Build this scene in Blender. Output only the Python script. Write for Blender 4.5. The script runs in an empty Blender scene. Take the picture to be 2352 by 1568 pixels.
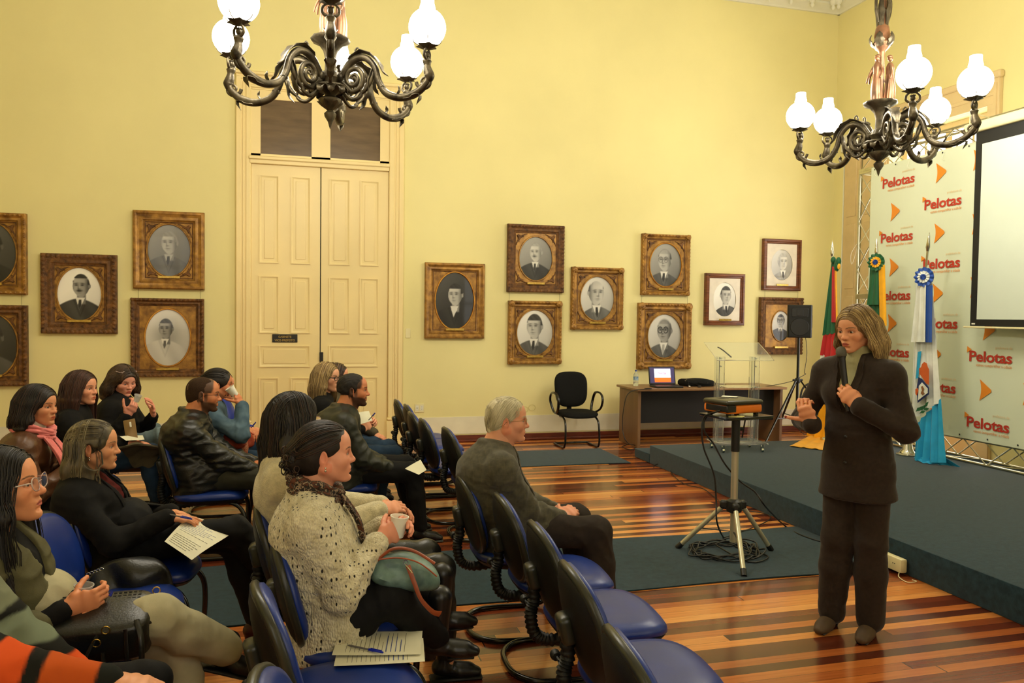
import bpy, bmesh, math, random
import numpy as np
from mathutils import Vector, Matrix
PI = math.pi
random.seed(7)
SC = bpy.context.scene
COL = SC.collection
# ---------------------------------------------------------------- camera
FPX, YAW, PITCH, ROLL, CAMH = 1771.0, math.radians(15.11), math.radians(1.94), math.radians(-0.742), 1.62
def cam_axes():
    cy, sy = math.cos(YAW), math.sin(YAW)
    w = Vector((sy*math.cos(PITCH), cy*math.cos(PITCH), -math.sin(PITCH)))
    r = Vector((cy, -sy, 0)); u = r.cross(w)
    cr, sr = math.cos(ROLL), math.sin(ROLL)
    return r*cr - u*sr, r*sr + u*cr, w
CR, CU, CW = cam_axes()
CC = Vector((0, 0, CAMH))
cam_data = bpy.data.cameras.new('camera')
cam_data.sensor_width = 36.0
cam_data.lens = 36.0*FPX/2352.0
cam_data.clip_start = 0.05
cam = bpy.data.objects.new('camera', cam_data)
COL.objects.link(cam)
cam.matrix_world = Matrix(((CR.x, CU.x, -CW.x, 0), (CR.y, CU.y, -CW.y, 0), (CR.z, CU.z, -CW.z, CAMH), (0, 0, 0, 1)))
SC.camera = cam
# ---------------------------------------------------------------- exposure and world
SC.view_settings.view_transform = 'Standard'
SC.view_settings.look = 'None'
SC.view_settings.gamma = 1.0
SC.view_settings.exposure = 0.22
SC.view_settings.use_curve_mapping = False
world = bpy.data.worlds.new('world'); SC.world = world
world.use_nodes = True
bgn = world.node_tree.nodes['Background']
bgn.inputs[0].default_value = (0.75, 0.85, 1.0, 1); bgn.inputs[1].default_value = 1.6
def area(name, loc, direction, sx, sy, power, col):
    l = bpy.data.lights.new(name, 'AREA'); l.shape = 'RECTANGLE'; l.size = sx; l.size_y = sy
    l.energy = power; l.color = col
    o = bpy.data.objects.new(name, l); COL.objects.link(o); o.location = loc
    o.rotation_euler = Vector(direction).to_track_quat('-Z', 'Y').to_euler()
    return o
YW, XW, CEIL = 9.63, 7.40, 6.08       # back wall, right wall, ceiling
XL, YF = -5.2, -1.1                   # left wall, wall behind the camera
# daylight entering by the three tall windows of the wall behind the camera
for wx in (-3.0, 0.9, 4.8):
    area('window_daylight', (wx, YF+0.06, 2.75), (0, 1, -0.12), 1.3, 3.0, 14, (1.0, 0.95, 0.86))
# ---------------------------------------------------------------- unprojection on real planes
def ray(px, py):
    return CR*((px-1176)/FPX) - CU*((py-784)/FPX) + CW
def onp(px, py, ax, val):
    d = ray(px, py); t = (val-CC[ax])/d[ax]
    return CC + d*t
def atY(px, py, y=YW): return onp(px, py, 1, y)
def atX(px, py, x=XW): return onp(px, py, 0, x)
def atZ(px, py, z=0.0): return onp(px, py, 2, z)
def V(*a): return Vector(a)
# ---------------------------------------------------------------- objects
def tag(o, label=None, cat=None, group=None, kind=None):
    if label: o['label'] = label
    if cat: o['category'] = cat
    if group: o['group'] = group
    if kind: o['kind'] = kind
    return o
def empty(name, loc=(0, 0, 0), rz=0.0, parent=None):
    o = bpy.data.objects.new(name, None); COL.objects.link(o)
    o.location = loc; o.rotation_euler = (0, 0, rz); o.empty_display_size = 0.1
    if parent: o.parent = parent
    return o
def copy_tree(o, parent=None):
    c = o.copy(); COL.objects.link(c); c.parent = parent
    for ch in list(o.children): copy_tree(ch, c)
    return c
def np_mesh(name, verts, faces, mat, parent=None, smooth=True, cols=None, fmat=None):
    """verts (n,3) array, faces (m,k) array or list of lists"""
    me = bpy.data.meshes.new(name)
    if isinstance(faces, np.ndarray):
        n, m, k = len(verts), len(faces), faces.shape[1]
        me.vertices.add(n); me.vertices.foreach_set('co', np.asarray(verts, np.float32).ravel())
        me.loops.add(m*k); me.loops.foreach_set('vertex_index', faces.astype(np.int32).ravel())
        me.polygons.add(m); me.polygons.foreach_set('loop_start', np.arange(0, m*k, k, dtype=np.int32))
        me.polygons.foreach_set('loop_total', np.full(m, k, np.int32))
        me.update(calc_edges=True)
    else:
        me.from_pydata([tuple(v) for v in verts], [], faces)
    if smooth: me.polygons.foreach_set('use_smooth', [True]*len(me.polygons))
    mats = mat if isinstance(mat, (list, tuple)) else [mat]
    for x in mats: me.materials.append(x)
    if fmat is not None: me.polygons.foreach_set('material_index', np.asarray(fmat, np.int32))
    if cols is not None:
        ca = me.color_attributes.new('Col', 'FLOAT_COLOR', 'POINT')
        c4 = np.ones((len(verts), 4), np.float32); c4[:, :3] = cols
        ca.data.foreach_set('color', c4.ravel())
    me.update()
    o = bpy.data.objects.new(name, me); COL.objects.link(o)
    if parent: o.parent = parent
    return o
def frame_of(t, up=None):
    t = t.normalized()
    a = Vector(up) if up is not None else (V(0, 0, 1) if abs(t.z) < 0.9 else V(1, 0, 0))
    n = (a - t*a.dot(t)).normalized(); return n, t.cross(n)
def spline(pts, n=8, closed=False):
    P = [Vector(p) for p in pts]; out = []; N = len(P)
    for i in range(N if closed else N-1):
        if closed: p0, p1, p2, p3 = P[i-1], P[i], P[(i+1) % N], P[(i+2) % N]
        else: p0, p1, p2, p3 = P[max(i-1, 0)], P[i], P[i+1], P[min(i+2, N-1)]
        for k in range(n):
            t = k/n; t2 = t*t; t3 = t2*t
            out.append(0.5*((2*p1)+(p2-p0)*t+(2*p0-5*p1+4*p2-p3)*t2+(3*p1-p0-3*p2+p3)*t3))
    if not closed: out.append(P[-1].copy())
    return out
def lerpl(vals, n):
    out = []
    for i in range(n):
        f = i/(n-1)*(len(vals)-1); k = min(int(f), len(vals)-2); out.append(vals[k]+(vals[k+1]-vals[k])*(f-k))
    return out
class MB:
    def __init__(s): s.v = []; s.f = []; s.m = []; s.mi = 0; s.M = None
    def _add(s, vs, fs):
        b = len(s.v)
        if s.M is not None: vs = [s.M @ Vector(v) for v in vs]
        s.v += [tuple(v) for v in vs]; s.f += [[b+i for i in f] for f in fs]; s.m += [s.mi]*len(fs)
        return s
    def box(s, c, d, rot=None, bev=0.0, seg=1):
        bm = bmesh.new(); bmesh.ops.create_cube(bm, size=1.0)
        bmesh.ops.scale(bm, vec=Vector(d), verts=bm.verts)
        if bev > 0: bmesh.ops.bevel(bm, geom=bm.edges[:]+bm.verts[:], offset=min(bev, min(d)*0.49), segments=seg, affect='EDGES', profile=0.5)
        R = Matrix.Identity(3) if rot is None else (rot if isinstance(rot, Matrix) else Matrix.Rotation(rot, 3, 'Z'))
        bm.verts.index_update()
        vs = [R @ v.co + Vector(c) for v in bm.verts]; fs = [[v.index for v in f.verts] for f in bm.faces]
        bm.free(); return s._add(vs, fs)
    def bb(s, a, b, bev=0.0, seg=1):
        a, b = Vector(a), Vector(b); return s.box((a+b)/2, [abs(x) for x in (b-a)], bev=bev, seg=seg)
    def tube(s, pts, r, n=8, closed=False, caps=True, flat=1.0, up=None):
        P = [Vector(p) for p in pts]; N = len(P)
        R = r if isinstance(r, (list, tuple)) else [r]*N
        if len(R) != N: R = lerpl(R, N)
        vs = []; prev = None
        for i in range(N):
            a = P[i-1] if (i > 0 or closed) else P[i]; b = P[(i+1) % N] if (i < N-1 or closed) else P[i]
            t = (b-a)
            if t.length < 1e-9: t = V(0, 0, 1)
            t.normalize()
            if prev is None: nrm, _ = frame_of(t, up)
            else:
                nrm = prev - t*prev.dot(t)
                nrm = nrm.normalized() if nrm.length > 1e-6 else frame_of(t)[0]
            prev = nrm; bi = t.cross(nrm)
            for k in range(n):
                q = 2*PI*k/n; vs.append(P[i] + nrm*(math.cos(q)*R[i]*flat) + bi*(math.sin(q)*R[i]))
        fs = []
        for i in range(N if closed else N-1):
            j = (i+1) % N
            for k in range(n):
                l = (k+1) % n; fs.append([i*n+k, i*n+l, j*n+l, j*n+k])
        if caps and not closed: fs.append(list(range(n))[::-1]); fs.append([(N-1)*n+k for k in range(n)])
        return s._add(vs, fs)
    def bar(s, a, b, r, n=8, r2=None): return s.tube([a, b], [r, r if r2 is None else r2], n)
    def lathe(s, prof, c=(0, 0, 0), n=24, axis='Z', lobes=0, amp=0.0):
        c = Vector(c); vs = []; fs = []
        for (r, z) in prof:
            for k in range(n):
                q = 2*PI*k/n; rr = r*(1+amp*math.cos(lobes*q)) if lobes else r
                x, y = rr*math.cos(q), rr*math.sin(q)
                p = {'Z': (x, y, z), 'X': (z, x, y), 'Y': (x, z, -y)}[axis]
                vs.append(c+Vector(p))
        for i in range(len(prof)-1):
            for k in range(n):
                l = (k+1) % n; fs.append([i*n+k, i*n+l, (i+1)*n+l, (i+1)*n+k])
        if prof[0][0] > 1e-5: fs.append(list(range(n))[::-1])
        if prof[-1][0] > 1e-5: fs.append([(len(prof)-1)*n+k for k in range(n)])
        return s._add(vs, fs)
    def ball(s, c, r, n=16, m=10, rot=None):
        r = (r, r, r) if not isinstance(r, (list, tuple)) else r
        R = rot if rot is not None else Matrix.Identity(3); vs = []; fs = []
        for i in range(m+1):
            a = PI*i/m
            for k in range(n):
                q = 2*PI*k/n
                vs.append(Vector(c)+R @ V(r[0]*math.sin(a)*math.cos(q), r[1]*math.sin(a)*math.sin(q), r[2]*math.cos(a)))
        for i in range(m):
            for k in range(n):
                l = (k+1) % n; fs.append([i*n+k, (i+1)*n+k, (i+1)*n+l, i*n+l])
        return s._add(vs, fs)
    def loft(s, rings, closed_ring=True, caps=True):
        n = len(rings[0]); vs = [p for r in rings for p in r]; fs = []
        for i in range(len(rings)-1):
            for k in range(n if closed_ring else n-1):
                l = (k+1) % n; fs.append([i*n+k, i*n+l, (i+1)*n+l, (i+1)*n+k])
        if caps and closed_ring: fs.append(list(range(n))[::-1]); fs.append([(len(rings)-1)*n+k for k in range(n)])
        return s._add(vs, fs)
    def prism(s, poly, org, ux, uy, depth):
        """poly 2D, plane through org with axes ux, uy, extruded by vector depth"""
        org, ux, uy, d = Vector(org), Vector(ux), Vector(uy), Vector(depth)
        a = [org+ux*p[0]+uy*p[1] for p in poly]; n = len(a)
        return s._add(a+[p+d for p in a], [list(range(n))[::-1], [n+k for k in range(n)]]+[[k, (k+1) % n, n+(k+1) % n, n+k] for k in range(n)])
    def sheet(s, G, thick=0.0):
        """G grid [i][j] of points; optional thickness gives a closed slab"""
        ni, nj = len(G), len(G[0]); P = [[Vector(p) for p in r] for r in G]
        if thick <= 0:
            return s._add([p for r in P for p in r], [[i*nj+j, (i+1)*nj+j, (i+1)*nj+j+1, i*nj+j+1] for i in range(ni-1) for j in range(nj-1)])
        A, B = [], []
        for i in range(ni):
            for j in range(nj):
                du = P[min(i+1, ni-1)][j]-P[max(i-1, 0)][j]; dv = P[i][min(j+1, nj-1)]-P[i][max(j-1, 0)]
                nn = du.cross(dv); nn = nn.normalized() if nn.length > 1e-9 else V(0, 0, 1)
                A.append(P[i][j]+nn*thick/2); B.append(P[i][j]-nn*thick/2)
        N = ni*nj; fs = []
        for i in range(ni-1):
            for j in range(nj-1):
                a, b, c, d = i*nj+j, (i+1)*nj+j, (i+1)*nj+j+1, i*nj+j+1
                fs += [[a, b, c, d], [N+d, N+c, N+b, N+a]]
        for i in range(ni-1):
            for j, fl in ((0, 0), (nj-1, 1)):
                a, b = i*nj+j, (i+1)*nj+j
                fs.append([a, N+a, N+b, b] if fl == 0 else [b, N+b, N+a, a])
        for j in range(nj-1):
            for i, fl in ((0, 1), (ni-1, 0)):
                a, b = i*nj+j, i*nj+j+1
                fs.append([a, N+a, N+b, b] if fl == 0 else [b, N+b, N+a, a])
        return s._add(A+B, fs)
    def build(s, name, mat, parent=None, smooth=None):
        me = bpy.data.meshes.new(name); me.from_pydata(s.v, [], s.f)
        bm = bmesh.new(); bm.from_mesh(me); bmesh.ops.recalc_face_normals(bm, faces=bm.faces); bm.to_mesh(me); bm.free()
        mats = mat if isinstance(mat, (list, tuple)) else [mat]
        for x in mats: me.materials.append(x)
        if len(mats) > 1: me.polygons.foreach_set('material_index', s.m)
        ang = 40 if smooth is None else smooth
        if ang:
            me.polygons.foreach_set('use_smooth', [True]*len(me.polygons))
            try: me.set_sharp_from_angle(angle=math.radians(ang))
            except Exception: pass
        me.update()
        o = bpy.data.objects.new(name, me); COL.objects.link(o)
        if parent: o.parent = parent
        return o
# ---------------------------------------------------------------- materials
def srgb(r, g, b):
    def f(c):
        c /= 255.0; return c/12.92 if c <= 0.04045 else ((c+0.055)/1.055)**2.4
    return (f(r), f(g), f(b))
_M = {}
def pm(name, col, rough=0.5, metal=0.0, var=0.12, vs=6.0, bump=0.0, bs=60.0, spec=0.5, sheen=0.0, stretch=None, col2=None, detail=4.0, coat=0.0, trans=0.0, ior=1.45, attr=False, rvar=0.0, bdist=0.002, coords='Object', sss=0.0):
    if name in _M: return _M[name]
    m = bpy.data.materials.new(name); m.use_nodes = True; nt = m.node_tree; N = nt.nodes; L = nt.links
    b = N['Principled BSDF']; b.inputs['Roughness'].default_value = rough; b.inputs['Metallic'].default_value = metal
    b.inputs['Specular IOR Level'].default_value = spec
    if sheen: b.inputs['Sheen Weight'].default_value = sheen; b.inputs['Sheen Roughness'].default_value = 0.4
    if coat: b.inputs['Coat Weight'].default_value = coat; b.inputs['Coat Roughness'].default_value = 0.15
    if trans: b.inputs['Transmission Weight'].default_value = trans; b.inputs['IOR'].default_value = ior
    if sss:
        b.inputs['Subsurface Weight'].default_value = sss; b.inputs['Subsurface Radius'].default_value = (0.012, 0.005, 0.003); b.inputs['Subsurface Scale'].default_value = 1.0
    tc = N.new('ShaderNodeTexCoord'); mp = N.new('ShaderNodeMapping'); L.new(tc.outputs[coords], mp.inputs[0])
    if stretch: mp.inputs['Scale'].default_value = stretch
    nz = N.new('ShaderNodeTexNoise'); nz.inputs['Scale'].default_value = vs; nz.inputs['Detail'].default_value = detail
    L.new(mp.outputs[0], nz.inputs['Vector'])
    c1 = Vector(col); c2 = Vector(col2) if col2 is not None else c1*(1-var*2)
    if attr:
        at = N.new('ShaderNodeAttribute'); at.attribute_name = 'Col'
        mx = N.new('ShaderNodeMix'); mx.data_type = 'RGBA'; mx.blend_type = 'MULTIPLY'
        mr = N.new('ShaderNodeMapRange'); mr.inputs['To Min'].default_value = 1-var; mr.inputs['To Max'].default_value = 1+var*0.6
        L.new(nz.outputs['Fac'], mr.inputs['Value'])
        mx.inputs['Factor'].default_value = 1.0; L.new(at.outputs['Color'], mx.inputs['A']); L.new(mr.outputs[0], mx.inputs['B'])
        L.new(mx.outputs['Result'], b.inputs['Base Color'])
    else:
        cr = N.new('ShaderNodeValToRGB'); cr.color_ramp.elements[0].position = 0.3; cr.color_ramp.elements[1].position = 0.7
        cr.color_ramp.elements[0].color = (*c2, 1); cr.color_ramp.elements[1].color = (*(c1 if col2 is not None else c1*(1+var*0.3)), 1)
        L.new(nz.outputs['Fac'], cr.inputs[0]); L.new(cr.outputs[0], b.inputs['Base Color'])
    if rvar:
        mr2 = N.new('ShaderNodeMapRange'); mr2.inputs['To Min'].default_value = max(0.02, rough-rvar); mr2.inputs['To Max'].default_value = rough+rvar
        L.new(nz.outputs['Fac'], mr2.inputs['Value']); L.new(mr2.outputs[0], b.inputs['Roughness'])
    if bump:
        n2 = N.new('ShaderNodeTexNoise'); n2.inputs['Scale'].default_value = bs; n2.inputs['Detail'].default_value = 3
        L.new(mp.outputs[0], n2.inputs['Vector'])
        bp = N.new('ShaderNodeBump'); bp.inputs['Strength'].default_value = bump; bp.inputs['Distance'].default_value = bdist
        L.new(n2.outputs['Fac'], bp.inputs['Height']); L.new(bp.outputs[0], b.inputs['Normal'])
    _M[name] = m; return m
def emis(name, col, st):
    if name in _M: return _M[name]
    m = bpy.data.materials.new(name); m.use_nodes = True; b = m.node_tree.nodes['Principled BSDF']
    b.inputs['Base Color'].default_value = (*col, 1); b.inputs['Emission Color'].default_value = (*col, 1); b.inputs['Emission Strength'].default_value = st
    _M[name] = m; return m
def attrmat(name, rough=0.6, spec=0.3):
    return pm(name, (1, 1, 1), rough, attr=True, var=0.04, vs=40, spec=spec)
def glassmat(name, col=(1, 1, 1), rough=0.0, ior=1.45):
    if name in _M: return _M[name]
    m = bpy.data.materials.new(name); m.use_nodes = True; b = m.node_tree.nodes['Principled BSDF']
    b.inputs['Base Color'].default_value = (*col, 1); b.inputs['Roughness'].default_value = rough
    b.inputs['Transmission Weight'].default_value = 1.0; b.inputs['IOR'].default_value = ior
    _M[name] = m; return m
# ================================================================ ROOM
def planks_mat():
    m = bpy.data.materials.new('striped_plank_floor'); m.use_nodes = True; nt = m.node_tree; N = nt.nodes; L = nt.links
    b = N['Principled BSDF']
    tc = N.new('ShaderNodeTexCoord'); sx = N.new('ShaderNodeSeparateXYZ'); L.new(tc.outputs['Object'], sx.inputs[0])
    def math_(op, a, bb=None, c=None):
        n = N.new('ShaderNodeMath'); n.operation = op
        for i, v in enumerate((a, bb, c)):
            if v is None: continue
            if isinstance(v, (int, float)): n.inputs[i].default_value = v
            else: L.new(v, n.inputs[i])
        return n.outputs[0]
    wrow = 0.068
    row = math_('FLOOR', math_('DIVIDE', sx.outputs['Y'], wrow))
    rf = math_('FRACT', math_('DIVIDE', sx.outputs['Y'], wrow))
    wn = N.new('ShaderNodeTexWhiteNoise'); wn.noise_dimensions = '1D'; L.new(row, wn.inputs['W'])
    xo = math_('ADD', math_('DIVIDE', sx.outputs['X'], 3.1), math_('MULTIPLY', wn.outputs['Value'], 9.0))
    seg = math_('FLOOR', xo); sf = math_('FRACT', xo)
    cb = N.new('ShaderNodeCombineXYZ'); L.new(row, cb.inputs[0]); L.new(seg, cb.inputs[1])
    w2 = N.new('ShaderNodeTexWhiteNoise'); w2.noise_dimensions = '2D'; L.new(cb.outputs[0], w2.inputs['Vector'])
    cr = N.new('ShaderNodeValToRGB'); cr.color_ramp.interpolation = 'CONSTANT'
    cols = [(0, (84, 36, 20)), (0.16, (116, 52, 26)), (0.30, (186, 106, 50)), (0.42, (138, 70, 34)), (0.52, (210, 134, 66)), (0.66, (96, 42, 22)), (0.78, (168, 92, 44)), (0.9, (224, 152, 80))]
    e = cr.color_ramp.elements
    e[0].position = 0; e[0].color = (*srgb(*cols[0][1]), 1); e[1].position = cols[1][0]; e[1].color = (*srgb(*cols[1][1]), 1)
    for p, c in cols[2:]:
        k = e.new(p); k.color = (*srgb(*c), 1)
    L.new(w2.outputs['Value'], cr.inputs[0])
    mp = N.new('ShaderNodeMapping'); mp.inputs['Scale'].default_value = (1.2, 26, 1); L.new(tc.outputs['Object'], mp.inputs[0])
    nz = N.new('ShaderNodeTexNoise'); nz.inputs['Scale'].default_value = 2.2; nz.inputs['Detail'].default_value = 6; L.new(mp.outputs[0], nz.inputs['Vector'])
    mx = N.new('ShaderNodeMix'); mx.data_type = 'RGBA'; mx.blend_type = 'MULTIPLY'; mx.inputs['Factor'].default_value = 0.55
    r2 = N.new('ShaderNodeValToRGB'); r2.color_ramp.elements[0].position = 0.25; r2.color_ramp.elements[0].color = (0.6, 0.5, 0.46, 1); r2.color_ramp.elements[1].position = 0.65; r2.color_ramp.elements[1].color = (1.1, 1.1, 1.1, 1)
    L.new(nz.outputs['Fac'], r2.inputs[0]); L.new(cr.outputs[0], mx.inputs['A']); L.new(r2.outputs[0], mx.inputs['B'])
    gap = math_('MULTIPLY', math_('GREATER_THAN', rf, 0.025), math_('GREATER_THAN', sf, 0.002))
    mg = N.new('ShaderNodeMix'); mg.data_type = 'RGBA'; mg.inputs['A'].default_value = (0.02, 0.008, 0.004, 1)
    L.new(gap, mg.inputs['Factor']); L.new(mx.outputs['Result'], mg.inputs['B']); L.new(mg.outputs['Result'], b.inputs['Base Color'])
    n3 = N.new('ShaderNodeTexNoise'); n3.inputs['Scale'].default_value = 3.0; L.new(tc.outputs['Object'], n3.inputs['Vector'])
    mr = N.new('ShaderNodeMapRange'); mr.inputs['To Min'].default_value = 0.1; mr.inputs['To Max'].default_value = 0.26; L.new(n3.outputs['Fac'], mr.inputs['Value']); L.new(mr.outputs[0], b.inputs['Roughness'])
    bp = N.new('ShaderNodeBump'); bp.inputs['Strength'].default_value = 0.12; bp.inputs['Distance'].default_value = 0.001; L.new(gap, bp.inputs['Height']); L.new(bp.outputs[0], b.inputs['Normal'])
    b.inputs['Specular IOR Level'].default_value = 0.6
    return m
M_floor = planks_mat()
M_wall = pm('pale_yellow_limewash', srgb(240, 229, 164), 0.75, var=0.05, vs=0.7, bump=0.15, bs=35, bdist=0.003, spec=0.25, detail=8)
M_dado = pm('chalky_white_dado', srgb(238, 232, 206), 0.75, var=0.08, vs=2.5, bump=0.2, bs=25, spec=0.25)
M_trimw = pm('cream_gloss_paint', srgb(246, 224, 162), 0.38, var=0.04, vs=1.5, bump=0.08, bs=14, spec=0.4)
M_white = pm('white_ceiling_paint', srgb(236, 234, 214), 0.8, var=0.05, vs=1.0)
M_base = pm('red_brown_skirting_wood', srgb(112, 46, 26), 0.35, var=0.25, vs=5, stretch=(1, 1, 8))
def struct(o): o['kind'] = 'structure'; return o
m = MB(); m.bb((XL-.2, YF-.2, -.1), (XW+.2, YW+.2, 0)); struct(m.build('floor', M_floor))
m = MB(); m.bb((XL-.2, YW, 0), (XW+.2, YW+.2, CEIL+.1)); struct(m.build('wall_back', M_wall))
m = MB(); m.bb((XL-.2, YF, 0), (XL, YW, CEIL+.1)); struct(m.build('wall_left', M_wall))
# right wall with a real window opening
WY0, WY1, WZ1 = 7.02, 8.50, 4.02
m = MB()
m.bb((XW, YF, 0), (XW+.35, WY0, CEIL+.1)); m.bb((XW, WY1, 0), (XW+.35, YW+.2, CEIL+.1)); m.bb((XW, WY0, WZ1), (XW+.35, WY1, CEIL+.1))
struct(m.build('wall_right', M_wall))
# wall behind the camera with three tall window openings
m = MB(); xs = [XL-.2, -3.7, -2.3, 0.2, 1.6, 4.1, 5.5, XW+.2]
for i in range(0, 8, 2): m.bb((xs[i], YF-.3, 0), (xs[i+1], YF, CEIL+.1))
for i in (1, 3, 5): m.bb((xs[i], YF-.3, 4.3), (xs[i+1], YF, CEIL+.1)); m.bb((xs[i], YF-.3, 0), (xs[i+1], YF, 1.1))
struct(m.build('wall_front', M_wall))
M_pane = emis('bright_daylight_pane', (0.95, 0.98, 1.0), 1.0)
for k, i in enumerate((1, 3, 5)):
    m = MB(); m.bb((xs[i], YF-.2, 1.1), (xs[i+1], YF-.18, 4.3)); w = struct(m.build('window_%d' % (k+2), M_pane))
    m = MB()
    for q in range(3): m.bb((xs[i]+q*.66, YF-.17, 1.1), (xs[i]+q*.66+.08, YF-.1, 4.3))
    for q in range(5): m.bb((xs[i], YF-.17, 1.1+q*.78), (xs[i+1], YF-.1, 1.18+q*.78))
    m.build('window_frame', M_trimw, w)
m = MB(); m.bb((XL-.2, YF-.2, CEIL), (XW+.2, YW+.2, CEIL+.15)); struct(m.build('ceiling', M_white))
# cornice with little pendants
m = MB()
prof = [(0, 0), (0.16, 0), (0.16, -.025), (0.12, -.035), (0.10, -.06), (0.05, -.075), (0.03, -.10), (0, -.10)]
m.prism([(p[0], p[1]) for p in prof], (XL, YW, CEIL), (0, -1, 0), (0, 0, 1), (XW-XL, 0, 0))
struct(m.build('trim_1', M_white))
m = MB(); m.prism([(p[0], p[1]) for p in prof], (XW, YF, CEIL), (-1, 0, 0), (0, 0, 1), (0, YW-YF, 0)); struct(m.build('trim_2', M_white))
m = MB()
for k in range(9):
    for (x, y) in ((XW-.25-k*.34, YW-.2), (XW-.2, YW-.25-k*.34)):
        m.lathe([(0.001, -.13), (.022, -.115), (.03, -.09), (.02, -.065), (.035, -.05), (.05, -.02), (.05, .03)], (x, y, CEIL), 14)
struct(m.build('trim_3', M_white))
# dado band and skirting
m = MB(); m.bb((1.19, YW-.006, 0.1), (XW, YW, .32)); m.bb((XL, YW-.006, .1), (-.79, YW, .32)); struct(m.build('trim_4', M_dado))
m = MB(); m.bb((XW-.006, WY1+.3, 0.1), (XW, YW, .32)); struct(m.build('trim_5', M_dado))
m = MB()
for a, b in ((1.19, XW), (XL, -.79)):
    m.bb((a, YW-.022, 0), (b, YW, .085), bev=.004); m.bb((a, YW-.05, 0), (b, YW-.02, .03), bev=.008)
struct(m.build('baseboard_back', M_base))
m = MB(); m.bb((XW-.022, WY1+.3, 0), (XW, YW, .085), bev=.004); m.bb((XW-.05, WY1+.3, 0), (XW-.02, YW, .03), bev=.008); struct(m.build('baseboard_right', M_base))
# ---------------------------------------------------------------- tall double door in the back wall
def ringframe(m, x0, x1, z0, z1, w, y, d, prof=None):
    """moulded rectangular ring on a plane facing -y: profile list of (inset, height)"""
    prof = prof or [(0, 0), (0, d), (w*.35, d), (w*.6, d*.45), (w, 0)]
    rings = []
    for ins, h in prof:
        rings.append([V(x0+ins, y-h, z0+ins), V(x1-ins, y-h, z0+ins), V(x1-ins, y-h, z1-ins), V(x0+ins, y-h, z1-ins)])
    n = 4; vs = [p for r in rings for p in r]; fs = []
    for i in range(len(rings)-1):
        for k in range(4):
            l = (k+1) % 4; fs.append([i*n+k, i*n+l, (i+1)*n+l, (i+1)*n+k])
    m._add(vs, fs)
door = struct(empty('door_1', (0.19, YW, 0)))
def dpart(name, mb, mat): 
    o = mb.build(name, mat, door); o.matrix_parent_inverse = Matrix.Translation((-0.19, -YW, 0)); return o
m = MB()   # casing: stepped pilasters and head
for sx, xo, xi in ((-1, -.775, -.605), (1, 1.185, 1.0)):
    a, b = sorted((xo, xi)); m.bb((a, YW-.05, .0), (b, YW, 4.40), bev=.006)
    w = abs(xo-xi); c0 = (a+b)/2
    m.bb((a+.02*w, YW-.062, .34), (a+.34*w, YW-.045, 4.36), bev=.006); m.bb((b-.34*w, YW-.062, .34), (b-.02*w, YW-.045, 4.36), bev=.006)
    m.bb((c0-.05*w, YW-.06, .34), (c0+.05*w, YW-.045, 4.3), bev=.004)
    m.bb((a-.012, YW-.075, 0), (b+.012, YW-.0, .30), bev=.006); m.bb((a-.006, YW-.085, .30), (b+.006, YW, .34), bev=.012)
m.bb((-.773, YW-.048, 4.22), (1.183, YW-.002, 4.40), bev=.006)
m.bb((-.79, YW-.075, 4.385), (1.20, YW, 4.43), bev=.012); m.bb((-.76, YW-.06, 4.33), (1.17, YW-.04, 4.36), bev=.006); m.bb((-.62, YW-.062, 4.24), (1.01, YW-.045, 4.27), bev=.006)
dpart('casing', m, M_trimw)
m = MB()   # transom with two panes
m.bb((-.61, YW-.045, 4.12), (1.0, YW-.005, 4.22)); m.bb((-.61, YW-.045, 3.44), (-.50, YW-.005, 4.12)); m.bb((.08, YW-.045, 3.44), (.298, YW-.005, 4.12)); m.bb((.89, YW-.045, 3.44), (1.0, YW-.005, 4.12)); m.bb((-.61, YW-.045, 3.44), (1.0, YW-.005, 3.48))
m.bb((-.63, YW-.09, 3.405), (1.01, YW, 3.45), bev=.01); m.bb((-.62, YW-.07, 3.36), (1.0, YW, 3.41), bev=.006)
dpart('transom', m, M_trimw)
M_dark = pm('dusky_glass', srgb(112, 92, 66), 0.25, var=0.15, vs=3, stretch=(1, 1, 5), spec=0.4)
for a, b in ((-.50, .08), (.298, .89)):
    m = MB(); m.bb((a, YW-.022, 3.48), (b, YW-.012, 4.12)); dpart('transom_pane', m, M_dark)
for li, (x0, x1) in enumerate(((-.605, .186), (.194, .998))):
    m = MB(); m.bb((x0, YW-.03, .01), (x1, YW-.0, 3.36), bev=.004)
    cols = ((x0+.09, x0+.315), (x0+.45, x1-.115)) if li == 0 else ((x0+.095, x0+.34), (x0+.46, x1-.115))
    for z0, z1 in ((2.2, 3.235), (1.37, 2.05), (.10, .84)):
        for (a, b) in cols:
            ringframe(m, a, b, z0, z1, .03, YW-.03, .012); m.bb((a+.055, YW-.036, z0+.055), (b-.055, YW-.028, z1-.055), bev=.005)
    ringframe(m, cols[0][0], cols[1][1], .965, 1.225, .03, YW-.03, .012); m.bb((cols[0][0]+.05, YW-.036, 1.01), (cols[1][1]-.05, YW-.028, 1.18), bev=.005)
    lf = dpart('door_leaf', m, M_trimw)
    if li == 0:
        m = MB(); m.bb((.186, YW-.032, .01), (.194, YW-.012, 3.36)); dpart('door_gap', m, pm('black_gap', (0.01, .008, .005), 0.9))
        M_plq = pm('black_enamel', srgb(30, 26, 18), 0.35)
        m = MB(); m.bb((-.365, YW-.042, 1.262), (-.075, YW-.03, 1.36), bev=.004); pl = dpart('name_plate', m, M_plq)
        m = MB(); p = atY(738, 818, YW-.04); m.bb((p.x-.022, YW-.055, p.z-.06), (p.x+.022, YW-.03, p.z+.05), bev=.004); dpart('lock_plate', m, M_plq)
_fontcache = {}
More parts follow.
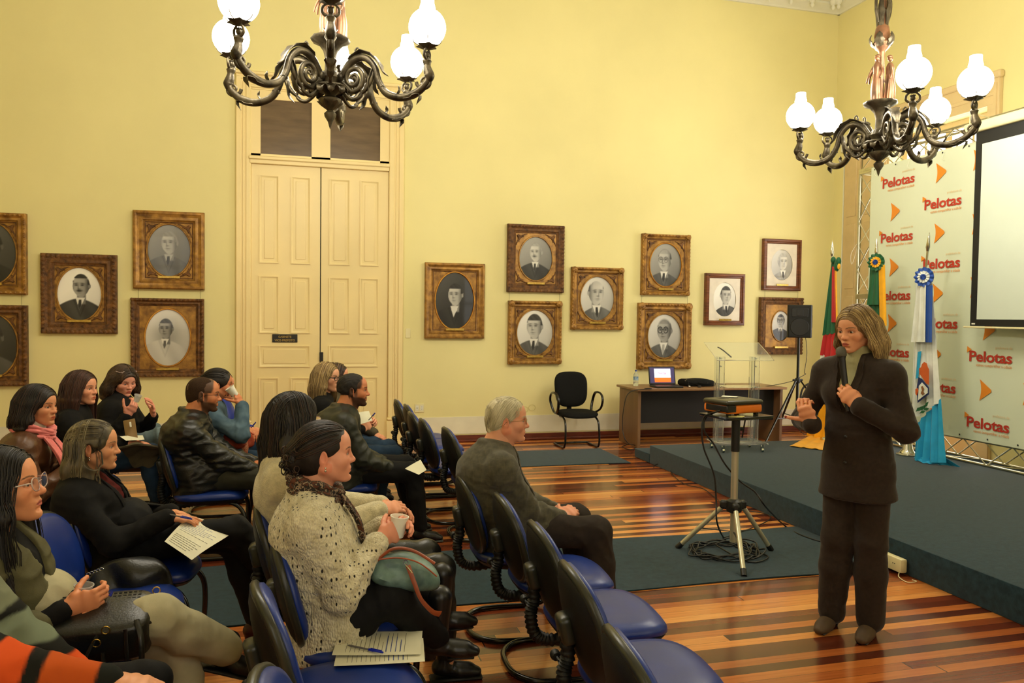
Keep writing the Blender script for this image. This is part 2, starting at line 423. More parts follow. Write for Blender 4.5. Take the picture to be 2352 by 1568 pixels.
def text_mb(txt, size, bold=0.0, width=None, depth=0.0, shear=0.0, spacing=1.0):
    key = (txt, size, bold, spacing)
    if key not in _fontcache:
        cu = bpy.data.curves.new('t', 'FONT'); cu.body = txt; cu.size = size; cu.offset = bold; cu.extrude = 0.0; cu.space_character = spacing; cu.resolution_u = 3
        ob = bpy.data.objects.new('t', cu); COL.objects.link(ob); bpy.context.view_layer.update()
        dg = bpy.context.evaluated_depsgraph_get(); me = bpy.data.meshes.new_from_object(ob.evaluated_get(dg))
        _fontcache[key] = ([v.co.copy() for v in me.vertices], [list(p.vertices) for p in me.polygons])
        bpy.data.objects.remove(ob); bpy.data.meshes.remove(me)
    vs, fs = _fontcache[key]; x0 = min(v.x for v in vs); x1 = max(v.x for v in vs); sc = 1.0 if width is None else width/(x1-x0)
    return [V((v.x-x0)*sc, v.y, 0) for v in vs], fs, (x1-x0)*sc
def put_text(m, txt, org, ux, uy, size, width=None, bold=0.0, spacing=1.0, center=False):
    vs, fs, w = text_mb(txt, size, bold, width, spacing=spacing); ux, uy = Vector(ux), Vector(uy); org = Vector(org)
    if center: org = org-ux*(w/2)
    m._add([org+ux*v.x+uy*v.y for v in vs], fs)
m = MB(); 
put_text(m, 'GABINETE', (-.22, YW-.0435, 1.318), (1, 0, 0), (0, 0, 1), .034, .15, .0008, center=True)
put_text(m, 'VICE-PREFEITO', (-.22, YW-.0435, 1.275), (1, 0, 0), (0, 0, 1), .034, .235, .0008, center=True)
o = m.build('plate_lettering', pm('worn_gilt_letters', srgb(170, 140, 60), .4), pl, smooth=0)
# ---------------------------------------------------------------- window of the right wall
win = struct(empty('window_1', (XW, 7.76, 0)))
def wpart(name, mb, mat, **k):
    o = mb.build(name, mat, win, **k); o.matrix_parent_inverse = Matrix.Translation((-XW, -7.76, 0)); return o
m = MB()
M_wtrim = pm('faded_pink_cream_paint', srgb(226, 200, 150), .5, var=.06, vs=1.5)
for a, b in ((WY0-.16, WY0), (WY1, WY1+.16)):
    m.bb((XW-.05, a, 0), (XW, b, 4.3), bev=.006); m.bb((XW-.065, a+.03, .3), (XW-.045, b-.09, 4.25), bev=.005)
m.bb((XW-.052, WY0-.158, WZ1), (XW-.002, WY1+.158, 4.33), bev=.006); m.bb((XW-.08, WY0-.18, 4.30), (XW, WY1+.18, 4.38), bev=.015); m.bb((XW-.065, WY0-.1, 4.12), (XW-.045, WY1+.1, 4.16), bev=.005)
wpart('casing', m, M_wtrim)
m = MB(); X0 = XW+.16
m.bb((X0+.003, WY0, 3.0), (X0+.047, WY1, 3.1)); m.bb((X0+.002, WY0, 3.92), (X0+.048, WY1, WZ1-.002)); m.bb((X0+.001, WY0, 0.01), (X0+.049, WY1, .3))
for y in (WY0, WY0+.68, WY1-.08): m.bb((X0, y, 0), (X0+.05, y+.10, WZ1))
for y in (WY0+.36, WY1-.4): m.bb((X0+.005, y, 0.02), (X0+.032, y+.03, WZ1-.004))
for z in (.9, 1.6, 2.3): m.bb((X0+.008, WY0, z), (X0+.034, WY1, z+.03))
wpart('window_frame', m, M_wtrim)
m = MB(); m.bb((X0+.02, WY0, 0.3), (X0+.028, WY1, WZ1)); wpart('window_pane', m, emis('overcast_sky_pane', (1.0, 0.98, 0.98), 5.0))
m = MB()   # folded interior shutters on the left of the opening
for (y0, y1, xx) in ((WY1+.17, WY1+.50, XW-.04), (WY1+.53, WY1+.84, XW-.06)):
    m.bb((xx, y0, .05), (xx+.03, y1, 4.0), bev=.004)
    for z0, z1 in ((.15, .95), (1.05, 1.95), (2.05, 2.95), (3.05, 3.9)):
        R = Matrix.Identity(3); m.bb((xx-.008, y0+.06, z0), (xx+.01, y1-.06, z1), bev=.006)
wpart('shutter', m, pm('dull_pink_beige_paint', srgb(216, 190, 140), .5, var=.06))
# cable conduit and junction box in the corner
p1, p2 = atX(1913, 290, XW-.02), atX(1905, 640, XW-.02)
m = MB(); yc = YW-.22
m.bb((XW-.02, yc-.012, .1), (XW, yc+.012, 4.02), bev=.003); o = m.build('cable_conduit', M_white); tag(o, 'white plastic cable conduit running up the corner of the room', 'conduit')
m = MB(); m.bb((XW-.05, yc-.11, 3.98), (XW, yc+.04, 4.22), bev=.01); m.bb((XW-.056, yc-.1, 3.99), (XW-.05, yc+.03, 4.21), bev=.004); o = m.build('junction_box', M_white); tag(o, 'small pale junction box on top of the corner conduit', 'junction box')
# wall plates
M_plate = pm('ivory_plastic', srgb(236, 226, 176), .4, var=.03)
p = atY(937, 765); m = MB(); m.bb((p.x-.03, YW-.008, p.z-.06), (p.x+.03, YW, p.z+.06), bev=.003); o = m.build('switch_plate', M_plate); tag(o, 'blank ivory wall plate between the door and the nearest portrait', 'wall plate')
p = atY(963, 937); m = MB(); m.bb((p.x-.06, YW-.01, p.z-.055), (p.x+.06, YW, p.z+.055), bev=.004); rt = m.build('wall_socket', M_plate); tag(rt, 'ivory double wall socket low on the wall right of the door', 'socket')
m = MB()
for dx in (-.028, .03): m.bb((p.x+dx-.02, YW-.0125, p.z-.03), (p.x+dx+.02, YW-.0095, p.z+.035), bev=.002)
m.build('socket_insert', M_white, rt)
m = MB()
for dx, dz in ((-.035, .005), (-.028, -.004), (-.021, .005), (.03, .015), (.03, -.012)): m.lathe([(.0001, YW-.0135), (.003, YW-.0135), (.003, YW-.012)], (p.x+dx, 0, p.z+dz), 8, axis='Y')
M_black = pm('black_plastic', srgb(22, 22, 20), .45, var=.1)
m2 = MB()
for dx, dz in ((-.035, .005), (-.028, -.004), (-.021, .005), (.03, .015), (.03, -.012)): m2.bb((p.x+dx-.003, YW-.0135, p.z+dz-.003), (p.x+dx+.003, YW-.012, p.z+dz+.003))
m2.build('socket_hole', M_black, rt)
# ---------------------------------------------------------------- stage, step, carpet runners
M_stage = pm('blue_grey_felt_carpet', srgb(36, 62, 74), .95, var=.22, vs=30, bump=.9, bs=420, spec=.1, sheen=.25, bdist=.003, detail=6)
m = MB(); m.bb((3.71, -0.6, 0), (XW-.62, 7.82, .2), bev=.008, seg=2); o = m.build('stage_platform', M_stage); tag(o, 'low stage platform covered in blue-grey carpet', 'stage')
m = MB(); m.bb((3.71, 7.822, 0), (5.2, 8.22, .10), bev=.006); o = m.build('stage_step', M_stage); tag(o, 'short carpeted step down at the far end of the low stage', 'step')
def runner(name, x0, x1, y0, y1, label):
    G = []
    for i in range(41):
        r = []
        for j in range(9):
            x = x0+(x1-x0)*i/40; y = y0+(y1-y0)*j/8
            e = .012*math.sin(x*3.1+j) * (1 if j in (0, 8) else 0)
            r.append(V(x, y+e, .0065+.0015*math.sin(x*5+y*3)))
        G.append(r)
    m = MB(); m.sheet(G, .007); o = m.build(name, M_stage); tag(o, label, 'carpet'); return o
runner('carpet_runner', -4.4, 3.705, 4.16, 5.15, 'blue-grey carpet runner crossing the floor under the projector stand')
runner('carpet_runner', 0.2, 3.5, 7.86, 8.78, 'blue-grey carpet runner along the wall, ending at the stage step')
# ================================================================ PORTRAITS
M_gilt = pm('aged_gilt_wood', srgb(184, 136, 60), .38, metal=.35, var=.35, vs=14, col2=srgb(108, 72, 30), bump=.5, bs=110, bdist=.004, rvar=.12, detail=7)
M_gilt_dark = pm('dark_gilt_gesso', srgb(132, 88, 40), .45, metal=.2, var=.3, vs=20, col2=srgb(66, 40, 18), bump=.9, bs=150, bdist=.006, detail=8)
M_gilt_bright = pm('bright_gilt_moulding', srgb(206, 150, 58), .3, metal=.5, var=.25, vs=10, col2=srgb(150, 88, 30), bump=.3, bs=90)
M_wood_fr = pm('walnut_frame_wood', srgb(132, 74, 34), .35, var=.3, vs=8, stretch=(1, 1, 6), col2=srgb(84, 42, 18))
M_brass = pm('brass_plaque', srgb(206, 176, 88), .3, metal=.6, var=.15, vs=30, col2=srgb(170, 132, 56))
M_mat = pm('foxed_white_mount', srgb(236, 226, 206), .7, var=.06, vs=9)
M_print = bpy.data.materials.new('portrait_print'); M_print.use_nodes = True
_nt = M_print.node_tree; _a = _nt.nodes.new('ShaderNodeAttribute'); _a.attribute_name = 'Col'
_nt.links.new(_a.outputs['Color'], _nt.nodes['Principled BSDF'].inputs['Base Color']); _nt.nodes['Principled BSDF'].inputs['Roughness'].default_value = .5
_nt.nodes['Principled BSDF'].inputs['Coat Weight'].default_value = .35; _nt.nodes['Principled BSDF'].inputs['Coat Roughness'].default_value = .04
def sst(a, b, x):
    t = np.clip((x-a)/(b-a), 0, 1); return t*t*(3-2*t)
def bust(u, v, P):
    """printed black and white portrait: u,v in [-1,1] over the oval; returns grey level 0..1"""
    bg = P.get('bg', .6); g = bg + .10*v - .08*u*P.get('side', 1) + P.get('vig', 0)*np.exp(-((u-P['x'])**2+(v-.1)**2)/.35)
    hx, hy, hs, dr = P['x'], P['y']-.05, P['s']*1.25, P.get('turn', -1)      # head centre, half height, facing
    # shoulders and suit
    sh = hy-1.10*hs - .34*np.abs(u-hx-.1*dr)**1.7*1.3
    body = sst(-.03, .03, sh-v); suit = P.get('suit', .16)+.03*np.sin(u*9+v*5)+.05*(u-hx)*dr
    g = g*(1-body)+suit*body
    # neck
    nk = sst(.03, -.03, np.abs(u-hx+.02*dr)-.40*hs)*sst(-.02, .02, hy-.5*hs-v)*sst(-.04, .04, v-(hy-1.6*hs)); sk = P.get('skin', .68)
    g = g*(1-nk)+sk*.72*nk
    # shirt V and collar
    dv = (hy-1.10*hs-v); wv = .40*hs-.40*dv
    vv = sst(-.015, .015, wv-np.abs(u-hx-.03*dr-.08*dv*dr))*sst(0, .03, dv+.12*hs); g = g*(1-vv)+P.get('shirt', .85)*vv
    # lapels
    lp = sst(.03, 0, np.abs(np.abs(u-hx-.03*dr)-wv-.10)-.012)*body*sst(0, .05, dv)*.05; g = g-lp
    # tie
    if P.get('bow'): tie = sst(.02, -.01, np.hypot((u-hx-.03*dr)/1.6, (dv-.10))-.07)
    else: tie = sst(.015, -.015, np.abs(u-hx-.03*dr-.08*dv*dr)-(.10*hs+.10*np.clip(dv, 0, .5)))*sst(.02, .06, dv)*vv
    g = g*(1-tie)+P.get('tie', .12)*tie
    # head
    x = (u-hx)/(.76*hs); y = (v-hy)/hs
    jaw = np.where(y < 0, 1-.28*y*y-.10*y**4, 1.0)
    r = np.hypot(x/jaw, y*.98); head = sst(1.03, .96, r)
    f = sk + .06*np.clip(-x*dr, -1, 1)*-1 - .22*sst(.45, 1.05, np.abs(x-.18*dr)) + .05*np.exp(-((y-.5)**2)/.06)
    xs = x-.20*dr
    for e in (-1, 1):
        f = f - .34*np.exp(-(((xs-e*.36)/.17)**2+((y-.10)/.055)**2)) - .16*np.exp(-(((xs-e*.37)/.26)**2+((y-.16)/.14)**2))
        f = f - .34*np.exp(-(((xs-e*.38)/.24)**2+((y-.27+.1*(np.abs(xs)-.3))/.035)**2))
    f = f - .16*np.exp(-(((xs-.12*dr)/.09)**2+((y+.16)/.26)**2)) - .26*np.exp(-((xs/.18)**2+((y+.24)/.045)**2)) + .06*np.exp(-(((xs+.03*dr)/.05)**2+((y+.02)/.2)**2))
    f = f - .34*np.exp(-((xs/.27)**2+((y+.48)/.032)**2)) - .12*np.exp(-((xs/.22)**2+((y+.60)/.04)**2))
    if P.get('mous'): f = f - .5*np.exp(-((xs/.33)**2+((y+.38)/.07)**2))
    if P.get('glas'):
        for e in (-1, 1): f = f - P['glas']*np.exp(-((np.hypot((xs-e*.40)/1.1, y-.10)-.27)/.045)**2)
        f = f - P['glas']*np.exp(-((y-.15)/.03)**2)*(np.abs(xs) < .14)
    g = g*(1-head)+f*head
    ear = sst(1.1, .85, np.hypot((x+dr*1.03)/.14, (y-.02)/.24)); g = g*(1-ear)+(sk-.12)*ear
    # hair
    hl = P.get('hl', .62); hair = sst(-.04, .04, y-hl+.25*(x*dr*-1)**2*0)*sst(1.13, 1.03, np.hypot(x, y*.97))
    side = sst(1.13, 1.03, np.hypot(x, y*.97))*sst(.72, .84, -x*dr)*sst(-.05, .1, y-.12)
    side2 = sst(1.10, 1.0, np.hypot(x, y*.97))*sst(.84, .92, x*dr)*sst(.1, .25, y-.2)
    hr = np.clip(np.maximum(np.maximum(hair*(1-P.get('bald', 0)), side), side2), 0, 1); g = g*(1-hr)+(P.get('hair', .14)+.025*np.sin(x*9+y*12))*hr
    return np.clip(g*P.get('gain', 1)+P.get('fog', 0), .015, .97)
def portrait(x0, y0, x1, y1, P, style, ov, label, plaque=True):
    """outer pixel box of the front face, thickness d; ov: oval radii (fractions of width, height)"""
    th = .055
    a = atY(x0, (y0+y1)/2, YW-th); b = atY(x1, (y0+y1)/2, YW-th); t = atY((x0+x1)/2, y0, YW-th); c = atY((x0+x1)/2, y1, YW-th)
    w, h = b.x-a.x, t.z-c.z; cx, cz = (a.x+b.x)/2, (t.z+c.z)/2
    root = empty('framed_portrait', (cx, YW, cz)); tag(root, label, 'portrait', 'framed portraits hung on the yellow wall')
    Mloc = Matrix.Identity(4)
    bw = P.get('bw', .16)*w
    outer = {'gold': M_gilt, 'ornate': M_gilt_dark, 'wood': M_wood_fr, 'plain': M_gilt}[style]
    # moulding
    prof = [(0, -th), (0, 0.0), (.10, .012), (.25, .014), (.40, .004), (.55, -.004), (.72, .002), (.82, .0), (.9, -.012), (1, -.016)]
    if style == 'wood': prof = [(0, -th), (0, -.004), (.15, .008), (.5, .010), (.62, -.006), (.8, -.002), (1, -.02)]
    rings = []
    for f, q in prof:
        i = f*bw; yy = -th-q if q > -th else 0.0
        rings.append([V(-w/2+i, yy, -h/2+i), V(w/2-i, yy, -h/2+i), V(w/2-i, yy, h/2-i), V(-w/2+i, yy, h/2-i)])
    m = MB(); vs = [p for r in rings for p in r]; fs = []
    for i in range(len(rings)-1):
        for k in range(4): fs.append([i*4+k, i*4+(k+1) % 4, (i+1)*4+(k+1) % 4, (i+1)*4+k])
    m._add(vs, fs)
    if style in ('ornate', 'gold'):   # carved leaf beads along the rail
        n = max(6, int(h/.045)); rr = bw*(.20 if style == 'ornate' else .13); off = bw*.2
        for s in (-1, 1):
            for k in range(n):
                z = -h/2+off+(h-2*off)*k/(n-1); m.ball((s*(w/2-off), -th-.013, z), (rr, .006, (h/n)*.42), 6, 4, Matrix.Rotation(.5*s, 3, 'Y'))
            n2 = max(6, int(w/.045))
            for k in range(n2):
                x = -w/2+off+(w-2*off)*k/(n2-1); m.ball((x, -th-.013, s*(h/2-off)), ((w/n2)*.42, .006, rr), 6, 4, Matrix.Rotation(.5*s, 3, 'Y'))
    fr = m.build('frame', outer, root, smooth=35)
    if P.get('corner'):   # raised shell corners
        for sx in (-1, 1):
            for sz in (-1, 1):
                m = MB(); q = bw*.55
                m.ball((sx*(w/2-q*.8), -th-.01, sz*(h/2-q*.8)), (q*.95, .018, q*.95), 10, 6)
                for k in range(5):
                    an = PI*.25+(k-2)*.5
                    m.ball((sx*(w/2-q-math.cos(an)*q*-.25), -th-.022, sz*(h/2-q+math.sin(an)*q*.25)), (q*.2, .012, q*.2), 8, 5)
                    m.ball((sx*(w/2-q*(.5+.5*k)), -th-.012, sz*(h/2-q*.5)), (q*.32, .012, q*.2), 8, 4)
                    m.ball((sx*(w/2-q*.5), -th-.012, sz*(h/2-q*(.5+.5*k))), (q*.2, .012, q*.32), 8, 4)
                m.build('corner_ornament', M_gilt, root)
    iw, ih = w-2*bw, h-2*bw
    ra, rb = ov[0]*w/2, ov[1]*h/2; oz = P.get('oz', 0)*h
    # spandrel plate with an oval hole
    K = 48; m = MB(); yy = -th+.020
    def rectpt(q):
        cx_, sz_ = math.cos(q), math.sin(q); s = min((iw/2+.004)/max(abs(cx_), 1e-6), (ih/2+.004)/max(abs(sz_), 1e-6)); return V(cx_*s, yy, sz_*s)
    angs = sorted(set([2*PI*k/K for k in range(K)]+[math.atan2(sz*(ih/2), sx*(iw/2)) % (2*PI) for sx in (-1, 1) for sz in (-1, 1)]))
    R0 = [rectpt(q) for q in angs]; R1 = [V(math.cos(q)*(ra+.006), yy, oz+math.sin(q)*(rb+.006)) for q in angs]
    n = len(angs); m._add(R0+R1, [[k, (k+1) % n, n+(k+1) % n, n+k] for k in range(n)])
    m.build('spandrel', M_mat if style == 'wood' else M_gilt, root, smooth=0)
    if style != 'wood':
        m = MB(); ringframe(m, -iw/2, iw/2, -ih/2, ih/2, .012, yy, .006)
        if P.get('orn', 1):
            rnd = random.Random(int(x0))
            for sx in (-1, 1):
                for sz in (-1, 1):
                    ex, ez = sx*(iw/2-.04*w), sz*(ih/2-.04*h)
                    for (l1, l2) in ((.17, .0), (.0, .17), (.11, .05), (.05, .11)):
                        pts = []
                        for k in range(9):
                            f = k/8; curl = math.sin(f*PI*1.6)*.022*w
                            pts.append((ex-sx*(l1*w*f+curl*(l2 > l1)+.004), yy-.006, ez-sz*(l2*w*f+curl*(l1 >= l2)+.004)))
                        m.tube(pts, [.010*w*2, .012*w, .006*w], 6)
                    m.ball((ex-sx*.03*w, yy-.008, ez-sz*.03*w), (.028*w, .008, .028*w), 8, 6)
        m.build('spandrel_ornament', M_gilt_dark, root)
        rim = [V(math.cos(2*PI*k/48)*(ra+.008), yy-.004, oz+math.sin(2*PI*k/48)*(rb+.008)) for k in range(48)]
        m = MB(); m.tube(rim, .010 if style != 'wood' else .005, 6, closed=True); m.build('oval_rim', M_gilt_bright if P.get('brim') else M_gilt, root)
    # print
    nu, nv = 72, 90; U, Vv = np.meshgrid(np.linspace(-1, 1, nu), np.linspace(-1, 1, nv)); rr = np.sqrt(U*U+Vv*Vv)
    g = bust(U*ra/rb*1.12, Vv, P); tint = np.array(P.get('tint', (1.0, .97, .86)))
    cols = (g.ravel()[:, None]**2.0)*tint
    verts = np.stack([U.ravel()*ra, np.full(U.size, yy+.006), oz+Vv.ravel()*rb], 1)
    idx = np.arange(nu*nv).reshape(nv, nu); keep = (rr[:-1, :-1] < 1.06)
    F = np.stack([idx[:-1, :-1], idx[:-1, 1:], idx[1:, 1:], idx[1:, :-1]], -1)[keep]
    np_mesh('portrait_print', verts, F, M_print, root, cols=cols)
    if plaque:
        m = MB(); pz = -h/2+bw*P.get('pq', 1.15); m.bb((-.155*w, -th-.012, pz-.014), (.155*w, -th-.002 if style == 'wood' else -th+.02, pz+.014), bev=.002)
        pl_ = m.build('brass_plaque', M_brass, root)
    return root
P0 = dict(x=0, y=.28, s=.36)
def PP(**k): d = dict(P0); d.update(k); return d
portrait(-106, 487, 60, 675, PP(bg=.30, gain=.8, suit=.12, skin=.5, corner=0, bw=.14), 'gold', (.70, .75), 'gilt framed dark portrait cut by the left edge of the photo, upper of two', True)
portrait(-108, 700, 62, 887, PP(bg=.22, gain=.8, suit=.35, skin=.5, bw=.14), 'ornate', (.72, .78), 'gilt framed dark portrait cut by the left edge of the photo, lower of two', True)
portrait(93, 583, 268, 766, PP(bg=.92, y=.34, s=.34, x=.05, skin=.55, suit=.17, hair=.12, mous=1, hl=.72, turn=-1), 'ornate', (.58, .66), 'gilt portrait of a moustached man in dark suit on a white ground')
portrait(305, 485, 469, 664, PP(bg=.40, fog=.06, gain=.9, skin=.62, suit=.28, hair=.5, shirt=.62, y=.33, x=.0, s=.34), 'plain', (.60, .66), 'smooth gilt frame with a faded grey portrait, above another left of the door')
portrait(300, 685, 468, 865, PP(bg=.80, vig=-.25, skin=.52, suit=.72, hair=.22, tie=.3, x=-.08, y=.35, s=.27, corner=0, orn=0, brim=1, bw=.10), 'ornate', (.61, .72), 'brown carved frame with portrait of a man in a pale suit, left of the door')
portrait(976, 604, 1113, 777, PP(bg=.12, skin=.66, suit=.07, hair=.1, shirt=.8, tie=.8, bow=1, x=.02, y=.25, s=.30, brim=1, orn=.0, bw=.13), 'plain', (.64, .75), 'gilt portrait of a man in evening dress on black, first right of the door')
portrait(1166, 516, 1296, 671, PP(bg=.50, skin=.72, suit=.13, hair=.55, mous=.5, bald=.3, x=.0, y=.33, s=.34, hl=.7, bw=.13), 'ornate', (.58, .64), 'carved brown frame, grey-haired man with moustache, lamp glare at its top')
portrait(1168, 691, 1290, 836, PP(bg=.80, skin=.68, suit=.28, hair=.17, x=-.02, y=.30, s=.42, hl=.55, corner=1, bw=.12), 'gold', (.67, .71), 'gilt portrait of a dark-haired young man, below the one with lamp glare')
portrait(1313, 614, 1432, 757, PP(bg=.74, skin=.70, suit=.34, hair=.3, bald=1, x=-.05, y=.30, s=.44, turn=1, corner=1, bw=.11), 'gold', (.64, .70), 'gilt portrait of a bald broad-faced man, hanging alone between two pairs')
portrait(1475, 538, 1585, 678, PP(bg=.50, skin=.64, suit=.27, hair=.25, bald=.8, glas=.18, x=-.05, y=.25, s=.40, corner=1, bw=.10, brim=1), 'gold', (.65, .70), 'bright gilt portrait of a balding man in thin spectacles, above another frame')
portrait(1466, 696, 1588, 847, PP(bg=.72, skin=.55, suit=.3, hair=.3, bald=.7, glas=.45, x=.0, y=.28, s=.42, corner=1, bw=.13, tie=.6), 'gold', (.62, .66), 'large gilt portrait of a man in round dark spectacles above the laptop')
portrait(1621, 628, 1711, 747, PP(bg=.90, skin=.72, suit=.25, hair=.2, x=.1, y=.28, s=.42, turn=1, bw=.11), 'wood', (.56, .64), 'narrow walnut frame, white mount with a man in dark suit, above the lectern')
portrait(1754, 549, 1841, 667, PP(bg=.62, skin=.72, suit=.5, hair=.6, fog=.08, x=.1, y=.25, s=.44, turn=1, bw=.11), 'wood', (.54, .58), 'walnut frame with white mount and very faded portrait, highest near the corner')
portrait(1746, 683, 1844, 814, PP(bg=.72, skin=.62, suit=.12, hair=.12, glas=.5, x=.0, y=.38, s=.34, turn=-1, orn=0, bw=.13), 'ornate', (.42, .52), 'brown frame with small oval portrait, half hidden by the loudspeaker')
# hanging wires between stacked pairs
def wire(x, ya, yb):
    a, b = atY(x, ya, YW-.02), atY(x, yb, YW-.02); m = MB(); m.bar(a, (a.x, a.y, b.z), .0015, 5); return m.build('picture_wire', M_black)
for x, ya, yb, l in ((50, 675, 700, 'thin wire joining the two frames at the left edge of the photo'), (318, 663, 686, 'left wire joining the two frames left of the door'), (460, 663, 686, 'right wire joining the two frames left of the door'), (1170, 671, 692, 'left wire between the glare portrait and the young man below'), (1285, 672, 693, 'right wire between the glare portrait and the young man below'), (1474, 678, 697, 'left wire between the two spectacled portraits'), (1579, 680, 698, 'right wire between the two spectacled portraits'), (1757, 667, 684, 'left wire between the two frames nearest the corner'), (1833, 669, 688, 'right wire between the two frames nearest the corner')):
    tag(wire(x, ya, yb), l, 'wire', 'picture wires')
# ================================================================ TRUSS, BANNER, SCREEN
M_alu = pm('dull_aluminium', srgb(196, 190, 160), .28, metal=.9, var=.1, vs=20)
TX, TY, TW = 6.44, 7.71, .21     # front plane, far post inner edge, section width
tr = empty('display_truss', (TX, 5.4, .2)); tag(tr, 'aluminium lattice truss frame carrying the white banner on stage', 'truss')
def tpart(name, m, mat=M_alu): 
    o = m.build(name, mat, tr); o.matrix_parent_inverse = Matrix.Translation((-TX, -5.4, -.2)); return o
r = .0135
def lattice(m, A, B, u, v, w, step=.27):
    """four chords from A to B offset by u*w, v*w with diagonal webs"""
    A, B, u, v = Vector(A), Vector(B), Vector(u), Vector(v); L = (B-A).length; d = (B-A).normalized()
    for p in ((0, 0), (1, 0), (0, 1), (1, 1)): m.bar(A+u*w*p[0]+v*w*p[1], B+u*w*p[0]+v*w*p[1], r, 8)
    n = max(1, int(L/step)); s = L/n
    for (o1, o2) in (((0, 0), (1, 0)), ((0, 1), (1, 1)), ((0, 0), (0, 1)), ((1, 0), (1, 1))):
        for k in range(n):
            p, q = (o1, o2) if k % 2 == 0 else (o2, o1)
            m.bar(A+d*s*k+u*w*p[0]+v*w*p[1], A+d*s*(k+1)+u*w*q[0]+v*w*q[1], .007, 6)
m = MB(); lattice(m, (TX, TY, .2), (TX, TY, 3.38), (1, 0, 0), (0, 1, 0), TW); tpart('post', m)
m = MB(); lattice(m, (TX, TY+TW, 3.39), (TX, 3.2, 3.39), (1, 0, 0), (0, 0, 1), TW); tpart('top_beam', m)
m = MB(); lattice(m, (TX, TY, .215), (TX, 3.2, .215), (1, 0, 0), (0, 0, 1), .225); tpart('bottom_beam', m)
m = MB()
for z in (.2, 1.9, 3.39, 3.6): 
    for y in (TY, TY+TW): m.bb((TX-.01, y-.01, z-.03), (TX+TW+.01, y+.01, z+.03), bev=.004)
    m.bb((TX-.012, TY-.01, z-.03), (TX+.004, TY+TW+.01, z+.03), bev=.003)
for y in (5.45, 5.53): m.bb((TX-.01, y-.008, .2), (TX+TW, y+.008, .45), bev=.003)
tpart('coupler_plate', m)
# banner
M_vinyl = pm('ivory_banner_vinyl', srgb(218, 226, 200), .42, var=.02, vs=2, bump=.15, bs=2.5, bdist=.01, spec=.4)
BX = TX-.02
by0, by1, bz0, bz1 = 3.3, 7.70, .445, 3.40
ban = empty('printed_banner', (BX, 5.5, .45)); tag(ban, 'ivory backdrop banner with repeated red lettering and orange arrowheads', 'banner')
def bpart(name, m, mat, **k):
    o = m.build(name, mat, ban, **k); o.matrix_parent_inverse = Matrix.Translation((-BX, -5.5, -.45)); return o
G = []
for i in range(61):
    rr = []
    for j in range(31):
        y = by1-(by1-by0)*i/60; z = bz0+(bz1-bz0)*j/30
        rr.append((BX-.004*math.sin(i*.9)*(1-min(1, 4*j/30*(1-j/30))), y, z))
    G.append(rr)
m = MB(); m.sheet(G, .002); bpart('banner_sheet', m, M_vinyl)
M_red = pm('red_print', srgb(190, 52, 36), .45, var=.03); M_or = pm('orange_print', srgb(232, 140, 40), .45, var=.03); M_or2 = pm('pale_orange_print', srgb(232, 200, 150), .45, var=.03)
PX_ = BX-.009
def logo(px, py, w):
    """logo whose lettering starts at pixel (px,py) baseline; w: width along the banner"""
    o = atX(px, py, PX_); U, Z = V(0, -1, 0), V(0, 0, 1); s = w
    m = MB(); put_text(m, 'Pelotas', o, U, Z, s*.30, s, .007*s, .96); a = bpart('logo_lettering', m, M_red, smooth=0)
    m = MB(); tri = [(-.055, .17), (-.055, .30), (.055, .235)]; m.prism([(p[0]*s, p[1]*s) for p in tri], o+V(-.001, 0, 0), U, Z, V(-.0015, 0, 0)); bpart('logo_triangle', m, M_or, smooth=0); m = MB()
    put_text(m, 'prefeitura de', o+U*(s*.62)+Z*(s*.27), U, Z, s*.075, s*.38); bpart('logo_overline', m, M_or2, smooth=0); m = MB(); put_text(m, 'vamos compartilhar a cidade', o+U*(s*.17)-Z*(s*.10), U, Z, s*.085, s*.83)
    bpart('logo_tagline', m, M_or, smooth=0)
def arrow(px, py, s):
    o = atX(px, py, PX_); U, Z = V(0, -1, 0), V(0, 0, 1); pts = []
    for k in range(9):
        f = k/8; pts.append((.10*math.sin(f*PI)*.9, f-.5))
    pts += [(.62, .06), (.64, 0), (.62, -.06)]
    m = MB(); m.prism([(p[0]*s, p[1]*s) for p in pts], o, U, Z, V(-.0015, 0, 0)); bpart('arrowhead', m, M_or, smooth=0)
colA = [(2024, 433), (2020, 558), (2015, 689), (2012, 815)]
wl = atX(2021, 430, PX_).y-atX(2094, 410, PX_).y
for p in colA: logo(p[0]+3, p[1], wl)
for p in ((2120, 482), (2117, 618), (2112, 752), (2108, 893)): logo(p[0]+3, p[1], wl)
for p in ((2222, 828), (2216, 978)): logo(p[0]+4, p[1], wl)
for p in ((2150, 398), (2046, 487), (2146, 536), (2043, 614), (2142, 674), (2039, 742), (2138, 812), (2035, 872), (2134, 945), (2250, 895), (2236, 368), (2233, 515), (2229, 660), (2258, 757), (2350, 905)): arrow(p[0], p[1], .21)
m = MB()
for k in range(14):
    for z in (bz0+.03, bz1-.03): m.ball((BX-.008, by1-.06-k*.33, z), (.004, .009, .009), 8, 4)
bpart('eyelet', m, M_black)
m = MB()
for (py, pz) in ((7.6, 3.40), (7.1, 3.42), (6.62, 3.42), (6.15, 3.42)):
    m.tube(spline([(BX-.01, py, bz1-.03), (BX-.03, py+.01, bz1-.09), (BX-.015, py-.01, bz1-.12)], 5), .002, 5)
p = atX(1968, 560, TX-.01); m.tube(spline([p, p+V(-.03, .06, -.12), p+V(-.01, .07, -.24), p+V(0, .03, -.15), p+V(0, 0, -.05)], 6), .002, 5)
bpart('cable_tie', m, M_white)
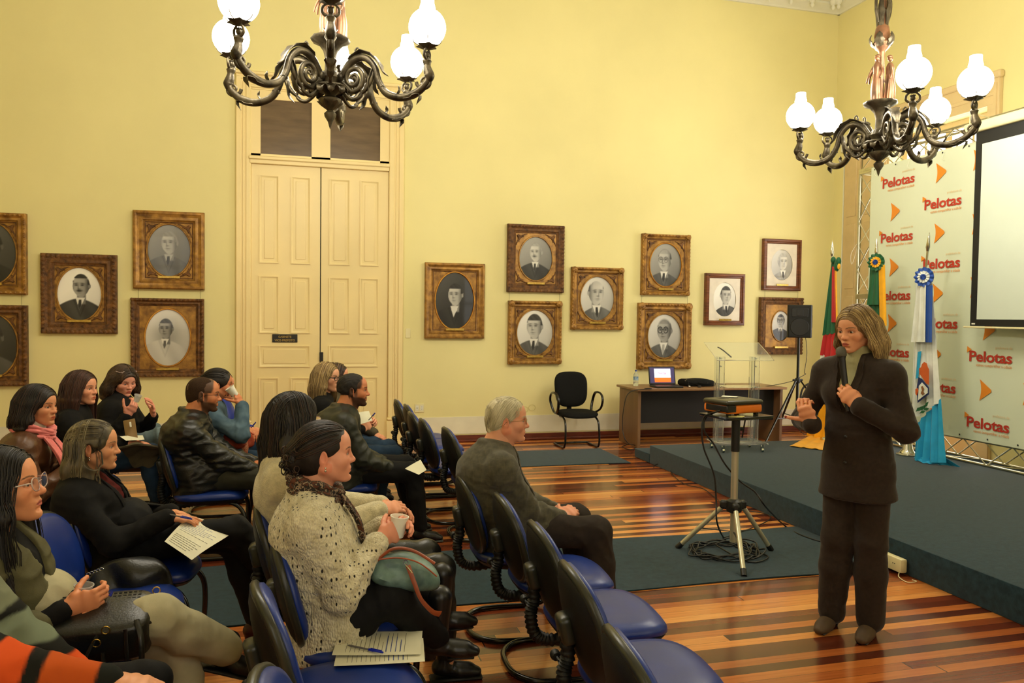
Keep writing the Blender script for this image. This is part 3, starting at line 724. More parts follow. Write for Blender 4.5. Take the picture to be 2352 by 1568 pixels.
# projection screen
sx = 6.20; sy1 = 6.03; sz0, sz1 = 1.575, 3.42; sy0 = 3.9
scr = empty('projection_screen', (sx, 5.0, sz0)); tag(scr, 'pull-down projection screen with black border hung before the banner', 'projection screen')
def spart(name, m, mat): 
    o = m.build(name, mat, scr); o.matrix_parent_inverse = Matrix.Translation((-sx, -5.0, -sz0)); return o
m = MB(); m.bb((sx, sy0, sz0), (sx+.003, sy1, sz1)); spart('black_border', m, pm('screen_border_black', srgb(14, 15, 14), .6))
m = MB(); m.bb((sx-.003, sy0, sz0+.065), (sx-.0005, sy1-.075, sz1-.12)); spart('screen_surface', m, pm('matt_screen_white', srgb(204, 214, 198), .8, var=.01))
m = MB(); m.bb((sx-.012, sy0, sz0-.02), (sx+.012, sy1+.07, sz0-.002), bev=.004); spart('bottom_bar', m, M_plate)
m = MB(); m.bb((sx-.045, sy0, sz1), (sx+.05, sy1+.12, sz1+.10), bev=.025, seg=3); m.bar((sx, sy1+.08, sz1+.1), (sx, sy1+.08, sz1+.22), .004); m.bar((sx, sy1+.08, sz1+.22), (TX, sy1+.08, sz1+.18), .006); spart('screen_casing', m, M_plate)
m = MB(); m.bb((sx-.004, sy1-.06, sz0+.015), (sx-.0035, sy1-.02, sz0+.03)); spart('maker_label', m, M_white)
# ================================================================ FLAGS
M_chrome = pm('polished_chrome', srgb(215, 215, 205), .12, metal=1.0, var=.05)
def cloth_mat(name, c, r=.6): return pm(name, srgb(*c), r, var=.08, vs=9, bump=.1, bs=200, sheen=.2)
Fg = cloth_mat('flag_green', (12, 92, 52)); Fr = cloth_mat('flag_red', (190, 26, 30)); Fy = cloth_mat('flag_yellow', (250, 180, 20)); Fw = cloth_mat('flag_white', (228, 232, 222))
Fb = cloth_mat('flag_royal_blue', (30, 78, 165)); Fc = cloth_mat('flag_sky_blue', (28, 164, 214)); Fn = cloth_mat('flag_navy', (22, 40, 96)); Fo = cloth_mat('flag_orange', (206, 92, 30))
def flag(base, top, tilt, cloth, rosette, label, hang=.16):
    """base on stage, top finial; cloth: list of (fraction band colours) function"""
    base, top = Vector(base), Vector(top)
    root = empty('flag_on_pole', base); tag(root, label, 'flag', 'flags on chrome poles at the back of the stage')
    loc = Matrix.Translation(-base)
    def fp(name, m, mat, **k):
        o = m.build(name, mat, root, **k); o.matrix_parent_inverse = loc; return o
    m = MB(); m.bar(base+V(0, 0, .02), top, .011, 10); fp('pole', m, M_chrome)
    d = (top-base).normalized(); m = MB(); m.tube([top-d*.02, top, top+d*.02, top+d*.13, top+d*.17], [.014, .017, .022, .010, .001], 12); fp('finial', m, M_chrome)
    m = MB(); m.lathe([(.11, 0), (.11, .012), (.085, .02), (.055, .06), (.04, .13), (.022, .16), (.02, .20)], base, 24); fp('pole_stand', m, M_chrome)
    return root, fp
def drape(m, pts_top, pts_bot, n=40, k=26, folds=5, amp=.03, flare=1.0, mats=None, seed=0, push=None):
    """hanging cloth: top curve gathered, bottom curve wide, with vertical folds across"""
    rnd = random.Random(seed); ph = rnd.random()*6
    G = []
    for i in range(n+1):
        s = i/n; a = Vector(pts_top[0]).lerp(Vector(pts_top[1]), s); b = Vector(pts_bot[0]).lerp(Vector(pts_bot[1]), s); row = []
        for j in range(k+1):
            t = j/k; p = a.lerp(b, t**1.0)
            w = amp*(.35+.65*t)
            off = math.sin(s*folds*2*PI+ph+.7*t)+.4*math.sin(s*folds*4.3*PI+1.3*ph)
            p = p+V(-w*off, 0, 0)+V(0, w*.4*math.cos(s*folds*2*PI+ph), 0)
            if push: p = push(p, s, t)
            row.append(p)
        G.append(row)
    m.sheet(G, .003); return G
def rosette(fp, c, nrm, cols, R=.10):
    nrm = Vector(nrm).normalized(); u = V(0, 0, 1).cross(nrm).normalized(); v = nrm.cross(u)
    for ri, (rad, mt) in enumerate(((1.0, cols[0]), (.62, cols[1]), (.30, cols[2]))):
        m = MB(); K = 72; vs = []; fs = []
        for k in range(K):
            q = 2*PI*k/K; w = math.cos(k*PI/3)*.008
            rr = R*rad*(1+.05*math.cos(12*q))
            vs += [Vector(c)+nrm*(.012+.012*ri)+(u*math.cos(q)+v*math.sin(q))*(R*rad*.15), Vector(c)+nrm*(.018+.010*ri+w)+(u*math.cos(q)+v*math.sin(q))*rr, Vector(c)+nrm*(.002+.010*ri+w)+(u*math.cos(q)+v*math.sin(q))*rr*.98]
        for k in range(K):
            l = (k+1) % K; fs += [[3*k, 3*k+1, 3*l+1, 3*l], [3*k+1, 3*k+2, 3*l+2, 3*l+1]]
        vs.append(Vector(c)+nrm*(.014+.012*ri)); 
        for k in range(K): fs.append([3*k, 3*((k+1) % K), len(vs)-1])
        m._add(vs, fs); fp('rosette_ring' if ri < 2 else 'rosette_button', m, mt)
ST = .2
# --- state flag: green, red, yellow, near the corner
fy = 7.55
b1 = V(0, 0, 0); xA = 5.95
top1 = atX(1911, 585, xA); y1 = top1.y
root, fp = flag((xA, y1-.03, ST), top1, 0, None, None, 'green, red and yellow flag nearest the corner, its yellow end on the stage')
def Lx(px, py, x=xA-.03): return atX(px, py, x)
m = MB(); drape(m, (Lx(1912, 600), Lx(1920, 600)), (Lx(1893, 770), Lx(1926, 765)), 30, 14, 3, .02, seed=3); fp('green_panel', m, Fg)
m = MB(); drape(m, (Lx(1893, 768), Lx(1926, 763)), (Lx(1888, 815), Lx(1926, 845)), 30, 10, 3, .022, seed=3); fp('red_panel', m, Fr)
m = MB(); drape(m, (Lx(1888, 812), Lx(1915, 832)), (Lx(1885, 838), Lx(1912, 862)), 24, 6, 3, .022, seed=3); fp('white_field', m, Fw)
m = MB(); drape(m, (Lx(1884, 836), Lx(1925, 862)), (Lx(1880, 885), Lx(1925, 890)), 24, 8, 3, .022, seed=3); fp('crest_green', m, Fg)
m = MB(); drape(m, (Lx(1886, 850, xA-.06), Lx(1897, 852, xA-.06)), (Lx(1882, 872, xA-.06), Lx(1893, 876, xA-.06)), 10, 6, 1, .004, seed=3); fp('crest_emblem', m, Fy)
def spread1(p, s, t): 
    z = max(p.z, ST+.006+.012*abs(math.sin(s*11))); return V(p.x, p.y, z)
m = MB(); drape(m, (Lx(1880, 884), Lx(1935, 890)), (Lx(1856, 1018), Lx(1920, 1030)), 34, 26, 3, .035, seed=4, push=spread1)
a, b = atZ(1812, 1024, ST+.01), atZ(1900, 1034, ST+.01)
drape(m, (Lx(1858, 1014), Lx(1915, 1026)), (a, b), 26, 10, 3, .01, seed=6, push=spread1); fp('yellow_panel', m, Fy)
m = MB(); drape(m, (Lx(1912, 612, xA-.05), Lx(1920, 612, xA-.05)), (Lx(1912, 740, xA-.05), Lx(1922, 740, xA-.05)), 14, 14, 2, .01, seed=8); fp('ribbon', m, Fr)
m = MB(); drape(m, (Lx(1917, 612, xA-.06), Lx(1921, 612, xA-.06)), (Lx(1918, 768, xA-.06), Lx(1924, 768, xA-.06)), 10, 14, 1, .008, seed=9); fp('ribbon', m, Fy)
m = MB(); m.ball(Lx(1922, 610, xA-.05), (.03, .035, .07), 12, 8); m.ball(Lx(1926, 600, xA-.05), (.03, .03, .05), 12, 8); m.ball(Lx(1914, 597, xA-.05), (.03, .03, .04), 12, 8); fp('rosette_ring', m, Fg)
m = MB(); m.ball(Lx(1927, 612, xA-.07), (.02, .014, .035), 10, 6); fp('rosette_button', m, Fy)
# --- national flag: green with yellow
xB = 6.10
top2 = atX(2013, 582, xB); root, fp = flag((xB, top2.y-.02, ST), top2, 0, None, None, 'green and yellow national flag with round green rosette, behind the speaker')
def Lb(px, py, x=xB-.05): return atX(px, py, x)
m = MB(); drape(m, (Lb(2000, 610), Lb(2022, 610)), (Lb(1986, 1040), Lb(2030, 1040)), 30, 24, 3, .02, seed=1, push=lambda p, s, t: V(p.x, p.y, max(p.z, ST+.004))); fp('green_panel', m, Fg)
m = MB(); drape(m, (Lb(2003, 608, xB-.09), Lb(2018, 608, xB-.09)), (Lb(1992, 700, xB-.09), Lb(2019, 700, xB-.09)), 20, 14, 2, .008, seed=2); fp('ribbon', m, Fg)
m = MB(); drape(m, (Lb(2018, 608, xB-.09), Lb(2032, 608, xB-.09)), (Lb(2019, 748, xB-.09), Lb(2035, 748, xB-.09)), 14, 14, 1, .006, seed=5); fp('ribbon', m, Fy)
rosette(fp, Lb(2014, 602, xB-.10), (-1, -.35, 0), (Fg, Fy, Fb), R=.093)
# --- city flag: white and sky blue with crest
xC = 6.05
top3 = atX(2131, 572, xC); base3 = atZ(2084, 1045, ST)
root, fp = flag(base3, top3, 0, None, None, 'white and sky-blue flag with coat of arms and blue rosette, pole leaning')
def Lc(px, py, x=xC-.06): return atX(px, py, x)
m = MB(); drape(m, (Lc(2104, 650), Lc(2142, 650)), (Lc(2090, 965), Lc(2160, 925)), 40, 26, 4, .025, seed=11); fp('white_panel', m, Fw)
def spread3(p, s, t): return V(p.x, p.y, max(p.z, ST+.006+.01*abs(math.sin(s*13))))
m = MB(); drape(m, (Lc(2108, 970), Lc(2162, 915)), (Lc(2096, 1062), Lc(2172, 1062)), 40, 20, 4, .03, seed=11, push=spread3)
drape(m, (Lc(2098, 1050), Lc(2170, 1050)), (atZ(2118, 1063, ST+.01), atZ(2205, 1072, ST+.01)), 30, 8, 3, .01, seed=12, push=spread3); fp('sky_blue_panel', m, Fc)
m = MB(); drape(m, (Lc(2108, 808, xC-.10), Lc(2116, 806, xC-.10)), (Lc(2102, 870, xC-.10), Lc(2108, 868, xC-.10)), 8, 10, 1, .004, seed=5); fp('blue_streak', m, Fc)
def patch(pix, x, mt, name):
    P_ = [Lc(a, b, x) for a, b in pix]; m = MB(); m.prism([(0, 0)], (0, 0, 0), (1, 0, 0), (0, 1, 0), (0, 0, 0)) if 0 else None
    n = len(P_); m._add(P_+[p+V(-.003, 0, 0) for p in P_], [list(range(n))[::-1], [n+k for k in range(n)]]+[[k, (k+1) % n, n+(k+1) % n, n+k] for k in range(n)]); return fp(name, m, mt, smooth=0)
xp = xC-.125
patch([(2111, 846), (2116, 843), (2118, 836), (2123, 831), (2129, 834), (2131, 842), (2134, 848), (2134, 884), (2127, 880), (2120, 868), (2112, 858)], xp, Fo, 'crest_crown')
patch([(2110, 866), (2118, 870), (2134, 890), (2134, 905), (2108, 925), (2106, 890)], xp, Fn, 'crest_shield')
patch([(2111, 886), (2118, 878), (2131, 892), (2131, 902), (2109, 919)], xp-.006, Fw, 'crest_field')
patch([(2116, 888), (2119, 886), (2123, 893), (2121, 899), (2124, 904), (2119, 907), (2115, 903), (2118, 896)], xp-.012, pm('crest_lion', srgb(150, 100, 60), .6), 'crest_beast')
patch([(2103, 893), (2108, 891), (2110, 897), (2106, 908), (2103, 904)], xp-.004, Fo, 'crest_side')
for k, (a, b, c_, d_) in enumerate(((2104, 945, 2113, 935), (2110, 944, 2120, 932), (2117, 942, 2127, 929), (2123, 936, 2133, 922), (2113, 948, 2125, 944), (2121, 942, 2134, 937))):
    patch([(a, b), ((a+c_)/2-1, (b+d_)/2-4), (c_, d_), ((a+c_)/2+2, (b+d_)/2+3)], xp, Fg, 'laurel_leaf')
m = MB(); drape(m, (Lc(2107, 655, xC-.13), Lc(2122, 655, xC-.13)), (Lc(2093, 785, xC-.13), Lc(2110, 785, xC-.13)), 14, 12, 1, .006, seed=7); fp('ribbon', m, Fw)
m = MB(); drape(m, (Lc(2110, 655, xC-.12), Lc(2126, 655, xC-.12)), (Lc(2106, 785, xC-.12), Lc(2124, 785, xC-.12)), 14, 12, 1, .006, seed=7); fp('ribbon', m, Fb)
m = MB(); drape(m, (Lc(2114, 655, xC-.14), Lc(2127, 655, xC-.14)), (Lc(2110, 785, xC-.14), Lc(2125, 785, xC-.14)), 14, 12, 1, .006, seed=7); fp('ribbon', m, Fw)
m = MB(); drape(m, (Lc(2127, 655, xC-.13), Lc(2142, 655, xC-.13)), (Lc(2125, 786, xC-.13), Lc(2139, 786, xC-.13)), 14, 12, 1, .006, seed=9); fp('ribbon', m, Fb)
rosette(fp, Lc(2124, 636, xC-.13), (-1, -.35, 0), (Fb, Fw, Fb), R=.094)
# ================================================================ BLUE VISITOR CHAIRS
M_vinyl_b = pm('royal_blue_vinyl', srgb(20, 50, 132), .34, var=.14, vs=5, bump=.12, bs=300, spec=.5, rvar=.08)
M_shell = pm('black_grained_plastic', srgb(20, 21, 18), .5, var=.2, vs=12, bump=.25, bs=400, spec=.4)
M_edge = pm('olive_grey_plastic_edge', srgb(46, 48, 38), .32, var=.15, vs=12)
M_tube = pm('black_enamelled_tube', srgb(12, 12, 11), .2, var=.1, spec=.6)
SEAT_Z = .435
def superell(a, b, n, e=2.6, taper=0.0):
    out = []
    for k in range(n):
        q = 2*PI*k/n; c, s = math.cos(q), math.sin(q)
        x = a*math.copysign(abs(c)**(2/e), c); y = b*math.copysign(abs(s)**(2/e), s)
        out.append((x*(1-taper*y/b), y))
    return out
def pad(m, org, ux, uy, un, a, b, prof, n=40, e=2.6, taper=0.0, curve=None):
    rings = []
    for (inset, h) in prof:
        rr = []
        for (x, y) in superell(max(a-inset, .002), max(b-inset, .002), n, e, taper):
            hh = h + (curve(x, y) if curve else 0)
            rr.append(org+ux*x+uy*y+un*hh)
        rings.append(rr)
    m.loft(rings)
def make_blue_chair():
    root = empty('visitor_chair', (0, 0, 0))
    ex, ey, ez = V(1, 0, 0), V(0, 1, 0), V(0, 0, 1)
    so = V(.0, 0, SEAT_Z-.06)
    cv = lambda x, y: -.022*max(0, (x-.10)/.13)**2 - .0 + .008*(abs(y)/.22)**2
    # seat: x is depth, y width
    m = MB(); pad(m, so, ex, ey, ez, .235, .235, [(.05, .0), (.012, .004), (.0, .02), (.003, .036), (.018, .052), (.06, .062), (.13, .064), (.22, .062)], 48, 3.0, -.06, cv); m.build('seat', M_vinyl_b, root, smooth=60)
    m = MB(); pad(m, so, ex, ey, ez, .228, .228, [(.12, -.035), (.05, -.028), (.012, -.012), (.0, .006), (.01, .01)], 48, 3.0, -.06, cv); m.build('seat_shell', M_shell, root, smooth=60)
    # backrest, leaning back
    th = math.radians(13); ub = V(-math.sin(th), 0, math.cos(th)); un = V(math.cos(th), 0, math.sin(th)); bo = V(-.262, 0, .60)
    cb = lambda x, y: .030*(x/.21)**2 - .018*(y/.19)**2*0 + .012*max(0, -y/.19)
    m = MB(); pad(m, bo, ey, ub, un, .205, .200, [(.012, .0), (.004, .012), (.008, .024), (.03, .036), (.08, .044), (.14, .046), (.19, .046)], 48, 2.35, .05, cb); m.build('backrest_pad', M_vinyl_b, root, smooth=60)
    m = MB(); pad(m, bo, ey, ub, un, .213, .208, [(.008, .010), (.0, .004), (.0, -.008), (.006, -.016), (.016, -.018)], 48, 2.35, .05, cb); m.build('backrest_rim', M_edge, root, smooth=60)
    m = MB(); pad(m, bo, ey, ub, un, .200, .195, [(.0, -.012), (.01, -.020), (.04, -.030), (.09, -.036), (.15, -.038), (.19, -.038)], 48, 2.35, .05, cb); m.build('backrest_shell', M_shell, root, smooth=60)
    # corrugated spine
    path = spline([bo-un*.048+ub*.02, bo-un*.062-ub*.09, V(-.315, 0, .44), V(-.30, 0, .36), V(-.24, 0, .325), V(-.12, 0, .33)], 14)
    rad = [.0235+.004*math.sin(i*2*PI/3.0) for i in range(len(path))]
    m = MB(); m.tube(path, rad, 14); m.build('bellows_sleeve', M_shell, root, smooth=80)
    m = MB(); m.box(bo-un*.05-ub*.0, (.05, .085, .10), Matrix.Rotation(-th, 3, 'Y'), bev=.018, seg=3); m.build('bracket_cover', M_edge, root)
    m = MB(); m.bar((-.325, .02, .47), (-.325, .055, .47), .006); m.lathe([(.001, .05), (.014, .052), (.018, .062), (.018, .078), (.012, .084), (.001, .085)], (-.325, 0, .47), 14, axis='Y')
    m.build('tension_knob', M_shell, root)
    # one-piece cantilever tube
    pts = [V(.02, .13, .365), V(.16, .16, .35), V(.225, .19, .27), V(.225, .215, .10), V(.205, .222, .035), V(.13, .226, .0145), V(-.05, .226, .0145), V(-.17, .205, .0145), V(-.245, .12, .0145)]
    pts = pts+[V(-.262, 0, .0145)]+[V(p.x, -p.y, p.z) for p in reversed(pts)]
    m = MB(); m.tube(spline(pts, 7), .0135, 10); m.bar((.02, .13, .365), (.02, -.13, .365), .012); m.bb((-.13, -.05, .325), (.08, .05, .35), bev=.006); m.build('cantilever_frame', M_tube, root, smooth=60)
    return root
chair0 = make_blue_chair(); _first = True
def put_chair(bx, y, rz, label):
    """bx: x of the backrest top; the chair faces +x for rz=0"""
    global _first
    o = chair0 if _first else copy_tree(chair0); _first = False
    dx = .30
    o.location = (bx+dx*math.cos(rz), y+dx*math.sin(rz), 0); o.rotation_euler = (0, 0, rz)
    tag(o, label, 'chair', 'blue visitor chairs set out in rows'); return o
R_ = math.radians
CH = [
 (.78, 3.86, R_(-3), 'blue chair in the front row that the old man in grey suit sits on'),
 (.87, 3.40, R_(-2), 'empty blue chair in the front row, nearest to the old man in grey suit'),
 (.89, 2.90, R_(-2), 'empty blue front-row chair, second from the old man in grey suit'),
 (.85, 2.38, R_(-3), 'empty blue front-row chair, third from the old man in grey suit'),
 (.79, 1.83, R_(-4), 'empty blue front-row chair cut by the bottom edge of the photo'),
 (.86, 7.42, R_(0), 'empty blue chair farthest away in the front row, by the door casing'),
 (.90, 7.00, R_(0), 'empty blue front-row chair, second farthest, mostly hidden by the next'),
 (.87, 6.45, R_(1), 'empty blue front-row chair, third from the wall end'),
 (.90, 6.02, R_(1), 'empty blue front-row chair beside the gap, fourth from the wall end'),
 (1.00, 5.52, R_(2), 'empty blue front-row chair standing just past the carpet runner'),
 (-.18, 3.42, R_(-2), 'blue second-row chair of the woman with long dark hair'),
 (-.09, 2.93, R_(-3), 'blue second-row chair of the woman in the knitted cardigan'),
 (-.13, 2.40, R_(9), 'empty blue second-row chair with papers and a pen on its seat'),
 (-.10, 1.80, R_(-4), 'blue chair top showing at the bottom edge below the papers chair'),
 (-.02, 5.58, R_(0), 'blue chair under the bearded man in dark jacket'),
 (-.05, 6.25, R_(0), 'blue chair under the blonde woman in black-rimmed glasses'),
 (-.05, 6.78, R_(0), 'blue chair in second row closest to the wall, hidden behind sitters'),
 (-1.02, 3.95, R_(-4), 'blue third-row chair of the woman with grey-blonde hair'),
 (-1.03, 3.45, R_(-6), 'empty blue chair between the olive jacket woman and the grey-blonde woman'),
 (-1.10, 2.92, R_(-3), 'blue third-row chair of the woman in the olive jacket'),
 (-1.06, 2.42, R_(-3), 'blue third-row chair of the person in the striped jumper'),
 (-.90, 5.52, R_(0), 'blue chair under the man in black leather jacket'),
 (-.92, 6.05, R_(0), 'blue chair of the woman in denim jacket drinking'),
 (-.92, 6.62, R_(0), 'blue chair of the person in the royal blue sweater'),
 (-1.78, 4.95, R_(-2), 'blue chair of the woman with the pink scarf'),
 (-1.80, 5.95, R_(-2), 'blue chair of the woman with long straight brown hair'),
 (-1.62, 6.80, R_(-6), 'blue chair of the curly-haired woman in black'),
]
chairs = [put_chair(*c) for c in CH]
papers_chair = chairs[12]
# barcode-less white sticker stays out; ---------------------------------- black armchair by the wall
M_fab = pm('black_woven_fabric', srgb(20, 20, 19), .85, var=.15, vs=60, bump=.5, bs=600, spec=.2)
def armchair():
    root = empty('office_armchair', (3.28, 9.02, 0), R_(-90)); tag(root, 'black fabric office armchair with loop arms standing against the wall', 'armchair')
    ex, ey, ez = V(1, 0, 0), V(0, 1, 0), V(0, 0, 1)
    m = MB(); pad(m, V(0, 0, .385), ex, ey, ez, .235, .25, [(.04, -.0), (.01, .008), (0, .028), (.01, .05), (.05, .062), (.15, .064), (.22, .064)], 40, 3.2, 0, lambda x, y: -.02*max(0, (x-.12)/.11)**2); m.build('seat', M_fab, root, smooth=60)
    th = math.radians(10); ub = V(-math.sin(th), 0, math.cos(th)); un = V(math.cos(th), 0, math.sin(th)); bo = V(-.25, 0, .69)
    m = MB(); pad(m, bo, ey, ub, un, .215, .225, [(.02, -.02), (.0, -.012), (0, .01), (.01, .025), (.05, .035), (.12, .037), (.2, .036)], 44, 3.2, -.05, lambda x, y: .03*(x/.21)**2); m.build('backrest', M_fab, root, smooth=60)
    m = MB(); pad(m, bo, ey, ub, un, .20, .21, [(0, -.02), (.01, -.03), (.05, -.036), (.15, -.038)], 40, 3.2, -.05, lambda x, y: .03*(x/.21)**2); m.bb((-.30, -.03, .40), (-.27, .03, .60), bev=.006); m.bb((-.29, -.03, .375), (0, .03, .39), bev=.004); m.build('back_shell', M_shell, root)
    for s in (1, -1):
        pts = [V(-.16, s*.255, .44), V(-.19, s*.285, .56), V(-.12, s*.292, .655), V(.05, s*.292, .665), V(.14, s*.288, .60), V(.11, s*.28, .49), V(.0, s*.262, .43), V(-.10, s*.25, .41)]
        m = MB(); m.tube(spline(pts, 6, closed=True), .0175, 10, closed=True, flat=.75); m.build('armrest', M_tube, root, smooth=60)
    pts = [V(-.05, .20, .375), V(.12, .21, .37), V(.205, .215, .30), V(.225, .22, .12), V(.20, .222, .04), V(.13, .222, .0135), V(-.2, .222, .0135)]
    m = MB(); m.tube(spline(pts, 6), .0125, 10); m.tube(spline([V(p.x, -p.y, p.z) for p in pts], 6), .0125, 10); m.bar((-.2, .222, .0135), (-.2, -.222, .0135), .0125); m.bar((-.05, .2, .375), (-.05, -.2, .375), .0125); m.build('cantilever_frame', M_tube, root, smooth=60)
armchair()
# ================================================================ DESK AND WHAT IS ON IT
M_desk = pm('oak_brown_laminate', srgb(132, 98, 64), .45, var=.18, vs=6, stretch=(1, 1, .12), col2=srgb(108, 78, 50), detail=6)
M_desktop = pm('oak_brown_laminate_top', srgb(150, 112, 74), .35, var=.15, vs=6, stretch=(.15, 1.5, 1), col2=srgb(124, 90, 58))
M_modesty = pm('black_modesty_panel', srgb(16, 14, 12), .6)
dx0, dx1, dy0, dy1, dz = 3.98, 6.02, 8.72, 9.34, .735
desk = empty('office_desk', ((dx0+dx1)/2, (dy0+dy1)/2, 0)); tag(desk, 'brown laminate desk with black front panel against the yellow wall', 'desk')
dl = Matrix.Translation((-(dx0+dx1)/2, -(dy0+dy1)/2, 0))
def dp(name, m, mt): o = m.build(name, mt, desk); o.matrix_parent_inverse = dl; return o
m = MB(); m.bb((dx0-.03, dy0-.03, dz-.028), (dx1+.03, dy1+.02, dz), bev=.004); dp('desk_top', m, M_desktop)
for x in (dx0, dx1-.04): m = MB(); m.bb((x, dy0+.02, 0), (x+.04, dy1-.02, dz-.028), bev=.003); dp('side_panel', m, M_desk)
m = MB(); m.bb((dx0+.04, dy0+.16, .29), (dx1-.04, dy0+.18, dz-.03)); dp('modesty_panel', m, M_modesty)
# laptop
lx, ly = atZ(1530, 890, dz).x, 9.0
p = atY(1529, 893, 8.93); lap = empty('laptop', (p.x, 8.93, dz)); tag(lap, 'open black laptop showing a white and orange slide on the desk', 'laptop')
lap.rotation_euler = (0, 0, R_(-4))
m = MB(); m.box((0, -.02, .012), (.36, .25, .022), bev=.006); m.build('keyboard_base', M_black, lap)
m = MB()
for r_ in range(5):
    for c_ in range(14): m.box((-.15+c_*.0225, -.02+.075-r_*.022, .0245), (.018, .017, .003))
m.build('keyboard', pm('laptop_keys', srgb(44, 44, 46), .5), lap)
tl = Matrix.Rotation(R_(-14), 3, 'X')
m = MB(); m.box(V(0, .105, .022)+tl @ V(0, 0, .118), (.36, .012, .235), tl, bev=.005); sc_ = m.build('lid', M_black, lap)
def lidpt(x, z, d=-.0075): return V(0, .105, .022)+tl @ V(x, d, z)
def quad(m, x0, x1, z0, z1, d): m._add([lidpt(x0, z0, d), lidpt(x1, z0, d), lidpt(x1, z1, d), lidpt(x0, z1, d), lidpt(x0, z0, d+.001), lidpt(x1, z0, d+.001), lidpt(x1, z1, d+.001), lidpt(x0, z1, d+.001)], [[0, 1, 2, 3], [7, 6, 5, 4], [0, 4, 5, 1], [1, 5, 6, 2], [2, 6, 7, 3], [3, 7, 4, 0]])
m = MB(); quad(m, -.165, .165, .02, .22, -.0075); m.build('display', emis('dark_indigo_screen', (.04, .03, .10), .6), lap)
m = MB(); quad(m, -.105, .115, .09, .205, -.009); m.build('slide_white', emis('slide_white_light', (1, .96, 1), 1.0), lap)
m = MB(); quad(m, -.105, .115, .03, .09, -.009); m.build('slide_orange', emis('slide_orange_light', (1, .13, .01), 1.0), lap)
m = MB(); o0 = lidpt(-.055, .135, -.0102); put_text(m, 'Pelotas', o0, (1, 0, 0), lidpt(0, 1)-lidpt(0, 0), .034, .115, .0006); m.build('slide_lettering', emis('slide_magenta_light', (.7, .04, .2), .8), lap, smooth=0)
# bottle
p = atY(1460, 890, 9.12); bt = empty('water_bottle', (p.x, 9.12, dz)); tag(bt, 'small clear water bottle with blue cap at the left end of the desk', 'bottle')
m = MB(); m.lathe([(.001, 0), (.030, .0), (.033, .008), (.033, .05), (.031, .055), (.033, .06), (.033, .125), (.028, .15), (.013, .178), (.012, .19)], (0, 0, 0), 24); m.build('bottle_body', pm('clear_pet', (.86, .92, .92), .08, trans=.85, ior=1.33, var=.02), bt)
m = MB(); m.lathe([(.015, .188), (.015, .205), (.001, .206)], (0, 0, 0), 20); m.build('bottle_cap', pm('blue_cap', srgb(24, 60, 160), .4), bt)
m = MB(); m.lathe([(.0335, .075), (.0335, .12)], (0, 0, 0), 24); m.build('bottle_label', pm('blue_white_label', srgb(60, 110, 160), .5, col2=srgb(190, 210, 215), vs=30), bt)
# briefcase bag
p = atY(1600, 893, 9.05); bg = empty('laptop_bag', (p.x+.02, 9.08, dz)); tag(bg, 'black padded laptop bag lying on the desk right of the laptop', 'bag')
m = MB(); pad(m, V(0, 0, .0), V(1, 0, 0), V(0, 1, 0), V(0, 0, 1), .24, .15, [(.02, .0), (.0, .02), (.0, .05), (.012, .075), (.04, .09), (.10, .095), (.14, .09)], 40, 4, .0, lambda x, y: .012*math.sin(x*14)*.6-.03*max(0, x/.24)); m.build('bag_body', M_fab, bg, smooth=60)
m = MB(); m.tube(spline([V(-.06, -.15, .05), V(-.04, -.19, .045), V(.04, -.19, .04), V(.07, -.15, .05)], 6), .009, 8); m.tube(spline([V(-.2, -.12, .06), V(-.05, -.165, .02), V(.1, -.165, .01), (.2, -.12, .04)], 6), .012, 6, flat=.4); m.build('bag_handle', M_fab, bg)
m = MB(); m.ball((-.18, -.05, .085), (.012, .012, .005), 8, 5); m.ball((-.215, -.09, .07), (.012, .012, .006), 8, 5); m.build('bag_buckle', M_chrome, bg)
p = atY(1583, 897, 8.85); m = MB(); m.ball((p.x, 8.85, dz+.012), (.016, .016, .012), 12, 8); o = m.build('small_metal_ball', M_chrome); tag(o, 'small shiny round metal object on the desk before the laptop bag', 'ornament')
p = atY(1606, 898, 8.83); m = MB(); m.ball((p.x, 8.83, dz+.012), (.03, .022, .012), 12, 8); o = m.build('computer_mouse', M_black); tag(o, 'small black computer mouse at the front edge of the desk', 'mouse')
p = atY(1575, 880, 8.98); m = MB(); m.bar((p.x, 8.9, dz), (p.x-.003, 8.9, dz+.10), .003, 6); m.bar((p.x+.01, 8.9, dz), (p.x+.006, 8.9, dz+.045), .002, 6); m.box((p.x, 8.9, dz+.003), (.03, .03, .006), bev=.002); o = m.build('antenna_stub', M_black); tag(o, 'tiny upright black antenna between laptop and bag', 'antenna')
def cable(name, pts, r, label, n=8, mt=None, group=None):
    m = MB(); m.tube(spline(pts, n), r, 7); o = m.build(name, mt or M_black, smooth=80); tag(o, label, 'cable', group); return o
cable('laptop_cable', [atY(1500, 893, 8.95), (atY(1480, 892, 8.80)), V(4.12, 8.67, dz+.008), atY(1447, 900, 8.66), atY(1433, 935, 8.66), atY(1430, 985, 8.66), atY(1440, 1015, 8.60), atZ(1462, 1024, .01), atZ(1450, 1032, .01), atZ(1428, 1026, .01), atZ(1445, 1018, .01), V(4.1, 9.4, .012)], .005, 'black cable falling from the desk to the floor at its left end')
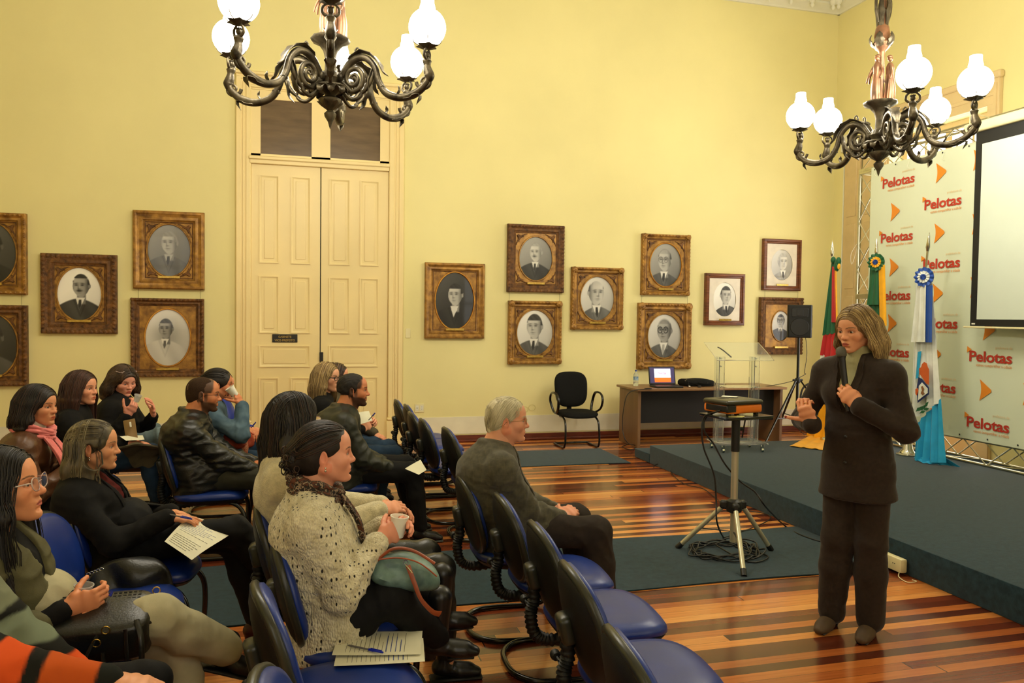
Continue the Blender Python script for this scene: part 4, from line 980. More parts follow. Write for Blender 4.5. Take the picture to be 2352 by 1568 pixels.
# stool
p = atY(1742, 893, 9.1); stz = p.z; stc = V(p.x, 9.1, 0)
sto = empty('bar_stool', stc); tag(sto, 'black wire-legged stool with a round seat behind the clear lectern', 'stool')
m = MB(); m.lathe([(.001, stz-.035), (.14, stz-.035), (.165, stz-.025), (.17, stz-.012), (.16, stz), (.001, stz+.004)], (0, 0, 0), 28); m.build('stool_seat', M_black, sto)
for k in range(4):
    q = PI/4+k*PI/2; m = MB(); m.bar((.11*math.cos(q), .11*math.sin(q), stz-.03), (.20*math.cos(q), .20*math.sin(q), 0), .0105); m.build('stool_leg', M_tube, sto)
for z in (.30, .34): m = MB(); rr = .11+.09*(stz-z)/stz+.004; m.tube([V(rr*math.cos(2*PI*k/28), rr*math.sin(2*PI*k/28), z) for k in range(28)], .006, 6, closed=True); m.build('foot_ring', M_tube, sto)
# ================================================================ LOUDSPEAKER ON STAND
sp = atZ(1835, 1010, 0); base_y = 8.75
pb = atY(1835, 760, base_y); sxp = pb.x
st = empty('speaker_stand', (sxp, base_y, 0)); tag(st, 'black tripod stand carrying the loudspeaker beside the stage', 'speaker stand')
zc, zbrk, zt = atY(1838, 775, base_y).z, atY(1838, 876, base_y).z, atY(1838, 952, base_y).z
m = MB(); m.bar((0, 0, .28), (0, 0, zc), .0185, 12); m.build('pole', M_tube, st)
m = MB(); m.lathe([(.03, zbrk-.02), (.035, zbrk), (.035, zbrk+.03), (.025, zbrk+.05)], (0, 0, 0), 16); m.bar((-.07, 0, zbrk+.02), (.07, 0, zbrk+.02), .014); m.ball((.1, -.03, zt-.02), (.045, .03, .04), 12, 8); m.build('collar', M_shell, st)
for q, L_ in ((R_(197), .62), (R_(-20), .62), (R_(80), .62)):
    m = MB(); a_ = V(.04*math.cos(q), .04*math.sin(q), zbrk+.01); b_ = V(L_*math.cos(q), L_*math.sin(q), .02)
    m.tube([a_, b_], .015, 10, flat=.7); m.ball(b_, .022, 10, 6); c_ = a_.lerp(b_, .60); m.bar((0, 0, .33), c_, .007); m.build('leg', M_tube, st)
lsz0, lsz1 = atY(1820, 775, base_y).z, atY(1820, 700, base_y).z
ls = empty('loudspeaker', (sxp, base_y, zc)); tag(ls, 'black loudspeaker on the tripod stand in front of the corner portrait', 'loudspeaker')
ls.rotation_euler = (0, 0, R_(-32))
hh = lsz1-zc; m = MB()
poly = [(-.14, -.13), (.14, -.13), (.155, -.09), (.11, .13), (-.11, .13), (-.155, -.09)]
m.prism(poly, (0, 0, .0), (1, 0, 0), (0, 1, 0), (0, 0, hh)); o = m.build('cabinet', M_shell, ls)
bv = o.modifiers.new('b', 'BEVEL'); bv.width = .012; bv.segments = 2
m = MB()
for z in (.04, .16, .28, .36): m.bb((-.13, .10, z), (.13, .145, z+.02), bev=.004)
m.bb((.10, .02, .12), (.165, .06, .30), bev=.01); m.build('rear_rib', M_edge, ls)
m = MB(); m.lathe([(.11, -.138), (.115, -.13), (.09, -.125), (.03, -.105), (.02, -.11), (.001, -.115)], (0, 0, .14), 28, axis='Y'); m.build('woofer', M_black, ls)
m = MB(); m.bb((-.10, -.137, .27), (.10, -.13, .38), bev=.004); m.bb((-.04, -.14, .29), (.04, -.135, .36), bev=.003); m.build('horn', M_black, ls)
cable('speaker_cable', [V(sxp+.1, base_y+.02, zc+.1), V(sxp+.13, base_y, zc-.2), V(sxp+.10, base_y, zc-.45), V(sxp+.12, base_y, zbrk+.1), V(sxp+.02, base_y, zbrk+.05)], .004, 'thin black cable hanging down beside the loudspeaker pole')
cable('speaker_cable', [V(sxp-.02, base_y, zbrk+.02), atY(1790, 882, 8.8), atY(1740, 889, 8.9), atY(1690, 888, 9.0), V(atY(1660, 886, 9.1).x, 9.1, dz+.01), V(5.3, 9.2, dz+.008)], .004, 'thin cable sagging from the loudspeaker stand to the desk')
cable('floor_cable', [V(sxp+.1, base_y-.03, zt-.03), atY(1836, 985, 8.7), atY(1852, 1000, 8.6), atZ(1862, 1004, .012), V(7.2, 8.9, .012)], .005, 'black cable dropping from the stand knob towards the corner')
# fire extinguisher on the right wall
p = atX(1877, 905, XW-.62); fe = empty('fire_extinguisher', (XW-.62, p.y, ST)); tag(fe, 'red fire extinguisher with blue and white label behind the speaker stand', 'fire extinguisher')
m = MB(); m.lathe([(.001, 0), (.07, 0), (.08, .02), (.08, .36), (.06, .42), (.025, .45), (.02, .48)], (0, 0, 0), 24); m.build('cylinder', pm('extinguisher_red', srgb(190, 20, 18), .25), fe)
m = MB(); m.lathe([(.081, .12), (.081, .30)], (0, 0, 0), 24); m.build('label', pm('extinguisher_label', srgb(220, 225, 230), .5, col2=srgb(40, 70, 150), vs=16, stretch=(1, 1, 3)), fe)
m = MB(); m.box((0, 0, .49), (.03, .03, .04), bev=.004); m.box((-.04, 0, .52), (.10, .02, .012), bev=.003); m.build('valve', M_black, fe)
m = MB(); m.tube(spline([V(-.02, .0, .50), V(-.10, .03, .54), V(-.20, .05, .46), V(-.24, .05, .25)], 8), .014, 8); m.build('hose', M_black, fe)
# ================================================================ CLEAR LECTERN on the stage
M_acr = pm('clear_acrylic', (.93, .96, .95), .03, trans=.93, ior=1.12, var=.01, spec=.6)
cL = atZ(1690, 1033, ST+.06); ly_ = 7.35; lcx = atY(1692, 1000, ly_).x
le = empty('clear_lectern', (lcx, ly_, ST), R_(-6)); tag(le, 'transparent acrylic lectern on castors at the back of the stage', 'lectern')
ztop = atY(1690, 795, ly_).z-ST; ztopf = atY(1690, 822, ly_-.2).z-ST; zb = .085
m = MB(); m.bb((-.27, -.20, zb), (.27, .20, zb+.018), bev=.012, seg=2); m.build('base_plate', M_acr, le)
for s in (-1, 1):
    m = MB(); m.bb((s*.20-.045, -.012, zb+.018), (s*.20+.045, .012, ztopf), bev=.002); m.bb((s*.20-.045, -.06, zb+.018), (s*.20-.037, .06, ztopf)); m.build('upright', M_acr, le)
tlt = Matrix.Rotation(R_(26), 3, 'X')
m = MB(); m.box((0, -.0, ztopf+.06), (.64, .40, .009), tlt, bev=.004); m.build('reading_top', M_acr, le)
m = MB(); m.bb((-.20, -.14, zb+.60), (.20, .12, zb+.608)); m.build('shelf', M_acr, le)
for s in (-1, 1):
    for t in (-1, 1):
        m = MB(); m.lathe([(.001, -.012), (.022, -.012), (.024, 0), (.022, .012), (.001, .012)], (s*.22, t*.15, .024), 16, axis='X'); m.bb((s*.22-.018, t*.15-.012, .03), (s*.22+.018, t*.15+.012, zb), bev=.004); m.build('castor', M_chrome, le)
m = MB()
for s in (-1, 1):
    for z in (ztopf-.02, ztopf-.10, zb+.60): m.lathe([(.001, -.016), (.008, -.014), (.008, .014), (.001, .016)], (s*.2, 0, z), 10, axis='Y')
m.build('fixing_screw', M_chrome, le)
m = MB(); m.tube(spline([V(-.20, .08, ztopf+.10), V(-.17, .02, ztopf+.07), V(-.13, -.1, ztopf+.0)], 6), .012, 8, flat=.5); o = m.build('microphone_clip', M_black, le)
# ================================================================ PROJECTOR STAND
M_satin = pm('champagne_aluminium', srgb(206, 200, 172), .33, metal=.6, var=.06)
feet = [atZ(1556, 1257, .014), atZ(1709, 1322, .014), atZ(1771, 1262, .014)]
hub = V(2.83, 4.66, 0); hb = atZ(1687, 1165, 0)
px_, py_ = 2.80, 4.63
def zat(px, py): 
    d = ray(px, py); t = (V(px_, py_, 0)-CC).dot(V(CW.x, CW.y, 0).normalized())/d.dot(V(CW.x, CW.y, 0).normalized()); return (CC+d*t)
ph = zat(1686, 1160); ptop = zat(1688, 955)
px_, py_ = ph.x, ph.y
ps = empty('projector_stand', (px_, py_, 0)); tag(ps, 'tripod stand with a small black tray holding the projector', 'projector stand')
PL = V(px_, py_, 0)
def pp(name, m, mt): return m.build(name, mt, ps)
zh, ztp = ph.z, ptop.z
m = MB(); m.bar((0, 0, .10), (0, 0, ztp-.12), .024, 16); pp('pole', m, M_satin)
m = MB(); m.bar((0, 0, ztp-.24), (0, 0, ztp-.02), .029, 16); m.bar((.02, 0, ztp-.09), (.055, 0, ztp-.09), .012); m.build('black_sleeve', M_black, ps)
m = MB(); m.lathe([(.03, zh-.05), (.05, zh-.04), (.055, zh), (.05, zh+.03), (.03, zh+.045)], (0, 0, 0), 20)
for f in feet:
    d = (V(f.x, f.y, 0)-PL).normalized(); m.box(d*.06+V(0, 0, zh), (.07, .045, .06), math.atan2(d.y, d.x), bev=.012)
pp('hub_clamp', m, M_black)
for f in feet:
    d = V(f.x, f.y, .014)-PL; a_ = V(d.x, d.y, 0).normalized()*.07+V(0, 0, zh-.01)
    m = MB(); m.tube([a_, d], .0165, 12); lg = pp('leg', m, M_satin)
    e = (d-a_).normalized(); m = MB(); m.tube([d-e*.045, d+e*.004], .0195, 12); m.build('rubber_foot', M_black, lg)
    mid = a_.lerp(d, .52); m = MB(); m.tube([V(0, 0, .17), mid], .007, 8, flat=.5); m.ball(mid, .013, 8, 6); m.build('leg_brace', M_black, lg)
tr_rot = R_(-2)
tz = ztp
c4 = [zat(1612, 950), zat(1690, 972), zat(1784, 955), zat(1700, 935)]
m = MB(); m.box((0.0, 0, tz), (.38, .30, .012), R_(10), bev=.003); m.box((0, 0, tz+.009), (.385, .305, .006), R_(10), bev=.002); pp('tray', m, pm('glossy_black_tray', srgb(24, 26, 20), .15, spec=.7))
# projector: dark lid, orange lower body
pr = empty('projector', (px_-.02, py_+.01, tz+.013), R_(12)); tag(pr, 'orange and dark grey projector resting on the tripod tray', 'projector')
M_oran = pm('orange_plastic', srgb(240, 124, 22), .35, var=.04); M_lid = pm('dark_olive_plastic', srgb(52, 50, 34), .35, var=.1)
m = MB(); m.box((0, 0, .045), (.31, .235, .058), bev=.016, seg=3); m.build('lower_body', M_oran, pr)
m = MB(); m.box((0, 0, .088), (.322, .245, .034), bev=.016, seg=3); m.build('lid', M_lid, pr)
m = MB(); m.bb((-.163, -.105, .028), (-.08, -.118-.003, .072), bev=.004); m.bb((-.159, -.11, .03), (-.15, .09, .07), bev=.003); m.build('vent_recess', M_black, pr)
m = MB()
for k in range(6): m.bb((-.09+k*.014, .02-.0, .1045), (-.082+k*.014, .07, .1062))
m.bb((.03, .03, .1045), (.075, .07, .106)); m.build('lid_buttons', M_black, pr)
m = MB()
for sx_ in (-1, 1):
    for sy_ in (-1, 1): m.bb((sx_*.12-.012, sy_*.09-.012, 0), (sx_*.12+.012, sy_*.09+.012, .02))
m.build('projector_feet', M_black, pr)
q_ = V(px_, py_, 0)
tp = V(px_-.16, py_-.10, tz+.013); m = MB(); m.box(tp+V(.08, -.02, .001), (.09, .05, .003), R_(-25)); m.box(tp+V(.11, -.035, .004), (.05, .035, .003), R_(-40)); o = m.build('folded_note', pm('pale_yellow_note', srgb(226, 220, 140), .7)); tag(o, 'small yellowish folded note under the projector on the tray', 'note')
m = MB(); t0 = V(px_+.02, py_+.02, tz+.013+.106); m.box(t0+V(-.02, .07, .004), (.10, .06, .002), R_(-40)); o = m.build('white_slip', M_white); tag(o, 'white paper slip lying on the projector lid', 'paper')
# cables down from the projector
A0 = V(px_-.17, py_-.09, tz+.05)
def zs(px, py, dd=0): 
    d = ray(px, py); nh = V(CW.x, CW.y, 0).normalized(); t = ((V(px_, py_, 0)-CC).dot(nh)+dd)/d.dot(nh); return CC+d*t
cable('projector_cable', [A0, zs(1620, 955), zs(1612, 985), zs(1617, 1030), zs(1640, 1090), zs(1645, 1150), zs(1647, 1200, -.05), atZ(1665, 1238, .02), atZ(1690, 1255, .015), atZ(1740, 1275, .012)], .006, 'thick black cable hanging from the projector straight down to the coil')
cable('projector_cable', [A0+V(.01, .02, 0), zs(1622, 958, .03), zs(1618, 990, .03), zs(1640, 1020, .05), zs(1665, 1065, .05), zs(1700, 1105, .1), zs(1735, 1130, .1), zs(1760, 1165, .1), atZ(1800, 1205, .02), atZ(1835, 1226, .015), atZ(1885, 1243, .015), atZ(1925, 1247, .015)], .006, 'black cable swinging from the projector across to the foot of the stage')
rnd = random.Random(5); cc_ = atZ(1665, 1272, .0)
pts = []
for k in range(110):
    q = k*.36; a_ = .24+.05*math.sin(k*.7)+.04*rnd.random(); b_ = .15+.04*math.cos(k*.5)+.03*rnd.random()
    pts.append(V(cc_.x+a_*math.cos(q)+.03*math.sin(k*.17), cc_.y+b_*math.sin(q)+.02*math.cos(k*.2), .016+.012*(k % 3)+.01*rnd.random()))
pts += [atZ(1720, 1290, .02), atZ(1765, 1278, .02), atZ(1720, 1262, .02), atZ(1700, 1252, .03)]
cable('coiled_cable', pts, .0055, 'tangled coil of black cable on the runner under the projector stand', n=4)
cable('floor_cable', [atZ(1501, 1073, .01), atZ(1508, 1066, .03), atZ(1530, 1068, .02), atZ(1548, 1093, .012), atZ(1575, 1112, .012), atZ(1615, 1122, .012), atZ(1640, 1140, .012), atZ(1665, 1158, .012), atZ(1700, 1170, .012), atZ(1760, 1180, .014), atZ(1765, 1195, .014), atZ(1700, 1222, .014), atZ(1660, 1235, .02)], .004, 'thin black cable running along the floor beside the stage edge')
# power box by the stage behind the speaker's legs
p = atX(2050, 1290, 3.66); pwb = empty('power_box', (3.675, p.y, p.z-.05)); tag(pwb, 'ivory power socket box fixed low on the front of the stage', 'socket box')
m = MB(); m.box((0, 0, .045), (.05, .17, .09), bev=.012, seg=2); m.build('box_body', M_plate, pwb)
m = MB()
for dy in (-.03, -.015): m.box((-.0255, dy, .05), (.002, .006, .006))
m.build('socket_hole', M_black, pwb)
cable('white_wire', [V(3.66, p.y-.06, .02), atZ(2065, 1325, .006), atZ(2085, 1337, .006), atZ(2105, 1335, .006), atZ(2095, 1331, .006)], .003, 'thin pale wire curling on the floor by the stage', mt=M_plate)
# papers and pen on the empty second-row seat
M_paper = pm('white_printed_paper', srgb(232, 228, 200), .7, var=.02)
M_ink = pm('grey_printed_ink', srgb(90, 90, 84), .8); M_bink = pm('blue_handwriting', srgb(96, 110, 170), .8)
def paper(loc, rot, w, h, name, label, lines=14, curl=.006, seed=0, parent=None):
    root = empty(name, loc) if parent is None else parent
    G = []
    for i in range(13):
        r_ = []
        for j in range(17):
            x = -w/2+w*i/12; y = -h/2+h*j/16; r_.append(V(x, y, curl*math.sin(x*9+seed)+curl*(y/h)**2*2))
        G.append(r_)
    def zz(x, y): return curl*math.sin(x*9+seed)+curl*(y/h)**2*2+.0009
    m = MB(); m.sheet(G, .0006); m.build('sheet', M_paper, root)
    m = MB(); m2 = MB(); rnd = random.Random(seed)
    def line(mm, x0, x1, y, t): 
        n = 6
        for k in range(n):
            a, b = x0+(x1-x0)*k/n, x0+(x1-x0)*(k+1)/n
            mm._add([V(a, y, zz(a, y)), V(b, y, zz(b, y)), V(b, y+t, zz(b, y+t)), V(a, y+t, zz(a, y+t))], [[0, 1, 2, 3]])
    for k in range(lines):
        y = h*.36-k*h*.72/lines; line(m, -w*.4, w*(.4 if k % 4 else rnd.uniform(0, .3)), y, .0014)
    for k in range(2): line(m, -w*.1, w*.12, h*.44+k*.006, .003)
    for k in range(4): line(m2, -w*.38, w*rnd.uniform(0, .35), -h*.10-k*h*.055, .003)
    m.build('printed_lines', M_ink, root, smooth=0); m2.build('handwriting', M_bink, root, smooth=0)
    root.rotation_euler = rot
    if label: tag(root, label, 'paper')
    return root
pc = atZ(872, 1490, SEAT_Z+.006)
paper((pc.x+.00, pc.y+.02, SEAT_Z+.018), (R_(1), R_(1), R_(80)), .21, .30, 'printed_form', 'printed form lying on the empty blue chair, topmost of two', seed=2, curl=.003)
paper((pc.x-.0, pc.y-.035, SEAT_Z+.011), (0, R_(1), R_(83)), .21, .30, 'printed_form', 'second printed form peeking out below the top one on the empty chair', seed=3, curl=.003)
def pen(a, b, label, cap=True):
    a, b = Vector(a), Vector(b); d = (b-a); root = empty('ballpoint_pen', a); tag(root, label, 'pen')
    m = MB(); m.tube([V(0, 0, 0), d*.06, d*.66], [.0008, .0035, .0035], 8); m.build('barrel', pm('clear_grey_barrel', srgb(110, 106, 104), .2), root)
    m = MB(); m.tube([d*.60, d*.72, d*.98, d], [.0048, .005, .0035, .001], 8); m.bar(d*.65+V(0, 0, .006), d*.95+V(0, 0, .005), .0015); m.build('blue_cap', pm('ballpoint_blue', srgb(16, 36, 170), .3), root)
    return root
pen(atZ(798, 1481, SEAT_Z+.031), atZ(881, 1498, SEAT_Z+.031), 'blue capped ballpoint pen lying on the printed forms on the chair')

for k, (px, py) in enumerate(((1222, 936), (1205, 940))):
    p = atY(px, py, YW-.012); m = MB(); m.tube([V(p.x+.045*math.cos(q*PI/10), YW-.012, p.z+.04*math.sin(q*PI/10)) for q in range(20)], .002, 5, closed=True); o = m.build('wall_wire_loop', pm('painted_wire', srgb(206, 190, 110), .6)); tag(o, ('right' if k == 0 else 'left')+' of two small wire loops painted like the wall, behind the old man', 'wire')
# ================================================================ CHANDELIERS
M_bronze = pm('weathered_bronze', srgb(104, 94, 72), .42, metal=.65, var=.35, vs=14, col2=srgb(48, 42, 32), bump=.6, bs=60, bdist=.003, rvar=.12)
M_copper = pm('copper_highlight_bronze', srgb(150, 104, 72), .4, metal=.6, var=.3, vs=10, col2=srgb(84, 66, 50), bump=.3, bs=60)
M_globe = bpy.data.materials.new('lit_opal_globe'); M_globe.use_nodes = True
_b = M_globe.node_tree.nodes['Principled BSDF']; _b.inputs['Base Color'].default_value = (1, 1, 1, 1); _b.inputs['Emission Color'].default_value = (1.0, .90, .70, 1); _b.inputs['Emission Strength'].default_value = 20.0
def blob_putto(m, c, d, h):
    """small atlas figure: c base point, d outward unit vector, h height; arms raised to hold the globe"""
    c = Vector(c); d = Vector(d); s = V(-d.y, d.x, 0); z = V(0, 0, 1)
    P = lambda a, b, e: c+d*(a*h)+s*(b*h)+z*(e*h)
    m.tube(spline([P(.05, 0, -.05), P(.08, 0, .12), P(.02, 0, .30), P(.0, 0, .46), P(-.01, 0, .60), P(0, 0, .70)], 4), [.10*h, .17*h, .15*h, .11*h, .155*h, .06*h], 10)
    m.ball(P(-.02, 0, .80), (.095*h, .095*h, .11*h), 12, 8)
    for q in range(7): m.ball(P(-.02+.07*math.cos(q*.9), .07*math.sin(q*.9), .88), .035*h, 6, 4)
    for t in (-1, 1): m.tube(spline([P(0, t*.13, .64), P(-.02, t*.24, .74), P(-.0, t*.22, .90), P(0, t*.08, 1.0)], 4), [.05*h, .045*h, .04*h, .03*h], 8)
def leaf(m, pts, w, side, n=7):
    """serrated acanthus leaf laid along pts with lateral vector side"""
    P = spline(pts, 3); N = len(P); L_, R__, C_ = [], [], []
    for i, p in enumerate(P):
        f = i/(N-1); ww = w*math.sin(PI*min(1, .12+f*.88))*(1+.35*((i % 3) == 1)); t = (P[min(i+1, N-1)]-P[max(i-1, 0)]).normalized()
        nn = t.cross(side).normalized()
        L_.append(p+side*ww+nn*ww*.35); R__.append(p-side*ww+nn*ww*.35); C_.append(p)
    G = [L_, [a.lerp(b, .5) for a, b in zip(L_, C_)], C_, [a.lerp(b, .5) for a, b in zip(R__, C_)], R__]
    m.sheet(G, .004)
def arm_meshes():
    """one arm in the x-z plane (x outward), z=0 at the globe centre"""
    A = MB()
    path = [V(.075, 0, -.275), V(.10, 0, -.235), V(.14, 0, -.185), V(.20, 0, -.155), V(.26, 0, -.165), V(.315, 0, -.225), V(.345, 0, -.32), V(.40, 0, -.395), V(.50, 0, -.425), V(.60, 0, -.40), V(.665, 0, -.345), V(.685, 0, -.29)]
    S = spline(path, 7); A.tube(S, [.020, .022, .024, .022, .021, .022, .024, .026, .024, .020], 10)
    sp = []
    for k in range(40):
        f = k/39; q = -PI*.55+f*PI*3.6; rr = .085*(1-f*.82); sp.append(V(.165+rr*math.cos(q)*.9, 0, -.285+rr*math.sin(q)))
    A.tube([V(.08, 0, -.30)]+sp, [.018, .016, .013, .008], 8)
    sp = []
    for k in range(26):
        f = k/25; q = PI+f*PI*2.6; rr = .055*(1-f*.8); sp.append(V(.655+rr*math.cos(q), 0, -.335+rr*math.sin(q)*.9))
    A.tube(sp, [.012, .010, .006], 7)
    A.tube(spline([V(.20, 0, -.40), V(.25, 0, -.36), V(.29, 0, -.30), V(.31, 0, -.23)], 5), [.006, .014, .016, .008], 8)
    A.tube(spline([V(.09, 0, -.36), V(.16, 0, -.42), V(.22, 0, -.395), V(.215, 0, -.34)], 5), [.014, .012, .007], 8)
    y = V(0, 1, 0)
    leaf(A, [V(.13, 0, -.165), V(.20, 0, -.128), V(.27, 0, -.14), V(.33, 0, -.19), V(.37, 0, -.26), V(.41, 0, -.285)], .034, y)
    leaf(A, [V(.50, 0, -.445), V(.57, 0, -.44), V(.62, 0, -.42), V(.60, 0, -.475)], .028, y)
    leaf(A, [V(.40, 0, -.385), V(.38, 0, -.34), V(.345, 0, -.36), V(.36, 0, -.31)], .018, y)
    leaf(A, [V(.30, 0, -.22), V(.27, 0, -.30), V(.27, 0, -.38), V(.235, 0, -.43)], .028, y)
    leaf(A, [V(.47, 0, -.41), V(.49, 0, -.375), V(.475, 0, -.345)], .014, y)
    A.tube(spline([V(.18, 0, -.14), V(.175, 0, -.11), V(.19, 0, -.09), V(.205, 0, -.105), V(.195, 0, -.115)], 4), [.008, .006, .004], 6)
    A.lathe([(.028, .062), (.033, .07), (.033, .085), (.028, .093)], (0, 0, -.275), 12, axis='X')
    F = MB(); blob_putto(F, (.672, 0, -.325), (1, 0, 0), .195)
    G = MB(); G.lathe([(.018, -.135), (.03, -.13), (.05, -.118), (.062, -.112), (.055, -.118), (.018, -.13)], (.67, 0, 0), 18, lobes=6, amp=.25)
    for k in range(4):
        q = k*PI/2+.4; G.tube(spline([V(.67, 0, -.12)+V(math.cos(q), math.sin(q), 0)*.03, V(.67, 0, -.10)+V(math.cos(q), math.sin(q), 0)*.075, V(.67, 0, -.075)+V(math.cos(q), math.sin(q), 0)*.092], 3), .003, 5)
    return A, F, G
def chandelier(loc, view_az, angs, label):
    """angs: degrees, 0 = to the right seen from the camera, 90 = towards the camera"""
    root = empty('bronze_chandelier', loc); tag(root, label, 'chandelier', 'bronze chandeliers with opal globes')
    zc_ = CEIL-loc[2]
    m = MB()
    m.lathe([(.001, -.60), (.008, -.58), (.014, -.555), (.035, -.52), (.038, -.50), (.018, -.48), (.05, -.455), (.072, -.43), (.074, -.41), (.03, -.385), (.05, -.365), (.10, -.35), (.118, -.335), (.112, -.325), (.05, -.33), (.055, -.31), (.075, -.275), (.06, -.24), (.035, -.225), (.032, -.15), (.045, -.10), (.075, -.06), (.118, -.04), (.125, -.025), (.118, -.015), (.04, -.01)], (0, 0, 0), 36, lobes=12, amp=.03)
    m.build('hub', M_bronze, root, smooth=50)
    m = MB()
    for k in range(12):
        q = k*PI/6; d = V(math.cos(q), math.sin(q), 0); s = V(-d.y, d.x, 0); leaf(m, [d*.05+V(0, 0, -.36), d*.10+V(0, 0, -.345), d*.13+V(0, 0, -.365), d*.118+V(0, 0, -.395)], .028, s)
        if k % 2 == 0: leaf(m, [d*.03+V(0, 0, -.47), d*.06+V(0, 0, -.45), d*.085+V(0, 0, -.425)], .02, s)
    m.build('leaf_crown', M_bronze, root, smooth=60)
    m = MB(); m.lathe([(.022, -.02), (.022, .36), (.028, .38), (.05, .40), (.07, .44), (.055, .47), (.06, .50), (.05, .56), (.032, .60), (.030, .74), (.026, .80), (.035, .83), (.05, .88), (.03, .90), (.016, .92), (.016, zc_-.12), (.05, zc_-.1), (.09, zc_-.03), (.10, zc_)], (0, 0, 0), 20); m.build('stem', M_copper, root, smooth=50)
    m = MB()
    for k in range(5):
        q = k*2*PI/5; d = V(math.cos(q), math.sin(q), 0); s = V(-d.y, d.x, 0)
        leaf(m, [d*.04+V(0, 0, .40), d*.08+V(0, 0, .43), d*.095+V(0, 0, .48), d*.075+V(0, 0, .52)], .03, s)
        leaf(m, [d*.04+V(0, 0, .55), d*.05+V(0, 0, .65), d*.06+V(0, 0, .74), d*.03+V(0, 0, .82)], .022, s)
    for q in (.2, 3.4): m.tube(spline([V(.03*math.cos(q), .03*math.sin(q), .84), V(.08*math.cos(q), .08*math.sin(q), .80), V(.085*math.cos(q), .085*math.sin(q), .70), V(.05*math.cos(q), .05*math.sin(q), .60)], 5), [.012, .012, .008], 7)
    m.build('stem_leaves', M_bronze, root, smooth=60)
    for k in range(3):   # standing draped figures round the stem
        q = R_(view_az)+R_((150, 30, 270)[k]); d = V(math.cos(q), math.sin(q), 0); s = V(-d.y, d.x, 0); b = d*.062; m = MB()
        m.tube(spline([b+V(0, 0, -.01), b+V(0, 0, .08)+d*.006, b+V(0, 0, .18), b+V(0, 0, .25), b+V(0, 0, .285)], 4), [.042, .038, .028, .030, .012], 12)
        for j in range(7):
            w = j*.9; m.tube([b+V(math.cos(w), math.sin(w), 0)*.038+V(0, 0, -.01), b+V(math.cos(w+.3), math.sin(w+.3), 0)*.026+V(0, 0, .19)], [.008, .005], 5)
        m.ball(b+V(0, 0, .315), (.019, .019, .024), 10, 8); m.ball(b+V(0, 0, .33)-d*.004, (.021, .021, .016), 8, 6)
        m.tube(spline([b+s*.028+V(0, 0, .255), b+s*.05+V(0, 0, .20)+d*.01, b+s*.045+d*.03+V(0, 0, .15)], 4), [.010, .008, .006], 7)
        m.tube(spline([b-s*.028+V(0, 0, .255), b-s*.06+V(0, 0, .19)+d*.01, b-s*.085+V(0, 0, .14)], 4), [.010, .008, .005], 7)
        m.build('draped_figure', M_copper, root, smooth=70)
    global _arm
    for an in angs:
        e = _arm[0]; ar = bpy.data.objects.new('arm', _arm[0]); COL.objects.link(ar); ar.parent = root
        # camera-right direction for this chandelier is view_az-90
        ar.rotation_euler = (0, 0, R_(view_az-90)-R_(an)*1.0); ar.location = (0, 0, .08 if an == 90 else 0)
        for nm, me in (('cherub_figure', _arm[1]), ('globe_gallery', _arm[2]), ('opal_globe', _arm[3])):
            o = bpy.data.objects.new(nm, me); COL.objects.link(o); o.parent = ar
        lt = bpy.data.lights.new('globe_lamp', 'POINT'); lt.energy = LAMP_W; lt.color = (1.0, .94, .80); lt.shadow_soft_size = .12
        w = R_(view_az-90)-R_(an); lo = bpy.data.objects.new('globe_lamp', lt); COL.objects.link(lo)
        lo.location = (loc[0]+.67*math.cos(w), loc[1]+.67*math.sin(w), loc[2]+.27)
    return root
LAMP_W = 30.0
_A, _F, _G = arm_meshes(); _arm = []
for nm, mb_, mt in (('arm', _A, M_bronze), ('cherub_figure', _F, M_bronze), ('globe_gallery', _G, M_bronze)):
    o = mb_.build(nm, mt, smooth=60); _arm.append(o.data); bpy.data.objects.remove(o)
_B = MB(); _B.ball((.67, 0, 0), .117, 32, 20); _B.lathe([(.045, .105), (.05, .12), (.042, .15), (.040, .19), (.001, .20)], (.67, 0, 0), 20)
o = _B.build('opal_globe', M_globe, smooth=70); _arm.append(o.data); bpy.data.objects.remove(o)
c1_ = V(.16, 5.22, 3.42); c2_ = V(4.40, 5.20, 3.36)
for c_, an_, lb in ((c1_, [28, 90, 141, 198, 277, 323], 'bronze chandelier with six globes hanging before the tall door'), (c2_, [-52, 22, 72, 203, 232], 'bronze chandelier with five globes hanging before the projection screen')):
    d_ = math.degrees(math.atan2(c_.y, c_.x)); chandelier(tuple(c_), d_, an_, lb)
